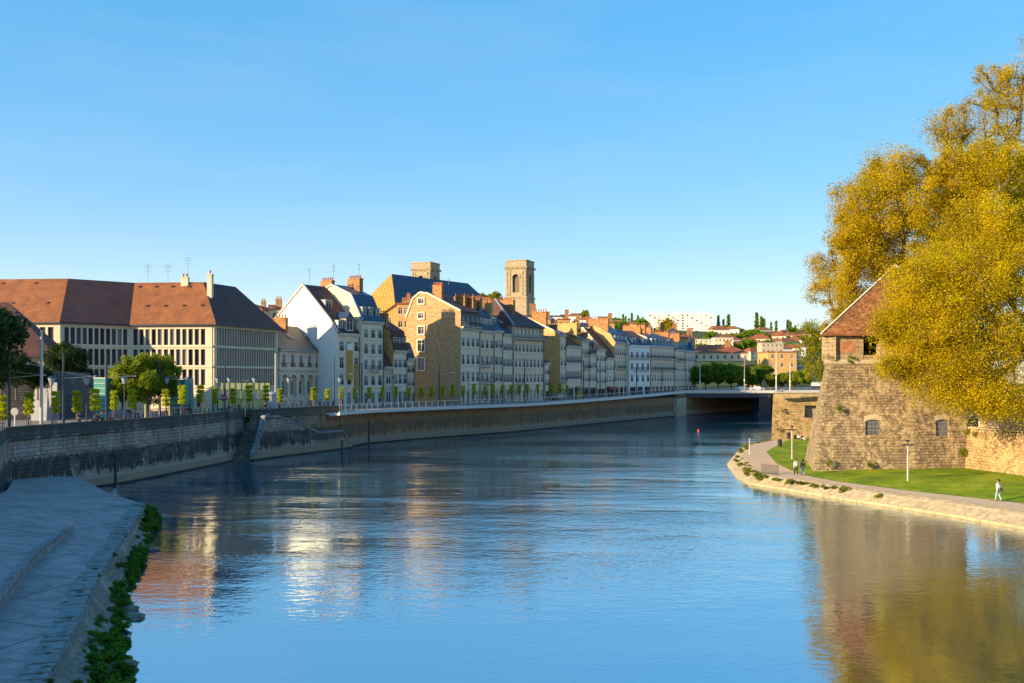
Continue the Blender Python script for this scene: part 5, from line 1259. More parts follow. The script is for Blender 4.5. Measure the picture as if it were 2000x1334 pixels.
def belfry(px0, px1, pxe, Y, top, label, full=True):
    k = F/Y; cx = X((px0+px1)/2, Y); wl_ = (pxe-px0)/k; s = 8.0
    ang = math.atan2(1,1)*.0 + R(-22)
    r = thing('belfry', label, 'tower', (cx,Y,0), ang, 'twin belfries of the church')
    zt = Zp(top,Y); hw = 3.35
    def oct_(h_, c_): return [(-h_+c_,-h_),(h_-c_,-h_),(h_,-h_+c_),(h_,h_-c_),(h_-c_,h_),(-h_+c_,h_),(-h_,h_-c_),(-h_,-h_+c_)]
    mb = MB(); z1 = zt-2.7; z2 = zt-11.2
    for i in range(4):
        a_ = R(90*i); mb.T = Matrix.Rotation(a_,4,'Z')
        front(mb, -hw, hw, z2, z1, [(-1.15,1.15,z2+1.2,z1-1.7)] , .7, -hw)
        mb.poly([(-1.15,-hw+.7,z2+1.2),(1.15,-hw+.7,z2+1.2),(1.15,-hw+.7,z1-1.7),(-1.15,-hw+.7,z1-1.7)], 1)
    mb.T = None; mb.build('belfry_stage', [M['belfry_stone'], plain('louvres',(.20,.15,.11),.9,.3,4)], r)
    for i in range(4):
        a_ = R(90*i); m2 = MB(); m2.T = Matrix.Rotation(a_,4,'Z')
        for s_ in (-1,1): m2.box(s_*2.1-.22,s_*2.1+.22,-hw-.16,-hw-.004,z2+.3,z1-.5); m2.box(s_*3.0-.3,s_*3.0+.3,-hw-.12,-hw-.004,z2+.3,z1-.5)
        for t in range(8):
            w0,w1 = math.pi*t/8, math.pi*(t+1)/8
            m2.add([(q*math.cos(w),y_,z1-2.85+q*math.sin(w)) for y_ in (-hw-.18,-hw-.004) for q in (1.15,1.6) for w in (w0,w1)], [(0,1,3,2),(4,6,7,5),(0,2,6,4),(1,5,7,3),(2,3,7,6),(0,4,5,1)])
        # spandrels above the arch
        for s_ in (-1,1):
            arc = [(s_*1.15*math.cos(t*math.pi/12),-hw+.02,z1-2.85+1.15*math.sin(t*math.pi/12)) for t in range(7)]
            m2.poly([(s_*1.15,-hw+.02,z1-1.7)]+arc)
        m2.build('bell_arch', M['belfry_stone'], r)
    mb = MB()
    for (za,zb2,g) in ((z1,z1+.35,.35),(z1+.351,z1+.6,.55),(z1+.601,zt-.35,.05),(zt-.349,zt,.18)): mb.box(-hw-g,hw+g,-hw-g,hw+g,za,zb2)
    m2 = MB(); m2.box(-hw-.35,hw+.35,-hw-.35,hw+.35,z2-.5,z2-.002); m2.build('string_course', M['belfry_stone'], r)
    mb.build('cornice', M['belfry_stone'], r)
    mb = MB(); mb.box(-hw-.15,hw+.15,-hw-.15,hw+.15,GZ,z2-.51); mb.build('wall', M['belfry_stone'], r)
    return r
belfry(991,1040,1023,285,510,'free-standing square stone belfry with arched openings, fully visible right of the church roof')
belfry(807,856,840,300,514,'pale square belfry top rising behind the ridge of the church roof')

# ---- white slab block and far buildings --------------------------------------
Yb = 950; sb = thing('apartment_block', 'long white slab apartment block standing on the far hill', 'apartment block', (X(1265,Yb),Yb,0), 0)
Wb = X(1393,Yb)-X(1265,Yb); z1 = Zp(612,Yb); z0 = Zp(655,Yb)
mb = MB(); mb.box(0,Wb,0,12,z0-8,z1); mb.build('wall', plain('slab_white', (.78,.78,.76), .8, .05, .05), sb)
mb = MB()
for (a_,b_) in ((2,8),(16,19),(30,33)): mb.box(Wb*a_/40,Wb*b_/40,3,9,z1+.01,z1+2.2)
mb.build('roof_box', M['white_render'], sb)
wm = MB(); wm.box(-.9,.9,-.06,-.01,0,1.3); wmm = wm.mesh('window', M['glass_dark'])
for j in range(7):
    for k in range(14):
        o = link('window', wmm, sb); o.location = (Wb*(k+.5)/14, 0, z1-2.6-j*2.75); 
        if (k+j*3) % 4 and k not in (7,): o.scale = (.35,1,.55)
FB = [(1355,1463,345,672,700,'long yellowish building with a wide red-brown roof behind the riverside trees','cream_render','roof_red',4,'long',8,3.4),
 (1500,1556,330,686,760,'golden stone house with white-framed top floor right of the riverside trees','ochre_render','roof_red',0,'flat',3,.4),
 (1468,1502,360,712,760,'low ochre wing left of the golden stone house','ochre_render','roof_red',0,'flat',2,.4),
 (1556,1584,350,712,760,'shaded blue-grey house close to the tower\'s tree','grey_render','slate_blue',0,'long',3,2.4)]
for (a_,b_,Y,t,bs,lab,wl2,rf2,n,kd,wn_,rg) in FB: backhouse(a_,b_,Y,t,bs,lab,wl2,rf2,n,kd,'far_house',wn_,ridge=rg,group='houses across the bridge',depth=14)
# ================================================================== TREES
M['plane_leaf'] = leafmat('plane_leaf', [(.22,.18,.003),(.62,.48,.004),(.92,.72,.008)], .6)
M['plane_leaf_rust'] = leafmat('plane_leaf_rust', [(.23,.175,.003),(.60,.45,.005),(.90,.68,.008)], .6)
M['plane_green'] = leafmat('plane_green', [(.12,.13,.006),(.28,.28,.010),(.46,.44,.015)], .5)
M['street_leaf'] = leafmat('street_leaf', [(.22,.27,.008),(.50,.56,.012),(.78,.78,.02)], .55, nscale=1.2)
M['green_leaf'] = leafmat('green_leaf', [(.06,.11,.008),(.16,.28,.012),(.30,.44,.02)], .5)
M['green_bright'] = leafmat('green_bright', [(.07,.11,.008),(.20,.27,.012),(.40,.42,.02)], .5)
M['dark_leaf'] = leafmat('dark_leaf', [(.018,.035,.010),(.035,.065,.014),(.07,.11,.02)], .3)
M['bark'] = plain('bark', (.16,.13,.10), .9, .4, 2.5)
M['bark_grey'] = plain('bark_grey', (.26,.22,.17), .9, .4, 2.5)
def leaf_mesh(name, cen, rad, per, size, mat, seed=1, flat=1.0, tintbase=None):
    """cen (n,3) clump centres, rad (n,) clump radii; per leaves each, leaf = bent quad of two faces"""
    g = np.random.default_rng(seed); n = len(cen); N = n*per
    c = np.repeat(np.asarray(cen,'f'), per, 0); r = np.repeat(np.asarray(rad,'f'), per)
    d = g.normal(size=(N,3)).astype('f'); d /= np.linalg.norm(d,axis=1)[:,None]
    c = c + d*(r*g.random(N)**.5)[:,None]*np.array([1,1,flat],'f')
    a = g.normal(size=(N,3)); a /= np.linalg.norm(a,axis=1)[:,None]
    b = np.cross(a, g.normal(size=(N,3))); b /= np.linalg.norm(b,axis=1)[:,None]
    s = size*(.55+.9*g.random(N))[:,None]; a = a*s*.5; b = b*s*.38
    nn = np.cross(a,b); nn /= np.linalg.norm(nn,axis=1)[:,None]; dr = nn*s*.18
    V = np.stack([c-a, c-b*1.0+dr, c+a, c+b*1.0+dr], 1).reshape(-1,3).astype('f')
    me = bpy.data.meshes.new(name); me.vertices.add(4*N); me.vertices.foreach_set('co', V.ravel())
    me.loops.add(4*N); me.loops.foreach_set('vertex_index', np.arange(4*N,dtype='i'))
    me.polygons.add(N); me.polygons.foreach_set('loop_start', np.arange(0,4*N,4,dtype='i'))
    try: me.polygons.foreach_set('loop_total', np.full(N,4,'i'))
    except Exception: pass
    me.materials.append(mat); t = g.random(N)*.6 + np.repeat(g.random(n),per)*.4
    at = me.attributes.new('tint','FLOAT','FACE'); at.data.foreach_set('value', t.astype('f'))
    me.update(calc_edges=True); return me
def limbs(tips, base, fork, r0, mb, seed=1, twig=0, jit=.12, minr=.018, n=5):
    """grow branches from the fork to every tip, each joining the nearest limb already there"""
    rr = random.Random(seed); nodes = [Vector(base), Vector(fork)]; par = [-1,0]; acc = [0,0.0]
    T = sorted([Vector(t) for t in tips], key=lambda t:(t-nodes[1]).length)
    P = np.zeros((len(T)*5+10,3)); A = np.zeros(len(T)*5+10); P[0]=1e6; P[1]=nodes[1]; cnt = 2
    for t in T:
        dd = np.linalg.norm(P[1:cnt]-np.array(t),axis=1) + .33*A[1:cnt]; q = int(np.argmin(dd))+1
        a = nodes[q]; L = (t-a).length; k = max(1,min(3,int(L/1.8))); prev = q
        for j in range(1,k+1):
            p = a.lerp(t, j/k)
            if j < k: p = p + Vector((rr.uniform(-1,1),rr.uniform(-1,1),rr.uniform(.0,1.2)))*L*jit
            nodes.append(p); par.append(prev); P[cnt]=p; A[cnt]=A[prev]+(p-nodes[prev]).length; prev = cnt; cnt += 1
    w = [0.0]*len(nodes)
    for i in range(len(nodes)-1,0,-1):
        if w[i] == 0: w[i] = 1.0
        w[par[i]] += w[i]
    wm = w[1]
    rad = [max(minr, r0*(x/wm)**.47) for x in w]; rad[0] = r0*1.25
    mb.tube([nodes[0], nodes[0].lerp(nodes[1],.12), nodes[0].lerp(nodes[1],.5)+Vector((rr.uniform(-.2,.2),0,0)), nodes[1]], [r0*1.7,r0*1.25,r0*1.1,r0], 10)
    for i in range(2,len(nodes)):
        p = par[i]; ra = min(rad[p], rad[i]*1.5); mb.tube([nodes[p],nodes[i]],[ra,rad[i]], n if rad[i]>.08 else 3, cap=False)
    for t in T:
        for k in range(twig):
            d = Vector((rr.gauss(0,1),rr.gauss(0,1),rr.gauss(.5,.8))).normalized()*rr.uniform(.5,1.5)
            mb.tube([t,t+d*.5+Vector((0,0,.05)),t+d],[.02,.014,.006],3,cap=False)
def ell(rr, c, r, n, shell=.55):
    out = []
    while len(out) < n:
        d = Vector((rr.gauss(0,1),rr.gauss(0,1),rr.gauss(0,1))).normalized(); q = shell+(1-shell)*rr.random() if rr.random()<.75 else rr.random()
        out.append((c[0]+d.x*r[0]*q, c[1]+d.y*r[1]*q, c[2]+d.z*r[2]*q))
    return out
def big_tree(name, label, base, fork, r0, ells, mats, per, size, clr, seed, twig=2, group='plane trees around the tower', bark='bark'):
    rr = random.Random(seed); tips = []; 
    for (c,r,n) in ells: tips += ell(rr, c, r, n)
    root = thing(name, label, 'tree', base, 0, group); off = Vector(base)
    mb = MB(); limbs(tips, base, fork, r0, mb, seed, twig)
    o = mb.build('trunk', M[bark], root, uv=False); o.location = -off
    g = np.random.default_rng(seed); cen = np.array(tips,'f'); k = len(cen)
    o = link('crown', leaf_mesh('crown', cen, clr*(.4+1.0*g.random(k)), per, size, mats, seed), root); o.location = -off
    return root
def E3(px, py, Y, rx, rz, ry=None):
    """ellipsoid at photo position and distance, radii in photo pixels"""
    k = Y/F; return ((X(px,Y),Y,Zp(py,Y)),(rx*k,(ry or rx)*k,rz*k))
# main plane tree behind the tower
big_tree('plane_tree','broad golden-green plane tree with dense dome behind the tower roof',(48,117,5.3),(47,117,15),.65,
  [(*E3(1790,430,117,165,120,130),150),(*E3(1700,400,116,85,70,90),42),(*E3(1850,330,118,70,45,90),36),(*E3(1660,470,115,45,70,70),26),(*E3(1740,330,117,60,40,60),24),(*E3(1850,560,112,90,80,60),50),(*E3(1940,420,118,60,100,60),40),(*E3(1700,500,118,70,60,50),40),(*E3(1650,560,120,40,40,40),16),(*E3(1770,560,118,60,40,40),24),(*E3(1860,440,115,80,70,60),60),(*E3(1890,350,117,60,60,50),40)], M['plane_leaf_rust'], 480, .165, 1.8, 11, 5)
t0_ = [o for o in bpy.data.objects if o.name.startswith('plane_tree')][0]
dup(t0_, (79,127,5.3), 2.2, 'plane tree behind the others, only its edge inside the right side of the picture', 'plane trees around the tower', (1.05,1.05,1.1))
big_tree('plane_tree','tallest plane tree at the right edge, airy rust-tinted crown with bare branches showing',(62,128,5.3),(61,128,20),.7,
  [(*E3(1990,260,128,150,120,150),90),(*E3(1890,255,128,80,55,80),40),(*E3(1960,170,128,70,50,60),34),(*E3(2060,160,128,110,100,90),40),(*E3(1840,250,127,35,40,40),9),(*E3(1990,390,126,70,60,60),20)], M['plane_leaf_rust'], 260, .16, 1.75, 12, 7)
big_tree('plane_tree','bright yellow plane tree whose low branches hang over the right side of the tower',(58,93,5.5),(57,93.5,12),.55,
  [(*E3(1900,560,93,110,90,90),90),(*E3(1830,640,91,75,75,60),62),(*E3(1920,690,90,95,80,60),75),(*E3(1980,600,92,80,120,70),55),(*E3(1880,770,89.5,65,35,30),30),(*E3(1960,780,89,60,25,30),24),(*E3(1780,690,92,45,50,30),22),(*E3(1810,745,91,40,35,30),13),(*E3(1760,620,93,30,50,30),15),(*E3(1930,450,96,90,60,60),40),(*E3(1800,560,92,50,60,40),30),(*E3(1970,520,95,70,90,50),40),(*E3(1760,590,94,22,50,20),10),(*E3(1850,500,98,70,60,50),40),(*E3(1740,720,91,22,26,20),6),(*E3(1745,640,93,34,46,30),14),(*E3(1960,330,112,70,70,50),50),(*E3(1760,540,96,26,26,20),8)], M['plane_leaf'], 430, .145, 1.75, 13, 4)
big_tree('plane_tree','thin open plane tree left of the tower roof with twigs against the sky',(50,128,5.3),(47.5,127,15),.42,
  [(*E3(1625,530,128,48,58,60),30),(*E3(1590,510,128,20,24,40),7),(*E3(1650,600,126,40,50,40),24),(*E3(1690,540,124,50,60,40),26),(*E3(1600,580,128,22,30,30),7),(*E3(1650,610,127,40,36,40),26),(*E3(1625,650,127,24,24,30),12),(*E3(1700,480,126,50,60,40),24)], M['plane_leaf_rust'], 230, .15, 1.4, 14, 7)
big_tree('plane_tree','lower green-yellow tree standing behind the wall at the bridge end',(53.5,158,8.2),(52.5,157,12),.17,
  [(*E3(1592,680,156,30,40,40),34),(*E3(1600,725,154,26,25,30),16),(*E3(1585,650,156,20,25,30),10)], M['plane_green'], 200, .2, 1.2, 15, 2)
# smaller broadleaved trees: three models, each copied
def small_tree(seed, h, cr, mat, per=90, size=.3, n=46, name='tree', trunk=.3):
    rr = random.Random(seed); root = link(name, None); z0 = h*.32
    tips = ell(rr, (0,0,h*.66), (cr,cr,h*.34), n, .5) + ell(rr, (rr.uniform(-.3,.3)*cr,0,h*.85), (cr*.5,cr*.5,h*.15), n//4, .4)
    mb = MB(); limbs(tips, (0,0,-.5), (0,0,z0), h*.022, mb, seed, 1); mb.build('trunk', M['bark'], root, uv=False)
    g = np.random.default_rng(seed); cen = np.array(tips,'f')
    link('crown', leaf_mesh('crown', cen, cr*.26*(.7+.6*g.random(len(cen))), per, size, mat, seed), root); return root
def place_first(proto, used, loc, rz, sc, label, cat, group):
    if not used:
        o = proto; o.location = loc; o.rotation_euler = (0,0,rz); o.scale = sc
    else: o = dup(proto, loc, rz, sc=sc)
    tag(o, label, cat, group); return o
ptA = small_tree(21, 9, 4.2, M['green_leaf'], 150, .42, 60, 'riverside_tree'); uA = False
riv = [(1352,300,8.6),(1378,304,9.2),(1402,300,10),(1428,306,9.6),(1452,312,9.0),(1470,318,8.2)]
for i,(px,Y,h) in enumerate(riv):
    place_first(ptA, uA, (X(px,Y),Y,6.6), i*1.3, (h/9*1.0,h/9,h/9*.88), ordn(i)+' dark green riverside tree beyond the bridge, counted from the left', 'tree', 'riverside trees beyond the bridge'); uA = True
ptB = small_tree(22, 8, 3.6, M['green_bright'], 150, .42, 60, 'riverside_tree'); uB = False
for i,(px,Y,h) in enumerate([(1443,296,6.5),(1486,322,9),(1508,300,5.5),(1462,300,7),(1530,318,6.0),(1552,312,6.5),(1568,306,7)]):
    place_first(ptB, uB, (X(px,Y),Y,6.6), i*2.1, (h/8,h/8,h/8), ordn(i)+' yellow-green tree in the row before the golden houses, beyond the bridge', 'tree', 'yellow-green trees beyond the bridge'); uB = True
# square trees in front of the office
ptC = small_tree(23, 8, 3.1, M['green_bright'], 170, .30, 60, 'square_tree'); uC = False
for i,(px,Y,h,s,lab) in enumerate([(262,122,9.0,1.05,'bushy green tree with sunlit yellow top before the office, left of the pair'),(312,124,9.0,1.0,'bushy green tree with sunlit yellow top before the office, right of the pair'),(240,126,7.2,1.0,'lower bushy green tree at the left of the group before the office'),(288,120,6.6,1.0,'lower bushy green tree between the two tall ones before the office')]):
    place_first(ptC, uC, (X(px,Y),Y,GZ), i*1.9, (h/8*s*.78,h/8*s*.78,h/8*.93), lab, 'tree', 'green trees before the office'); uC = True
# dark garden trees at far left
ptD = small_tree(24, 10, 4.5, M['dark_leaf'], 220, .30, 80, 'garden_tree'); uD = False
for i,(px,Y,z,h,lab) in enumerate([(-82,88,6,12.5,'tall dark green tree cut by the left edge of the picture'),(2,100,9,5.0,'dark tree in front of the brown-roofed stone house'),(128,128,9.2,6.5,'round dark bush-like tree right of the stone house above the retaining wall'),(150,132,8.2,4.6,'dark shrubby tree hanging over the retaining wall'),(32,112,8.6,5.2,'dark tree below the stone house beside the retaining wall'),(74,116,8.4,4.0,'low dark shrub tree over the pale wall panels')]):
    place_first(ptD, uD, (X(px,Y),Y,z), i*1.1, (h/10,h/10,h/10), lab, 'tree', 'dark garden trees on the left'); uD = True
# hill trees
ptE = small_tree(25, 9, 4.0, M['plane_green'], 90, .55, 46, 'hill_tree'); uE = False
hl = [(30,548,1.0),(62,550,.8),(92,552,.6),(-20,550,1.2),(492,590,.7),(512,588,.8),(530,592,.9),(548,592,1.0),(566,592,1.0),(964,604,1.0),(978,602,1.1),(990,606,.8),(940,604,.9),(1140,628,.8)]
hl.sort()
for i,(px,py,s) in enumerate(hl):
    Y = hill_Y(px,py); x = X(px,Y); k = s*(Y/480)
    w_ = 'behind the office roof' if px < 120 else 'left of the church' if px < 600 else 'between church roof and belfry' if px < 1000 else 'right of the belfry'
    place_first(ptE, uE, (x,Y,terr(x,Y)-.5), i*1.7, (k,k,k), ordn(i)+' budding skyline tree from the left, '+w_, 'tree', 'budding hill trees'); uE = True
x = X(1302,340); big_tree('plane_tree','golden plane tree standing in front of the white slab apartment block',(x,340,16),(x,340,24),.4,[(*E3(1302,644,340,20,18,18),26),(*E3(1306,628,340,9,10,9),6)],M['plane_leaf_rust'],110,.5,1.9,16,1,'plane trees in town')
# poplars on the far skyline
rr = random.Random(31); root = link('poplar', None); tips = [(rr.uniform(-1,1)*1.1*math.sin(math.pi*min(1,(z+1)/12))**.6, rr.uniform(-1,1)*1.1, z) for z in [1.5+k*.28 for k in range(46)]]
tips = [(x_*(1-z*.045),y_*(1-z*.045),z) for x_,y_,z in tips]
mb = MB(); mb.tube([(0,0,-.5),(0,0,6),(0,0,13.5)],[.3,.2,.04],6); mb.build('trunk', M['bark'], root, uv=False)
link('crown', leaf_mesh('crown', np.array(tips), np.full(len(tips),.85), 34, .6, M['green_leaf'], 31), root)
pop = [(1217,640,.8),(1222,640,.7),(1234,641,.9),(1246,642,.8),(1255,641,.7),(1403,648,1.0),(1413,650,.8),(1423,648,1.1),(1478,652,1.3),(1487,653,1.1),(1492,653,1.0),(1506,654,.8),(1516,655,.9),(1539,657,1.0),(1544,657,.9),(1553,657,.7),(1228,641,.6)]
pop.sort()
for i,(px,py,s) in enumerate(pop):
    Y = 960+ (i%3)*8; x = X(px,Y); s *= 1.25
    place_first(root, i>0, (x,Y,terr(x,Y)-1), i, (s*1.3,s*1.3,s), ordn(i)+' slim poplar on the far skyline, '+('left' if px<1300 else 'right')+' of the white slab block', 'tree', 'poplars on the skyline')
# hill bushes: mid-size trees among houses
ptF = small_tree(26, 7, 4.2, M['green_leaf'], 60, .8, 34, 'hillside_tree'); rr = random.Random(41); uF = False
for i,px in enumerate(sorted(rr.uniform(1190,1600) for _ in range(64))):
    py = rr.uniform(652,700) if px > 1360 else rr.uniform(640,655)
    if 1262 < px < 1396 and py < 668: continue
    Y = hill_Y(px,py); x = X(px,Y); s = rr.uniform(.9,1.6)
    place_first(ptF, uF, (x,Y,terr(x,Y)-1), i, (s,s,s), ordn(i)+' small green tree among the far hillside houses, '+('left' if px<1265 else 'right')+' of the white slab block', 'tree', 'trees among the hillside houses'); uF = True
# ---- hillside houses: three models copied with own labels
def hill_house(seed, w, d, h, wall, roof, hip=False):
    r = link('hillside_house', None); mb = MB(); rects = []
    for j in range(2):
        for k in range(3): rects.append((-w/2+w*(k+.5)/3-.5,-w/2+w*(k+.5)/3+.5,.9+j*2.7,2.3+j*2.7))
    front(mb, -w/2, w/2, -4, h, rects, .15, -d/2); mb.box(-w/2,w/2,-d/2+.16,d/2,-4,h-.002)
    mb.build('wall', M[wall], r); wm_ = MB()
    for q in rects: wm_.poly([(q[0],-d/2+.14,q[2]),(q[1],-d/2+.14,q[2]),(q[1],-d/2+.14,q[3]),(q[0],-d/2+.14,q[3])])
    wm_.build('windows', M['glass_dark'], r)
    m2 = MB(); e=.6; t = h+w*.22; i_ = w*.3 if hip else -e
    m2.add([(-w/2-e,-d/2-e,h-.1),(w/2+e,-d/2-e,h-.1),(w/2+e,d/2+e,h-.1),(-w/2-e,d/2+e,h-.1),(-w/2+i_,0,t),(w/2-i_,0,t)],[(0,1,5,4),(1,2,5),(2,3,4,5),(3,0,4),(0,3,2,1)])
    m2.build('roof', M[roof], r); return r
HM = [hill_house(1,11,9,5.6,'white_render','roof_red'),hill_house(2,13,9,5.8,'cream_render','roof_red',True),hill_house(3,15,10,6,'cream_render','roof_brown',True),hill_house(4,12,9,7.5,'white_render','roof_orange',True)]
HL = ['small white gabled house with red roof','cream house with hipped red roof','wide cream house with hipped brown roof','tall white house with orange hipped roof']
used = [False]*4; rr = random.Random(52); pos = []
hh = [(1100,622),(1122,632),(1140,636),(1182,640),(1208,646),(1230,648),(1246,650),(1256,655),(1404,662),(1430,658),(1448,656),(1468,660),(1500,664),(1520,668),(1545,662),(1562,668),(1410,676),(1436,672),(1460,678),(1484,676),(1516,684),(1534,686),(1552,680),(1480,692),(1500,696),(1440,690),(1470,700),(1560,694),(1402,654),(1415,650),(1490,658),(1530,658),(1576,664),(1420,684),(1545,700),(1522,702)]
hh.sort()
for i,(px,py) in enumerate(hh):
    k = rr.randrange(4); Y = hill_Y(px,py+3); x = X(px,Y); s = rr.uniform(.85,1.2)
    if px > 1500 and py > 676: k = 3
    where = 'left of the white slab block' if px < 1260 else ('high on the far hill' if py < 662 else 'midway up the far hill' if py < 682 else 'at the foot of the far hill')
    loc = (x,Y,terr(x,Y)-.2)
    if not used[k]: o = HM[k]; o.location = loc; o.rotation_euler = (0,0,rr.uniform(-.5,.5)); used[k] = True
    else: o = dup(HM[k], loc, rr.uniform(-.6,.6))
    o.scale = (s,s,s); tag(o, HL[k]+', '+ordn(i)+' hillside house from the left', 'house', 'hillside houses')
for k in range(4):
    if not used[k]:
        for c in list(HM[k].children): bpy.data.objects.remove(c)
        bpy.data.objects.remove(HM[k])
# flat pale blocks below the slab
for (a_,b_,Y,t,bs,lab,wl2) in [(1356,1402,600,661,675,'long low pale flat-roofed building under the white slab block','cream_render'),(1396,1432,560,658,682,'pale flat-roofed building with square windows right under the slab block','cream_render'),(1488,1530,520,668,690,'long grey flat-roofed building midway up the far hill','grey_render')]:
    backhouse(a_,b_,Y,t,bs,lab,wl2,'zinc',0,'flat','hillside_block',5,ridge=.5,group='hillside blocks')

# ================================================================== STREET TREES: clipped in tiers
def clipped(seed):
    r = link('clipped_tree', None); mb = MB(); mb.tube([(0,0,-.1),(.02,0,1.2),(0,0,2.1),(0,0,4.0)],[.075,.065,.06,.02],7)
    for s in (-1,1):
        mb.box(s*.22-.03,s*.22+.03,-.03,.03,-.1,1.7)
    mb.box(-.22,.22,-.02,.02,1.55,1.62); mb.build('trunk', M['bark_grey'], r, uv=False)
    rr = random.Random(seed); cen = []; rad = []
    for t in range(4):
        for k in range(9): a = k*.7+rr.random(); q = .34 if k else 0; cen.append((q*math.cos(a),q*math.sin(a),2.2+t*.56+rr.uniform(-.04,.04))); rad.append(.29)
    link('crown', leaf_mesh('crown', np.array(cen), np.array(rad), 90, .12, M['street_leaf'], seed, flat=.95), r); return r
CT = [clipped(61), clipped(62)]; cu = [False,False]
def parapet_Y(px, back):
    """distance at which a sight line in column px meets the line running `back` metres inland of the quay"""
    P = offs(QB, -back)
    for (a,b) in zip(P, P[1:]):
        fa = a[0]-X(px,a[1]); fb = b[0]-X(px,b[1])
        if fa*fb <= 0 and a[1] > 60:
            t = fa/(fa-fb); return a[1]+(b[1]-a[1])*t
    return 150.0
row1 = [5,56,107,150,187]; row2 = [222,258,324,356,391,420,455,487,521,548,613,639,667,694,721,747,773,798]
row3 = [822,842,865,885,905,926,948,963,981,998,1014,1031,1049,1062,1077,1094,1108]
n_ = 0
for px in row1+row2+row3:
    back = 3.5 if px < 200 else 5 if px < 660 else 7 if px < 800 else 9
    Y = parapet_Y(px, back) if px > 60 else 88+ (px-5)*.02
    if px <= 5: Y = 80
    k = n_ % 2; s = .92+.16*rnd.random(); loc = (X(px,Y),Y,GZ)
    lab = ordn(n_)+' clipped tiered street tree from the left, '+('behind the left parapet' if px<200 else 'before the office block' if px<530 else 'before the arcaded and gabled houses' if px<810 else 'before the golden gable' if px<900 else 'before the terraced houses')
    if not cu[k]: o = CT[k]; o.location = loc; cu[k] = True
    else: o = dup(CT[k], loc, rnd.random()*6)
    kx = (.86 if px < 540 else .8)*rnd.uniform(.9,1.08); o.scale = (s*kx,s*kx,s*(1 if px<540 else .93)); o.rotation_euler = (rnd.uniform(-.03,.03),rnd.uniform(-.03,.03),rnd.random()*6); tag(o, lab, 'tree', 'clipped street trees along the quay'); n_ += 1

# ================================================================== POLES AND LAMPS
def tram_pole(h=11.5, pale=False):
    r = link('tram_pole', None); mb = MB(); mb.tube([(0,0,-.1),(0,0,.5),(0,0,.52),(0,0,h)],[.2,.2,.15,.11],10); mb.build('pole', M['galvanised' if pale else 'iron_blue'], r)
    mb = MB(); mb.bar((0,0,h-4.0),(3.2,0,h-3.6),.07); mb.bar((0,0,h-3.1),(2.9,0,h-3.62),.035); mb.box(3.0,3.3,-.1,.1,h-3.75,h-3.5); mb.build('bracket', M['galvanised'], r)
    return r
TP = tram_pole(); first = True
for i,(px,Y,top,rz,lab) in enumerate([(18,90,680,.2,'far left'),(124,101,689,.3,'in front of the retaining wall'),(208,110,692,.3,'beside the seated couple'),(312,122,702,.3,'before the green trees'),(439,132,712,.4,'bearing the no-entry sign'),(652,150,697,.6,'before the end of the stone parapet'),(707,163,708,.6,'before the tall cream house'),(858,176,697,.6,'before the golden gable'),(1025,196,700,.7,'before the corner house'),(1140,226,702,.8,'before the two-balcony house'),(1172,236,706,.8,'right of the first far pole'),(1243,252,716,.9,'before the white corner house'),(1293,266,718,.9,'before the long lilac house')]):
    h = Zp(top,Y)-GZ; loc = (X(px,Y),Y,GZ)
    if first: o = TP; o.location = loc; o.rotation_euler = (0,0,rz); first = False
    else: o = dup(TP, loc, rz)
    o.scale = (1,1,h/11.5); tag(o, 'dark tram pole '+lab+', '+ordn(i)+' from the left', 'pole', 'tram poles along the quay')
TQ = tram_pole(11.5, True); TQ.name = 'lighting_mast'
for i,(px,Y,top,lab) in enumerate([(81,88,645,'tall pale mast standing just behind the corner of the left parapet'),(538,143,690,'pale mast between the office block and the arcaded house')]):
    h = Zp(top,Y)-GZ
    o = TQ if i == 0 else dup(TQ,(0,0,0)); o.location = (X(px,Y),Y,GZ); o.rotation_euler = (0,0,.5 if i else 2.4); o.scale = (1.1 if i==0 else .9,1.1,h/11.5); tag(o, lab, 'mast', 'pale lighting masts')
def lantern():
    r = link('street_lantern', None); mb = MB(); mb.tube([(0,0,0),(0,0,.8),(0,0,.82),(0,0,4.2)],[.1,.09,.06,.045],8); mb.build('post', M['iron_blue'], r)
    mb = MB(); mb.lathe([(.05,4.2),(.16,4.25),(.34,4.85),(.34,4.9),(.0,4.9)],10); l = mb.build('lamp_glass', plain('lamp_glass',(.36,.40,.44),.25,.1,2), r)
    mb = MB(); mb.lathe([(.38,4.9),(.3,5.02),(.08,5.1),(0,5.12)],10); mb.lathe([(.38,4.88),(.38,4.9)],10); mb.build('cap', M['iron_blue'], r); return r
LN = lantern(); 
for i,(px,Y) in enumerate([(101,99),(169,104),(243,112),(325,121),(371,124),(425,131),(448,135),(497,137),(564,142),(664,158),(770,176),(915,184),(960,192),(1100,215)]):
    o = LN if i == 0 else dup(LN,(0,0,0)); o.location = (X(px,Y),Y,GZ); o.scale = (1.1,1.1,1.1); tag(o, ordn(i)+' short street lantern with conical glass head from the left along the quay', 'street lamp', 'street lanterns on the quay')
def path_lamp():
    r = link('path_lamp', None); mb = MB(); mb.tube([(0,0,0),(0,0,4.3)],[.09,.065],10); mb.build('post', plain('lamp_post_paint',(.48,.46,.42),.5,.1,2), r)
    mb = MB(); mb.bar((-.42,0,4.35),(.42,0,4.35),.06); mb.bar((0,-.42,4.35),(0,.42,4.35),.06)
    for k in range(4):
        a = k*math.pi/2; mb.box(.42*math.cos(a)-.15,.42*math.cos(a)+.15,.42*math.sin(a)-.12,.42*math.sin(a)+.12,4.28,4.42)
    mb.tube([(0,0,4.3),(0,0,4.75)],[.07,.05],8); mb.box(-.14,.14,-.14,.14,4.75,4.95); mb.build('lamp_head', M['iron'], r); return r
PL = path_lamp()
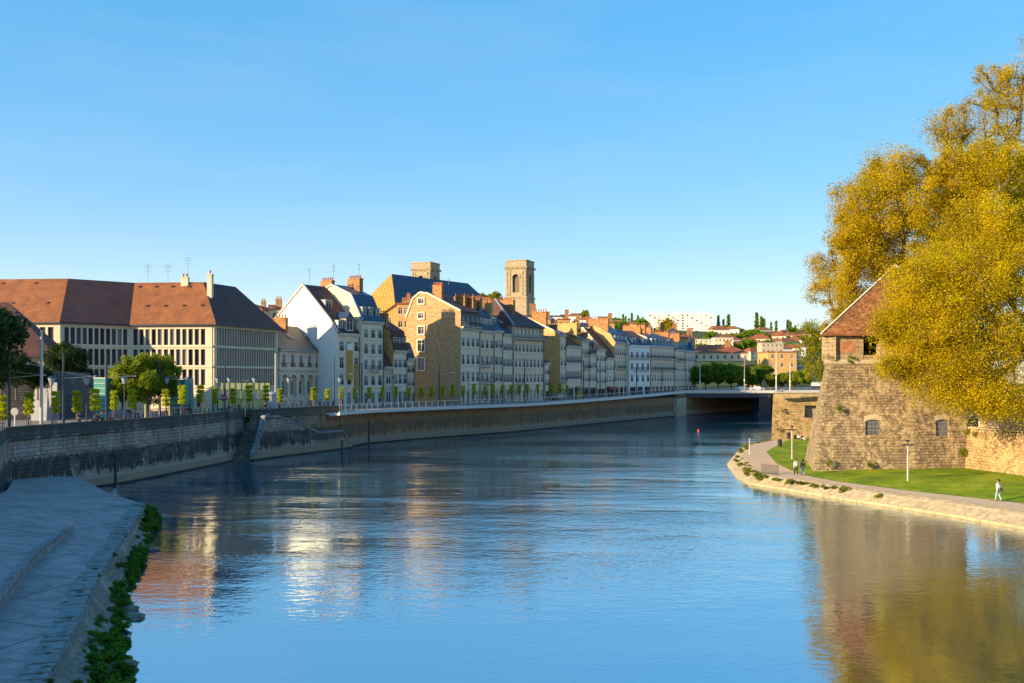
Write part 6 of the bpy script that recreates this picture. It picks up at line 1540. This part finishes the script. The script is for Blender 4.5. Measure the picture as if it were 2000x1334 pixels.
for i,(px,py,top,lab) in enumerate([(1773,941,860,'pale path lamp on the lawn in front of the tower'),(1547,896,832,'pale path lamp on the small lawn beside the path bend'),(1464,888,850,'slim pale post at the outer edge of the path bend')]):
    x,y = G(px,py,1.15); h = Zp(top,y)-1.1
    o = PL if i == 0 else dup(PL,(0,0,0)); o.location = (x,y,1.1); o.scale = (1,1,h/4.9); tag(o, lab, 'lamp', 'path lamps')
for i,(px,Y,top,lab) in enumerate([(1367,290,710,'short white lamp mast at the left end of the bridge'),(1454,275.6,700,'slim lamp mast with dark base midway on the bridge'),(1516,275.6,686,'tall slim mast over the right part of the bridge'),(1543,275.6,708,'short slim mast near the right end of the bridge')]):
    mb = MB(); h = Zp(top,Y)-7; mb.tube([(0,0,0),(0,0,h)],[.16,.07],8); r = thing('bridge_mast',lab,'mast',(X(px,Y),Y,7),0,'masts on the bridge'); mb.build('pole',M['white_trim' if i!=1 else 'galvanised'],r); m2 = MB(); m2.lathe([(.0,h*.3),(.22,h*.31),(.22,h*.36),(0,h*.37)],8); m2.build('lamp_head',M['white_trim'],r)

# bollards, posts, railings on the left quay
bo = MB(); bo.tube([(0,0,0),(0,0,.9)],[.06,.05],8); bo.lathe([(.07,.9),(.075,1.0),(.0,1.06)],8); bm = bo.mesh('bollard', M['iron_blue'])
for i in range(46):
    px = 262+i*8.6
    if px > 655: break
    Y = parapet_Y(px, 8.5); o = link('bollard', bm); o.location = (X(px,Y),Y,GZ); o.scale = (1.3,1.3,1.15); tag(o, ordn(i)+' dark bollard from the left in the row between office block and quay', 'bollard', 'bollards along the street')
def post(px, Y, h, label, mat, name='marker_post', r=.09, sign=None):
    t = thing(name, label, 'post', (X(px,Y),Y,GZ)); mb = MB(); mb.tube([(0,0,0),(0,0,h)],[r,r],8); mb.lathe([(r,h),(0,h+r)],8); mb.build('post', mat, t); return t
yel_ = plain('post_yellow', (.62,.52,.14), .6, .1, 2)
post(29,84.5,2.6,'pale post with round sign plate by the left parapet corner',M['white_trim'],'sign_post',.06)
sgn = bpy.data.objects[[o.name for o in bpy.data.objects if o.name.startswith('sign_post')][-1]]
m2 = MB(); m2.T = Matrix.Rotation(R(90),4,'X'); m2.lathe([(0,.04),(.36,.04),(.36,.07),(0,.07)],16,(0,2.3,0)); m2.T=None; o = m2.build('sign_plate', M['galvanised'], sgn)
for px,Y,h,l in [(284,110,2.2,'yellowish post left of the dark tram pole before the green trees'),(331,116,2.9,'tall yellow post before the teal works cabin'),(403,124,2.2,'short yellow post before the office corner'),(479,127.5,3.3,'tall yellow-green post at the head of the river stairs'),(505,134,2.4,'pale post beside the yellow glass kiosk')]: post(px,Y,h,l,yel_)
# no-entry sign on its own small post beside the tram pole
t = thing('no_entry_sign','red round no-entry sign with white bar on a thin post before the glass kiosk','road sign',(X(437,129),129,GZ))
mb = MB(); mb.tube([(0,.06,0),(0,.06,2.9)],[.04,.04],8); mb.build('post', M['galvanised'], t)
m2 = MB(); m2.T = Matrix.Translation((0,0,2.6)) @ Matrix.Rotation(R(90),4,'X'); m2.lathe([(0,-.02),(.45,-.02),(.45,.02),(0,.02)],24); d = m2.build('sign_plate', plain('sign_red',(.55,.02,.03),.5,.05,2), t)
m2 = MB(); m2.box(-.33,.33,-.035,-.022,2.53,2.67); m2.build('white_bar', M['white_trim'], d)
# traffic lights
for px,Y,l in [(283,109,'small traffic light with a red lamp before the green trees'),(302,118,'small traffic light left of the tram pole before the trees')]:
    t = thing('traffic_light',l,'traffic light',(X(px,Y)+.6,Y,GZ)); mb = MB(); mb.tube([(0,0,0),(0,0,2.6)],[.05,.05],8); mb.build('post', M['galvanised'], t)
    m2 = MB(); m2.box(-.16,.16,-.12,.12,2.2,3.1); hd = m2.build('housing', M['iron'], t); m2 = MB(); m2.T = Matrix.Translation((0,-.13,2.92)) @ Matrix.Rotation(R(90),4,'X'); m2.lathe([(0,-.02),(.1,-.02),(.1,.01)],10); mr = plain('red_lamp',(.6,.02,.01),.4,.05,2); mr.node_tree.nodes['Principled BSDF'].inputs['Emission Color'].default_value=(1,.05,.02,1); mr.node_tree.nodes['Principled BSDF'].inputs['Emission Strength'].default_value=.8; m2.build('lamp', mr, hd)
# fence along the street before the trees
fn = thing('street_fence','grey bar fence running before the green trees and the office','fence',(0,0,0)); mb = MB()
fp = [(X(px,parapet_Y(px,11)),parapet_Y(px,11)) for px in range(262,402,10)]
sweep(mb, fp, [(-.03,GZ+1.25),(.03,GZ+1.25),(.03,GZ+1.31),(-.03,GZ+1.31)]); fa = path_len(fp); s = 0
while s < fa[-1]: x,y,a = along(fp,fa,s); mb.box(x-.025,x+.025,y-.025,y+.025,GZ,GZ+1.3); s += .28
mb.build('bars', M['galvanised'], fn)
# teal works cabins
M['teal'] = plain('teal_panel', (.03,.26,.24), .45, .12, 1)
def cabin(px0,px1,Y,top,label,rz=-.1):
    x0 = X(px0,Y); w = X(px1,Y)-x0; h = Zp(top,Y)-GZ; t = thing('works_cabin',label,'cabin',(x0,Y,GZ),rz); mb = MB(); mb.box(0,w,0,2.6,0,h); mb.build('body',M['teal'],t)
    m2 = MB(); n = max(3,int(h/.62))
    for k in range(1,n): m2.box(.05,w-.05,-.03,-.004,h*k/n,h*k/n+.05)
    m2.box(-.05,w+.05,-.05,2.65,h+.002,h+.1); m2.build('trim',M['white_trim'],t); return t
cabin(328,363,128,742,'large teal works cabin with pale horizontal seams before the office corner'); cabin(183,207,122,739,'smaller teal cabin left of the green trees')
# yellow glass kiosk
M['kiosk'] = plain('kiosk_glass', (.62,.60,.26), .25, .15, .6); 
Yk = 141; kx0 = X(424,Yk); kw = X(519,Yk)-kx0; ks = thing('glass_kiosk','pale yellow glass tram shelter with teal base in front of the louvred office wing','kiosk',(kx0,Yk,GZ),.32); kw *= 1.06
mb = MB(); mb.box(0,kw,0,2.5,.72,3.6); mb.box(.6,kw-.1,-.1,2.5,3.605,4.7); mb.build('glass_panels',M['kiosk'],ks)
mb = MB(); mb.box(-.03,kw+.03,-.05,2.55,0,.71); mb.build('base',M['teal'],ks)
mb = MB()
for k in range(10): mb.box(kw*k/9-.03,kw*k/9+.03,-.14,-.02,.72,4.7)
mb.box(0,kw,-.13,-.01,2.1,2.16); mb.box(.5,kw,-.16,2.6,4.701,4.82); mb.build('frame',M['iron'],ks)
mb = MB(); rk = random.Random(4)
for k in range(9):
    a_ = kw*k/9+.08; q = rk.random()
    if q < .75: mb.box(a_,a_+kw/9-.16,-.012,-.003,1.9+rk.random()*.4,2.9+rk.random()*.5)
mb.build('poster_band',plain('kiosk_band',(.22,.45,.38),.3,.4,1.2,col2=(.45,.52,.5)),ks)
# big grey advertising column
t = thing('advertising_column','grey drum column beside the pale mast right of the kiosk','column',(X(530,142),142,GZ)); mb = MB(); mb.lathe([(0,0),(.75,0),(.75,2.7),(.85,2.75),(.85,2.95),(.5,3.2),(0,3.25)],16); mb.build('drum',plain('drum_grey',(.38,.40,.44),.6,.15,1),t)
# litter bins on the right lawn
for px,py,l in [(1523,871,'dark litter bin at the lawn edge beside the path'),(1540,856,'second dark litter bin nearer the river wall')]:
    x,y = G(px,py,1.2); t = thing('litter_bin',l,'litter bin',(x,y,1.15)); mb = MB(); mb.lathe([(0,0),(.28,0),(.33,.85),(.36,.86),(.36,.95),(.2,1.02),(0,1.03)],12); mb.build('body',M['iron'],t)
# railing at the path corner
rg = thing('path_railing','thin iron railing across the bend of the riverside path','railing',(0,0,0)); mb = MB(); a = G(1487,925,1.0); b2 = G(1532,928,1.0); b2=(b2[0]-.6,b2[1])
mb.bar((a[0],a[1],1.95),(b2[0],b2[1],1.95),.04); mb.bar((a[0],a[1],1.15),(b2[0],b2[1],1.15),.03)
for k in range(22):
    q = lerp2(a,b2,k/21); mb.box(q[0]-.012,q[0]+.012,q[1]-.012,q[1]+.012,.95,1.95 if k%5 else 2.1)
mb.build('bars',M['iron'],rg)
# red parasols on the rampart
par = None; M['parasol'] = plain('parasol_red',(.32,.03,.03),.8,.15,1)
for i,(px,Y,l) in enumerate([(1966,100,'dark red terrace parasol above the rampart wall, left of two'),(1994,98,'dark red terrace parasol above the rampart wall, right of two'),(2030,96,'dark red terrace parasol just outside the right edge')][:2]):
    t = thing('parasol',l,'parasol',(X(px,Y),Y,5.5),0,'parasols on the rampart terrace'); mb = MB(); mb.lathe([(1.7,1.55),(1.65,1.8),(.1,2.5),(0,2.55)],8); mb.build('canopy',M['parasol'],t); mb = MB(); mb.tube([(0,0,0),(0,0,2.5)],[.04,.04],8); mb.build('pole',M['wood_brown'],t)
# channel marker and buoy
for px,py,h,l,c in [(1364,842,1.0,'small red and white buoy in mid-river before the bridge',(.6,.06,.05)),(1463,882,0,'',0)][:1]:
    x,y = G(px,py,0); t = thing('buoy',l,'buoy',(x,y,0)); mb = MB(); mb.lathe([(0,-.2),(.26,-.2),(.26,.12),(.08,.2),(.05,.5),(0,.52)],12); mb.build('float',plain('buoy_red',c,.5,.1,2),t)

# ---- old stone house and retaining wall, far left -----------------------------
oh = thing('stone_house','old stone house with steep dark brown roof and roof windows behind left trees','house',(X(36,128),128,GZ),R(14))
wo = 4.6; mb = MB(); mb.box(-9,wo,0,10,0,8.6); mb.poly([(-9,-.0,8.6),(wo,-.0,8.6),(wo,0,8.6)]) if False else None
mb.build('wall',M['grey_render'],oh)
m2 = MB(); zt_ = Zp(602,133)-GZ; m2.add([(-10,-.7,8.3),(wo+.5,-.7,8.3),(wo+.5,11,8.3),(-10,11,8.3),(-9.5,5,zt_+.8),(-2.6,5,zt_+.8)],[(0,1,5,4),(1,2,5),(2,3,4,5),(3,0,4),(0,3,2,1)]); m2.build('roof',M['roof_brown'],oh)
roofwin(oh,(.3,2.0,11.4),0,R(47),1.5,2.2); roofwin(oh,(2.2,1.0,10.2),0,R(47),.9,1.5); put_window(oh,.8,6.0,.9,1.6,near=True,y=-.3); put_window(oh,2.8,6.0,.9,1.6,near=True,y=-.3)
rw = thing('retaining_wall','high weathered retaining wall with pale panels behind the left pavement','wall',(0,0,0))
M['retain'] = masonry('retaining_masonry',(.24,.20,.21),(.18,.155,.16),(.09,.08,.08),.7,.35,.03,.7,(.05,.045,.045),.5,.06)
mb = MB(); rp = [(-75,112),(X(60,118),118),(X(100,121),121),(X(140,124),124),(X(172,130),130),(X(186,138),138)]
zt2 = [10.6,10.6,Zp(726,121),Zp(728,124),Zp(752,130),Zp(775,138)]
for i in range(len(rp)-1):
    a,b2 = rp[i],rp[i+1]; mb.poly([(a[0],a[1],GZ-.3),(b2[0],b2[1],GZ-.3),(b2[0],b2[1],zt2[i+1]),(a[0],a[1],zt2[i])]); mb.poly([(a[0],a[1],zt2[i]),(b2[0],b2[1],zt2[i+1]),(b2[0]-1,b2[1]+8,zt2[i+1]),(a[0]-1,a[1]+8,zt2[i])])
mb.build('wall',M['retain'],rw)
for k,(px,Y,w) in enumerate([(70,116.5,1.5),(88,118,1.6)]):
    m2 = MB(); x=X(px,Y); zz=Zp(755-k*8,Y); m2.add([(x-w/2,Y,GZ),(x+w/2+.6,Y,GZ),(x+w/2+.3,Y+.9,zz),(x-w/2+.2,Y+.9,zz),(x-w/2,Y+1,GZ),(x+w/2+.6,Y+1,GZ)],[(0,1,2,3),(1,5,2),(0,3,4)]); m2.build('buttress_panel',plain('panel_pale',(.42,.43,.48),.8,.2,1,stain=.3),rw)

# ================================================================== WEEDS AND PLANTS
def tuft_cloud(name, pts, rads, per, size, mat, label, cat, seed, flat=.7):
    o = link(name, leaf_mesh(name, np.array(pts), np.array(rads), per, size, mat, seed, flat)); return tag(o, label, cat, kind='stuff')
rr = random.Random(77); pts=[]; rads=[]
for i,(a,b2) in enumerate(zip(sub(wlp[2:8],8), sub(wlp[2:8],8)[1:])):
    y = a[1]; dens = .12+.9*abs(mnoise.noise(Vector((y*.16,2.2,0))))*2
    for _ in range(18):
        if rr.random() < dens:
            q_ = rr.random()**1.6; pts.append((a[0]+.15-q_*(1.5 if y<50 else 1.1), y+rr.uniform(-.7,.7), .05+q_*.5+rr.uniform(0,.35))); rads.append(rr.uniform(.10,.34))
tuft_cloud('bank_weeds',pts,rads,200,.10,leafmat('weed_leaf',[(.03,.08,.006),(.08,.20,.01),(.16,.32,.018)],.45,nscale=2),'thick green weeds growing along the water\'s edge of the left bank','weeds',71)
pts=[];rads=[]
kk = offs(sub(E[:7],10),-.1)
for (x,y) in kk:
    if rr.random() < .42: pts.append((x+rr.uniform(-.25,.6),y+rr.uniform(-.3,.3),1.5)); rads.append(rr.uniform(.1,.32))
for (x,y) in offs(sub(E[1:7],10),1.0):
    if rr.random() < .25: pts.append((x+rr.uniform(-.4,.5),y,.95)); rads.append(rr.uniform(.12,.3))
tuft_cloud('kerb_weeds',pts,rads,160,.07,leafmat('kerb_leaf',[(.05,.07,.012),(.10,.15,.02),(.16,.22,.03)],.35,nscale=2),'sparse weeds in the joints of the ramp kerb and on the left bank','weeds',72,.5)
pts=[];rads=[]; q_ = offs(sub(RW,10),1.2)
for (x,y) in q_:
    if 79 < y < 150 and rr.random() < (.85 if y>94 else .5): 
        for _ in range(3): pts.append((x+rr.uniform(-.5,.8),y+rr.uniform(-.5,.5),.75+rr.uniform(-.2,.2))); rads.append(rr.uniform(.18,.42))
tuft_cloud('riverside_plants',pts,rads,130,.12,leafmat('bank_plant',[(.08,.10,.01),(.18,.21,.015),(.32,.32,.02)],.4,nscale=2),'scattered plants on the pale slope of the right bank','plants',73,.6)
pts=[];rads=[]
for (px,py,Y,r_,k_) in [(1640,797,97.9,.30,5),(1663,700,98.6,.2,4),(1700,905,97.2,.25,6),(1880,880,98.4,.35,6),(1890,840,98.7,.25,4),(1620,905,97.2,.25,5),(1905,850,97.5,.22,4),(1528,800,150.5,.3,4),(1520,835,150.4,.25,3)]:
    for _ in range(k_): pts.append((X(px,Y)+rr.uniform(-.35,.35),Y-.1,Zp(py,Y)+rr.uniform(-.35,.3))); rads.append(r_*rr.uniform(.6,1.2))
tuft_cloud('wall_plants',pts,rads,70,.1,M['green_bright'],'small plants rooted in the joints of the tower and rampart walls','plants',74,1)
# rocks at the waterline, left
rk = random.Random(8)
for i,(px,py,s,l) in enumerate([(232,1306,.55,'largest pale rock at the foot of the weeds, bottom left'),(262,1207,.35,'flat dark rock in the shallows midway along the left bank'),(252,1190,.3,'small rock just above the flat dark one'),(318,1012,.4,'pale rock at the tip of the left bank'),(300,1075,.3,'rounded rock by the weeds below the bank tip')]):
    x,y = G(px,py,0); vs=[]; mb = MB(); n=10; m=6
    for a_ in range(m):
        for b_ in range(n):
            t_=math.pi*a_/(m-1); u=2*math.pi*b_/n; d=Vector((math.sin(t_)*math.cos(u),math.sin(t_)*math.sin(u),math.cos(t_))); q=1+.35*mnoise.noise(d*1.7+Vector((i*5,0,0))); vs.append(tuple(Vector((d.x*1.5,d.y,d.z*.55))*s*q))
    mb.add(vs,[(a_*n+b_,(a_+1)*n+b_,(a_+1)*n+(b_+1)%n,a_*n+(b_+1)%n) for a_ in range(m-1) for b_ in range(n)])
    o = mb.build('rock',M['bank']); o.location=(x,y,.05); tag(o,l,'rock','rocks at the left waterline')

# ================================================================== PEOPLE
def skin_obj(name, verts, edges, rad, mat, parent, root=0):
    me = bpy.data.meshes.new(name); me.from_pydata(verts, edges, []); me.materials.append(mat)
    o = link(name, me, parent); md = o.modifiers.new('Skin','SKIN'); md.use_smooth_shade = True
    sv = me.skin_vertices[0].data
    for i,r in enumerate(rad):
        sv[i].radius = (r,r) if not hasattr(r,'__len__') else r
        sv[i].use_root = (i == root)
    s = o.modifiers.new('Sub','SUBSURF'); s.levels = 1; s.render_levels = 1; return o
skinm = plain('skin', (.48,.29,.20), .6, .08, 6)
def col(name, c): return plain(name, c, .85, .15, 8)
def person(label, loc, rz, shirt, legs_, hair=(.05,.03,.02), h=1.75, stride=.18, armsw=.15, pose='walk', sleeve=True, bag=None, group=None, longhair=False):
    r = thing('person', label, 'person', loc, rz, group); k = h/1.75
    sit = pose == 'sit'; hp = .93 if not sit else .18
    # +y is forward
    pel=(0,0,hp); ch=(0,-.02 if not sit else -.05,hp+.30); nk=(0,0,hp+.55); hd=(0,.02,hp+.70); ht=(0,.02,hp+.80)
    V=[pel,ch,(0,0,hp+.47),nk,hd,ht]; Rr=[(.15,.11),(.15,.115),(.13,.10),.055,(.085,.10),(.075,.085)]; Ed=[(0,1),(1,2),(2,3),(3,4),(4,5)]
    hands=[]
    armI=[]; legI=[]
    for s in (-1,1):
        sw = s*armsw
        sh=(s*.19,0,hp+.46); el=(s*.25,sw*.5-.03,hp+.18); wr=(s*.25,sw+.05,hp-.06); pm=(s*.25,sw+.07,hp-.14)
        if sit: el=(s*.24,.08,hp+.2); wr=(s*.2,.3,hp+.12); pm=(s*.18,.38,hp+.1)
        b=len(V); V+= [sh,el,wr,pm]; Rr+=[.058,.045,.032,(.042,.022)]; Ed+=[(2,b),(b,b+1),(b+1,b+2),(b+2,b+3)]; armI.append(b)
        for f in range(4):
            q=len(V); o_=(f-1.5)*.02; L=(.075,.085,.08,.06)[f]
            d=(0,.02,-1) if not sit else (0,.9,-.3)
            V+=[(pm[0]+(-.005*s),pm[1]+o_,pm[2]+d[2]*.045 if not sit else pm[2]),(pm[0]-.015*s,pm[1]+o_+d[1]*L,pm[2]+d[2]*(L+.03))]; Rr+=[.009,.007]; Ed+=[(b+3,q),(q,q+1)]
        q=len(V); V+=[(pm[0]-.03*s,pm[1]+.04,pm[2]),(pm[0]-.04*s,pm[1]+.055,pm[2]-.035)]; Rr+=[.011,.009]; Ed+=[(b+3,q),(q,q+1)]
    for s in (-1,1):
        st_ = -s*stride
        hj=(s*.09,0,hp-.06); kn=(s*.10,st_*.55+.04,hp-.46); an=(s*.10,st_,.09); to=(s*.11,st_+.17,.04)
        if st_ < 0: kn=(s*.10,st_*.35+.08,.49); an=(s*.10,st_-.02,.12)
        if sit: hj=(s*.1,.03,hp-.02); kn=(s*.13,.46,.34 if s<0 else .28); an=(s*.12,.80,.07); to=(s*.12,.95,.10)
        b=len(V); V+=[hj,kn,an,to]; Rr+=[(.085,.09),.06,.042,(.042,.032)]; Ed+=[(0,b),(b,b+1),(b+1,b+2),(b+2,b+3)]; legI.append(b)
    sc_=lambda L:[tuple(c*k for c in p) for p in L]
    rs=lambda L:[tuple(x*k for x in q) if hasattr(q,'__len__') else q*k for q in L]
    skin_obj('body', sc_(V), Ed, rs(Rr), skinm, r)
    # face
    fm=MB(); hx,hy,hz=(c*k for c in hd)
    fm.add([(hx-.012,hy+.088*k,hz+.01),(hx+.012,hy+.088*k,hz+.01),(hx,hy+.118*k,hz-.022),(hx,hy+.085*k,hz-.03)],[(0,1,2),(0,2,3),(1,3,2)]); fm.build('nose',skinm,r,uv=False)
    ey=MB()
    for s in (-1,1): ey.box(hx+s*.032-.011,hx+s*.032+.011,hy+.084*k,hy+.092*k,hz+.008,hz+.02)
    ey.box(hx-.022,hx+.022,hy+.085*k,hy+.092*k,hz-.052,hz-.044); ey.build('eyes_and_mouth',M['iron'],r,uv=False)
    for s in (-1,1):
        em=MB(); em.lathe([(0,-.02),(.012,-.01),(.012,.012),(0,.022)],6,(hx+s*.085*k,hy,hz-.005)); em.build('ear',skinm,r,uv=False)
    sm_=col('shirt',shirt); tm=col('trousers',legs_)
    SV=[V[0],V[1],V[2],(0,0,hp+.51)]; SR=[(.165,.125),(.165,.13),(.15,.115),(.07,.06)]; SE=[(0,1),(1,2),(2,3)]
    for b in armI:
        n0=len(SV); tip = V[b+2] if sleeve else tuple(V[b][i]*.35+V[b+1][i]*.65 for i in range(3)); SV+=[V[b],tuple((V[b][i]+tip[i])/2 if not sleeve else V[b+1][i] for i in range(3)),tip]; SR+=[.07,.056,.045]; SE+=[(2,n0),(n0,n0+1),(n0+1,n0+2)]
    skin_obj('shirt', sc_(SV), SE, rs(SR), sm_, r)
    TV=[(0,0,hp+.06),(0,0,hp-.02)]; TR=[(.155,.12),(.155,.125)]; TE=[(0,1)]
    for b in legI: n0=len(TV); TV+=[V[b],V[b+1],V[b+2]]; TR+=[(.098,.105),.072,.055]; TE+=[(1,n0),(n0,n0+1),(n0+1,n0+2)]
    skin_obj('trousers', sc_(TV), TE, rs(TR), tm, r)
    HV=[(0,-.01,hp+.75),(0,-.03,hp+.80),(0,-.06,hp+.70)]+([(0,-.09,hp+.5)] if longhair else []); HR=[(.09,.09),(.08,.085),(.08,.06)]+([.06] if longhair else [])
    skin_obj('hair', sc_(HV), [(0,1),(0,2)]+([(2,3)] if longhair else []), rs(HR), col('hair',hair), r)
    for b in legI:
        a_=V[b+2]; skin_obj('shoe', sc_([(a_[0],a_[1]-.05,a_[2]-.045),(a_[0],a_[1]+.08,max(.04,a_[2]-.06)),(a_[0],a_[1]+.19,.04)]), [(0,1),(1,2)], rs([(.05,.045),(.052,.04),(.045,.032)]), col('shoe',(.08,.07,.07)), r)
    if bag: bm_=MB(); bm_.box(.17,.30,-.16,.16,hp-.08,hp+.14); bm_.bar((.2,0,hp+.14),(-.12,0,hp+.5),.03); bm_.build('shoulder_bag',col('bag',bag),r)
    return r
def gp(px,py,z): x,y = G(px,py,z); return (x,y,z)
person('person in white shirt and pale jeans with dark shoulder bag on the path', gp(1950,979,1.02), R(20), (.80,.80,.82),(.35,.48,.55),bag=(.05,.05,.05))
person('person in white top and black trousers walking away left of the tower foot', gp(1555,929,1.02), R(5), (.80,.78,.76),(.02,.02,.025))
person('person in dark jacket with light blue clothing walking next to the tower foot', gp(1568,928,1.02), R(-10), (.07,.05,.05),(.25,.38,.55),hair=(.1,.04,.02),h=1.66,longhair=True)
person('person in white sitting on the grass by the river wall, left of a pair', gp(1560,859,1.3), R(160), (.75,.75,.75),(.06,.06,.07),pose='sit',group='people sitting on the grass')
person('person in dark clothes sitting on the grass, right of a pair', gp(1566,859,1.3), R(200), (.10,.08,.10),(.5,.5,.52),pose='sit',group='people sitting on the grass')
Yq = 91.7
def quay_p(px, back): Y = parapet_Y(px, back); return (X(px,Y),Y,GZ)
p = quay_p(203,.8); person('person in bright turquoise shirt sitting on the quay parapet', (p[0],p[1],PT+.0), R(140), (.01,.42,.50),(.03,.03,.04),hair=(.35,.12,.04),pose='sit',h=1.6)
p = quay_p(193,.9); person('person in dark clothes sitting on the parapet beside the one in turquoise', (p[0],p[1],PT+.0), R(160), (.06,.05,.06),(.35,.2,.16),pose='sit',h=1.6)
walk = [(155,8,(.05,.05,.09),(.04,.05,.10),'person in dark blue standing behind a clipped tree near the retaining wall'),(199,6,(.12,.22,.5),(.04,.04,.05),'person in blue walking behind the seated couple'),
 (365,7,(.45,.05,.07),(.5,.48,.46),'person in red top walking along the fence before the office'),(370,8,(.10,.03,.04),(.03,.03,.03),'person in dark red next to the one in red top'),
 (447,10,(.04,.05,.05),(.04,.04,.05),'person in black in front of the yellow kiosk, left'),(466,12,(.03,.04,.05),(.03,.03,.04),'person in black before the middle of the yellow kiosk'),(518,8,(.05,.03,.04),(.03,.03,.05),'person in dark coat beside the grey drum column'),
 (625,8,(.05,.03,.04),(.05,.04,.05),'person in black before the arcade windows, left of three'),(633,8,(.22,.04,.10),(.05,.03,.05),'person in dark pink before the arcade windows, middle of three'),(641,8,(.08,.05,.10),(.04,.03,.04),'person in purple-black before the arcade windows, right of three'),
 (783,8,(.03,.03,.03),(.03,.03,.04),'person in black before the small brown mansard house'),(972,10,(.05,.06,.12),(.03,.04,.08),'person in navy before the cream house'),(986,10,(.4,.4,.42),(.05,.05,.08),'person in light grey before the cream house'),
 (1058,11,(.04,.05,.12),(.03,.03,.06),'person in dark blue near the low pale house'),(1072,11,(.06,.05,.05),(.03,.04,.06),'person in black near the low pale house'),(1084,11,(.5,.5,.52),(.08,.08,.12),'person in white before the second golden gable'),(1190,11,(.30,.36,.40),(.05,.06,.08),'person in pale blue near the red awning house')]
for px,back,s_,t_,lab in walk: person(lab, quay_p(px,back), R(60 if px%2 else 240), s_, t_, sleeve=True)
# yellow sign column near the far shops
Y = parapet_Y(1132,10); t = thing('yellow_sign_column','bright yellow column by the far shops','sign',(X(1132,Y),Y,GZ)); mb = MB(); mb.box(-.5,.5,-.25,.25,0,3.2); mb.box(-.56,.56,-.3,.3,3.2,3.35); mb.build('panel',plain('sign_yellow',(.62,.42,.03),.6,.1,2),t)

# ---- parked cars -----------------------------------------------------------
def car(label, loc, rz, paint):
    r = thing('parked_car', label, 'car', loc, rz, 'parked cars'); mb = MB()
    P = [(-2.1,.35),(-2.15,.75),(-1.9,.95),(-1.35,1.0),(-.95,1.38),(.75,1.42),(1.35,1.0),(1.95,.9),(2.1,.65),(2.1,.35)]
    n = len(P); vs = [(x,-.82 if z<1.05 else -.66,z) for x,z in P]+[(x,.82 if z<1.05 else .66,z) for x,z in P]
    mb.add(vs,[(i,(i+1)%n,n+(i+1)%n,n+i) for i in range(n)]+[tuple(reversed(range(n))),tuple(range(n,2*n))]); mb.build('body',paint,r)
    g = MB()
    for s in (-1,1): g.add([(-1.15,s*.78,1.04),(1.1,s*.78,1.04),(.65,s*.675,1.36),(-.85,s*.675,1.34)],[(0,1,2,3)])
    g.add([(1.32,-.66,1.04),(1.32,.66,1.04),(.82,.6,1.40),(.82,-.6,1.40)],[(0,1,2,3)]); g.add([(-1.36,-.66,1.04),(-1.36,.66,1.04),(-1.0,.6,1.36),(-1.0,-.6,1.36)],[(0,1,2,3)]); g.build('windows',M['glass_dark'],r)
    for sx in (-1.3,1.3):
        for sy in (-.8,.8):
            w_=MB(); w_.T=Matrix.Translation((sx,sy,.33))@Matrix.Rotation(R(90),4,'X'); w_.lathe([(0,-.1),(.2,-.11),(.33,-.1),(.33,.1),(.2,.11),(0,.1)],14); w_.build('wheel',M['iron'],r)
    for sy in (-.6,.6): l=MB(); l.box(2.05,2.13,sy-.15,sy+.15,.62,.76); l.build('headlight',M['white_trim'],r); l=MB(); l.box(-2.17,-2.1,sy-.15,sy+.15,.65,.8); l.build('tail_light',plain('tail_red',(.4,.02,.02),.4,.1,2),r)
cp_ = [plain('car_navy',(.02,.03,.08),.25,.05,1),plain('car_silver',(.45,.47,.5),.3,.05,1,metal=.4),plain('car_black',(.015,.015,.018),.25,.05,1),plain('car_white',(.7,.7,.68),.3,.05,1)]
for i,(px,Y,z,rz,lab) in enumerate([(236,114,GZ,.1,'dark blue car parked behind the parapet before the green trees'),(1448,282,7,0,'silver car driving on the bridge, left'),(1520,282,7,0,'black car on the bridge, right of the tall mast'),(1478,280,7,0,'white car in the middle of the bridge')]):
    car(lab,(X(px,Y),Y,z),rz,cp_[i])
for i,(px) in enumerate([1066,1090]):
    Y = parapet_Y(px,10.5); car(['black car parked before the low pale house','silver car parked before the second golden gable'][i],(X(px,Y),Y,GZ),R(58),cp_[2-i])

# ================================================================== HOUSES WHOSE SHADE FALLS ON THE LEFT BANK (they stand left of the view)
for i,(x,y,w,d,h) in enumerate([(-55,50,13,24,14),(-51,25,13,25,15),(-47,-1,13,26,14),(-44,-29,13,29,15)]):
    t = thing('quayside_house','pale quayside house left of the view, '+ordn(i)+' from the bridge side','house',(x,y,GZ),R(-12),'houses left of the view'); mb = MB(); mb.box(-w/2,w/2,-d/2,d/2,0,h-3); mb.build('wall',M['limestone'],t)
    m2 = MB(); m2.add([(-w/2-.4,-d/2-.4,h-3),(w/2+.4,-d/2-.4,h-3),(w/2+.4,d/2+.4,h-3),(-w/2-.4,d/2+.4,h-3),(0,-d/2+3,h+1.5),(0,d/2-3,h+1.5)],[(0,1,4),(1,2,5,4),(2,3,5),(3,0,4,5),(0,3,2,1)]); m2.build('roof',M['roof_brown'],t)
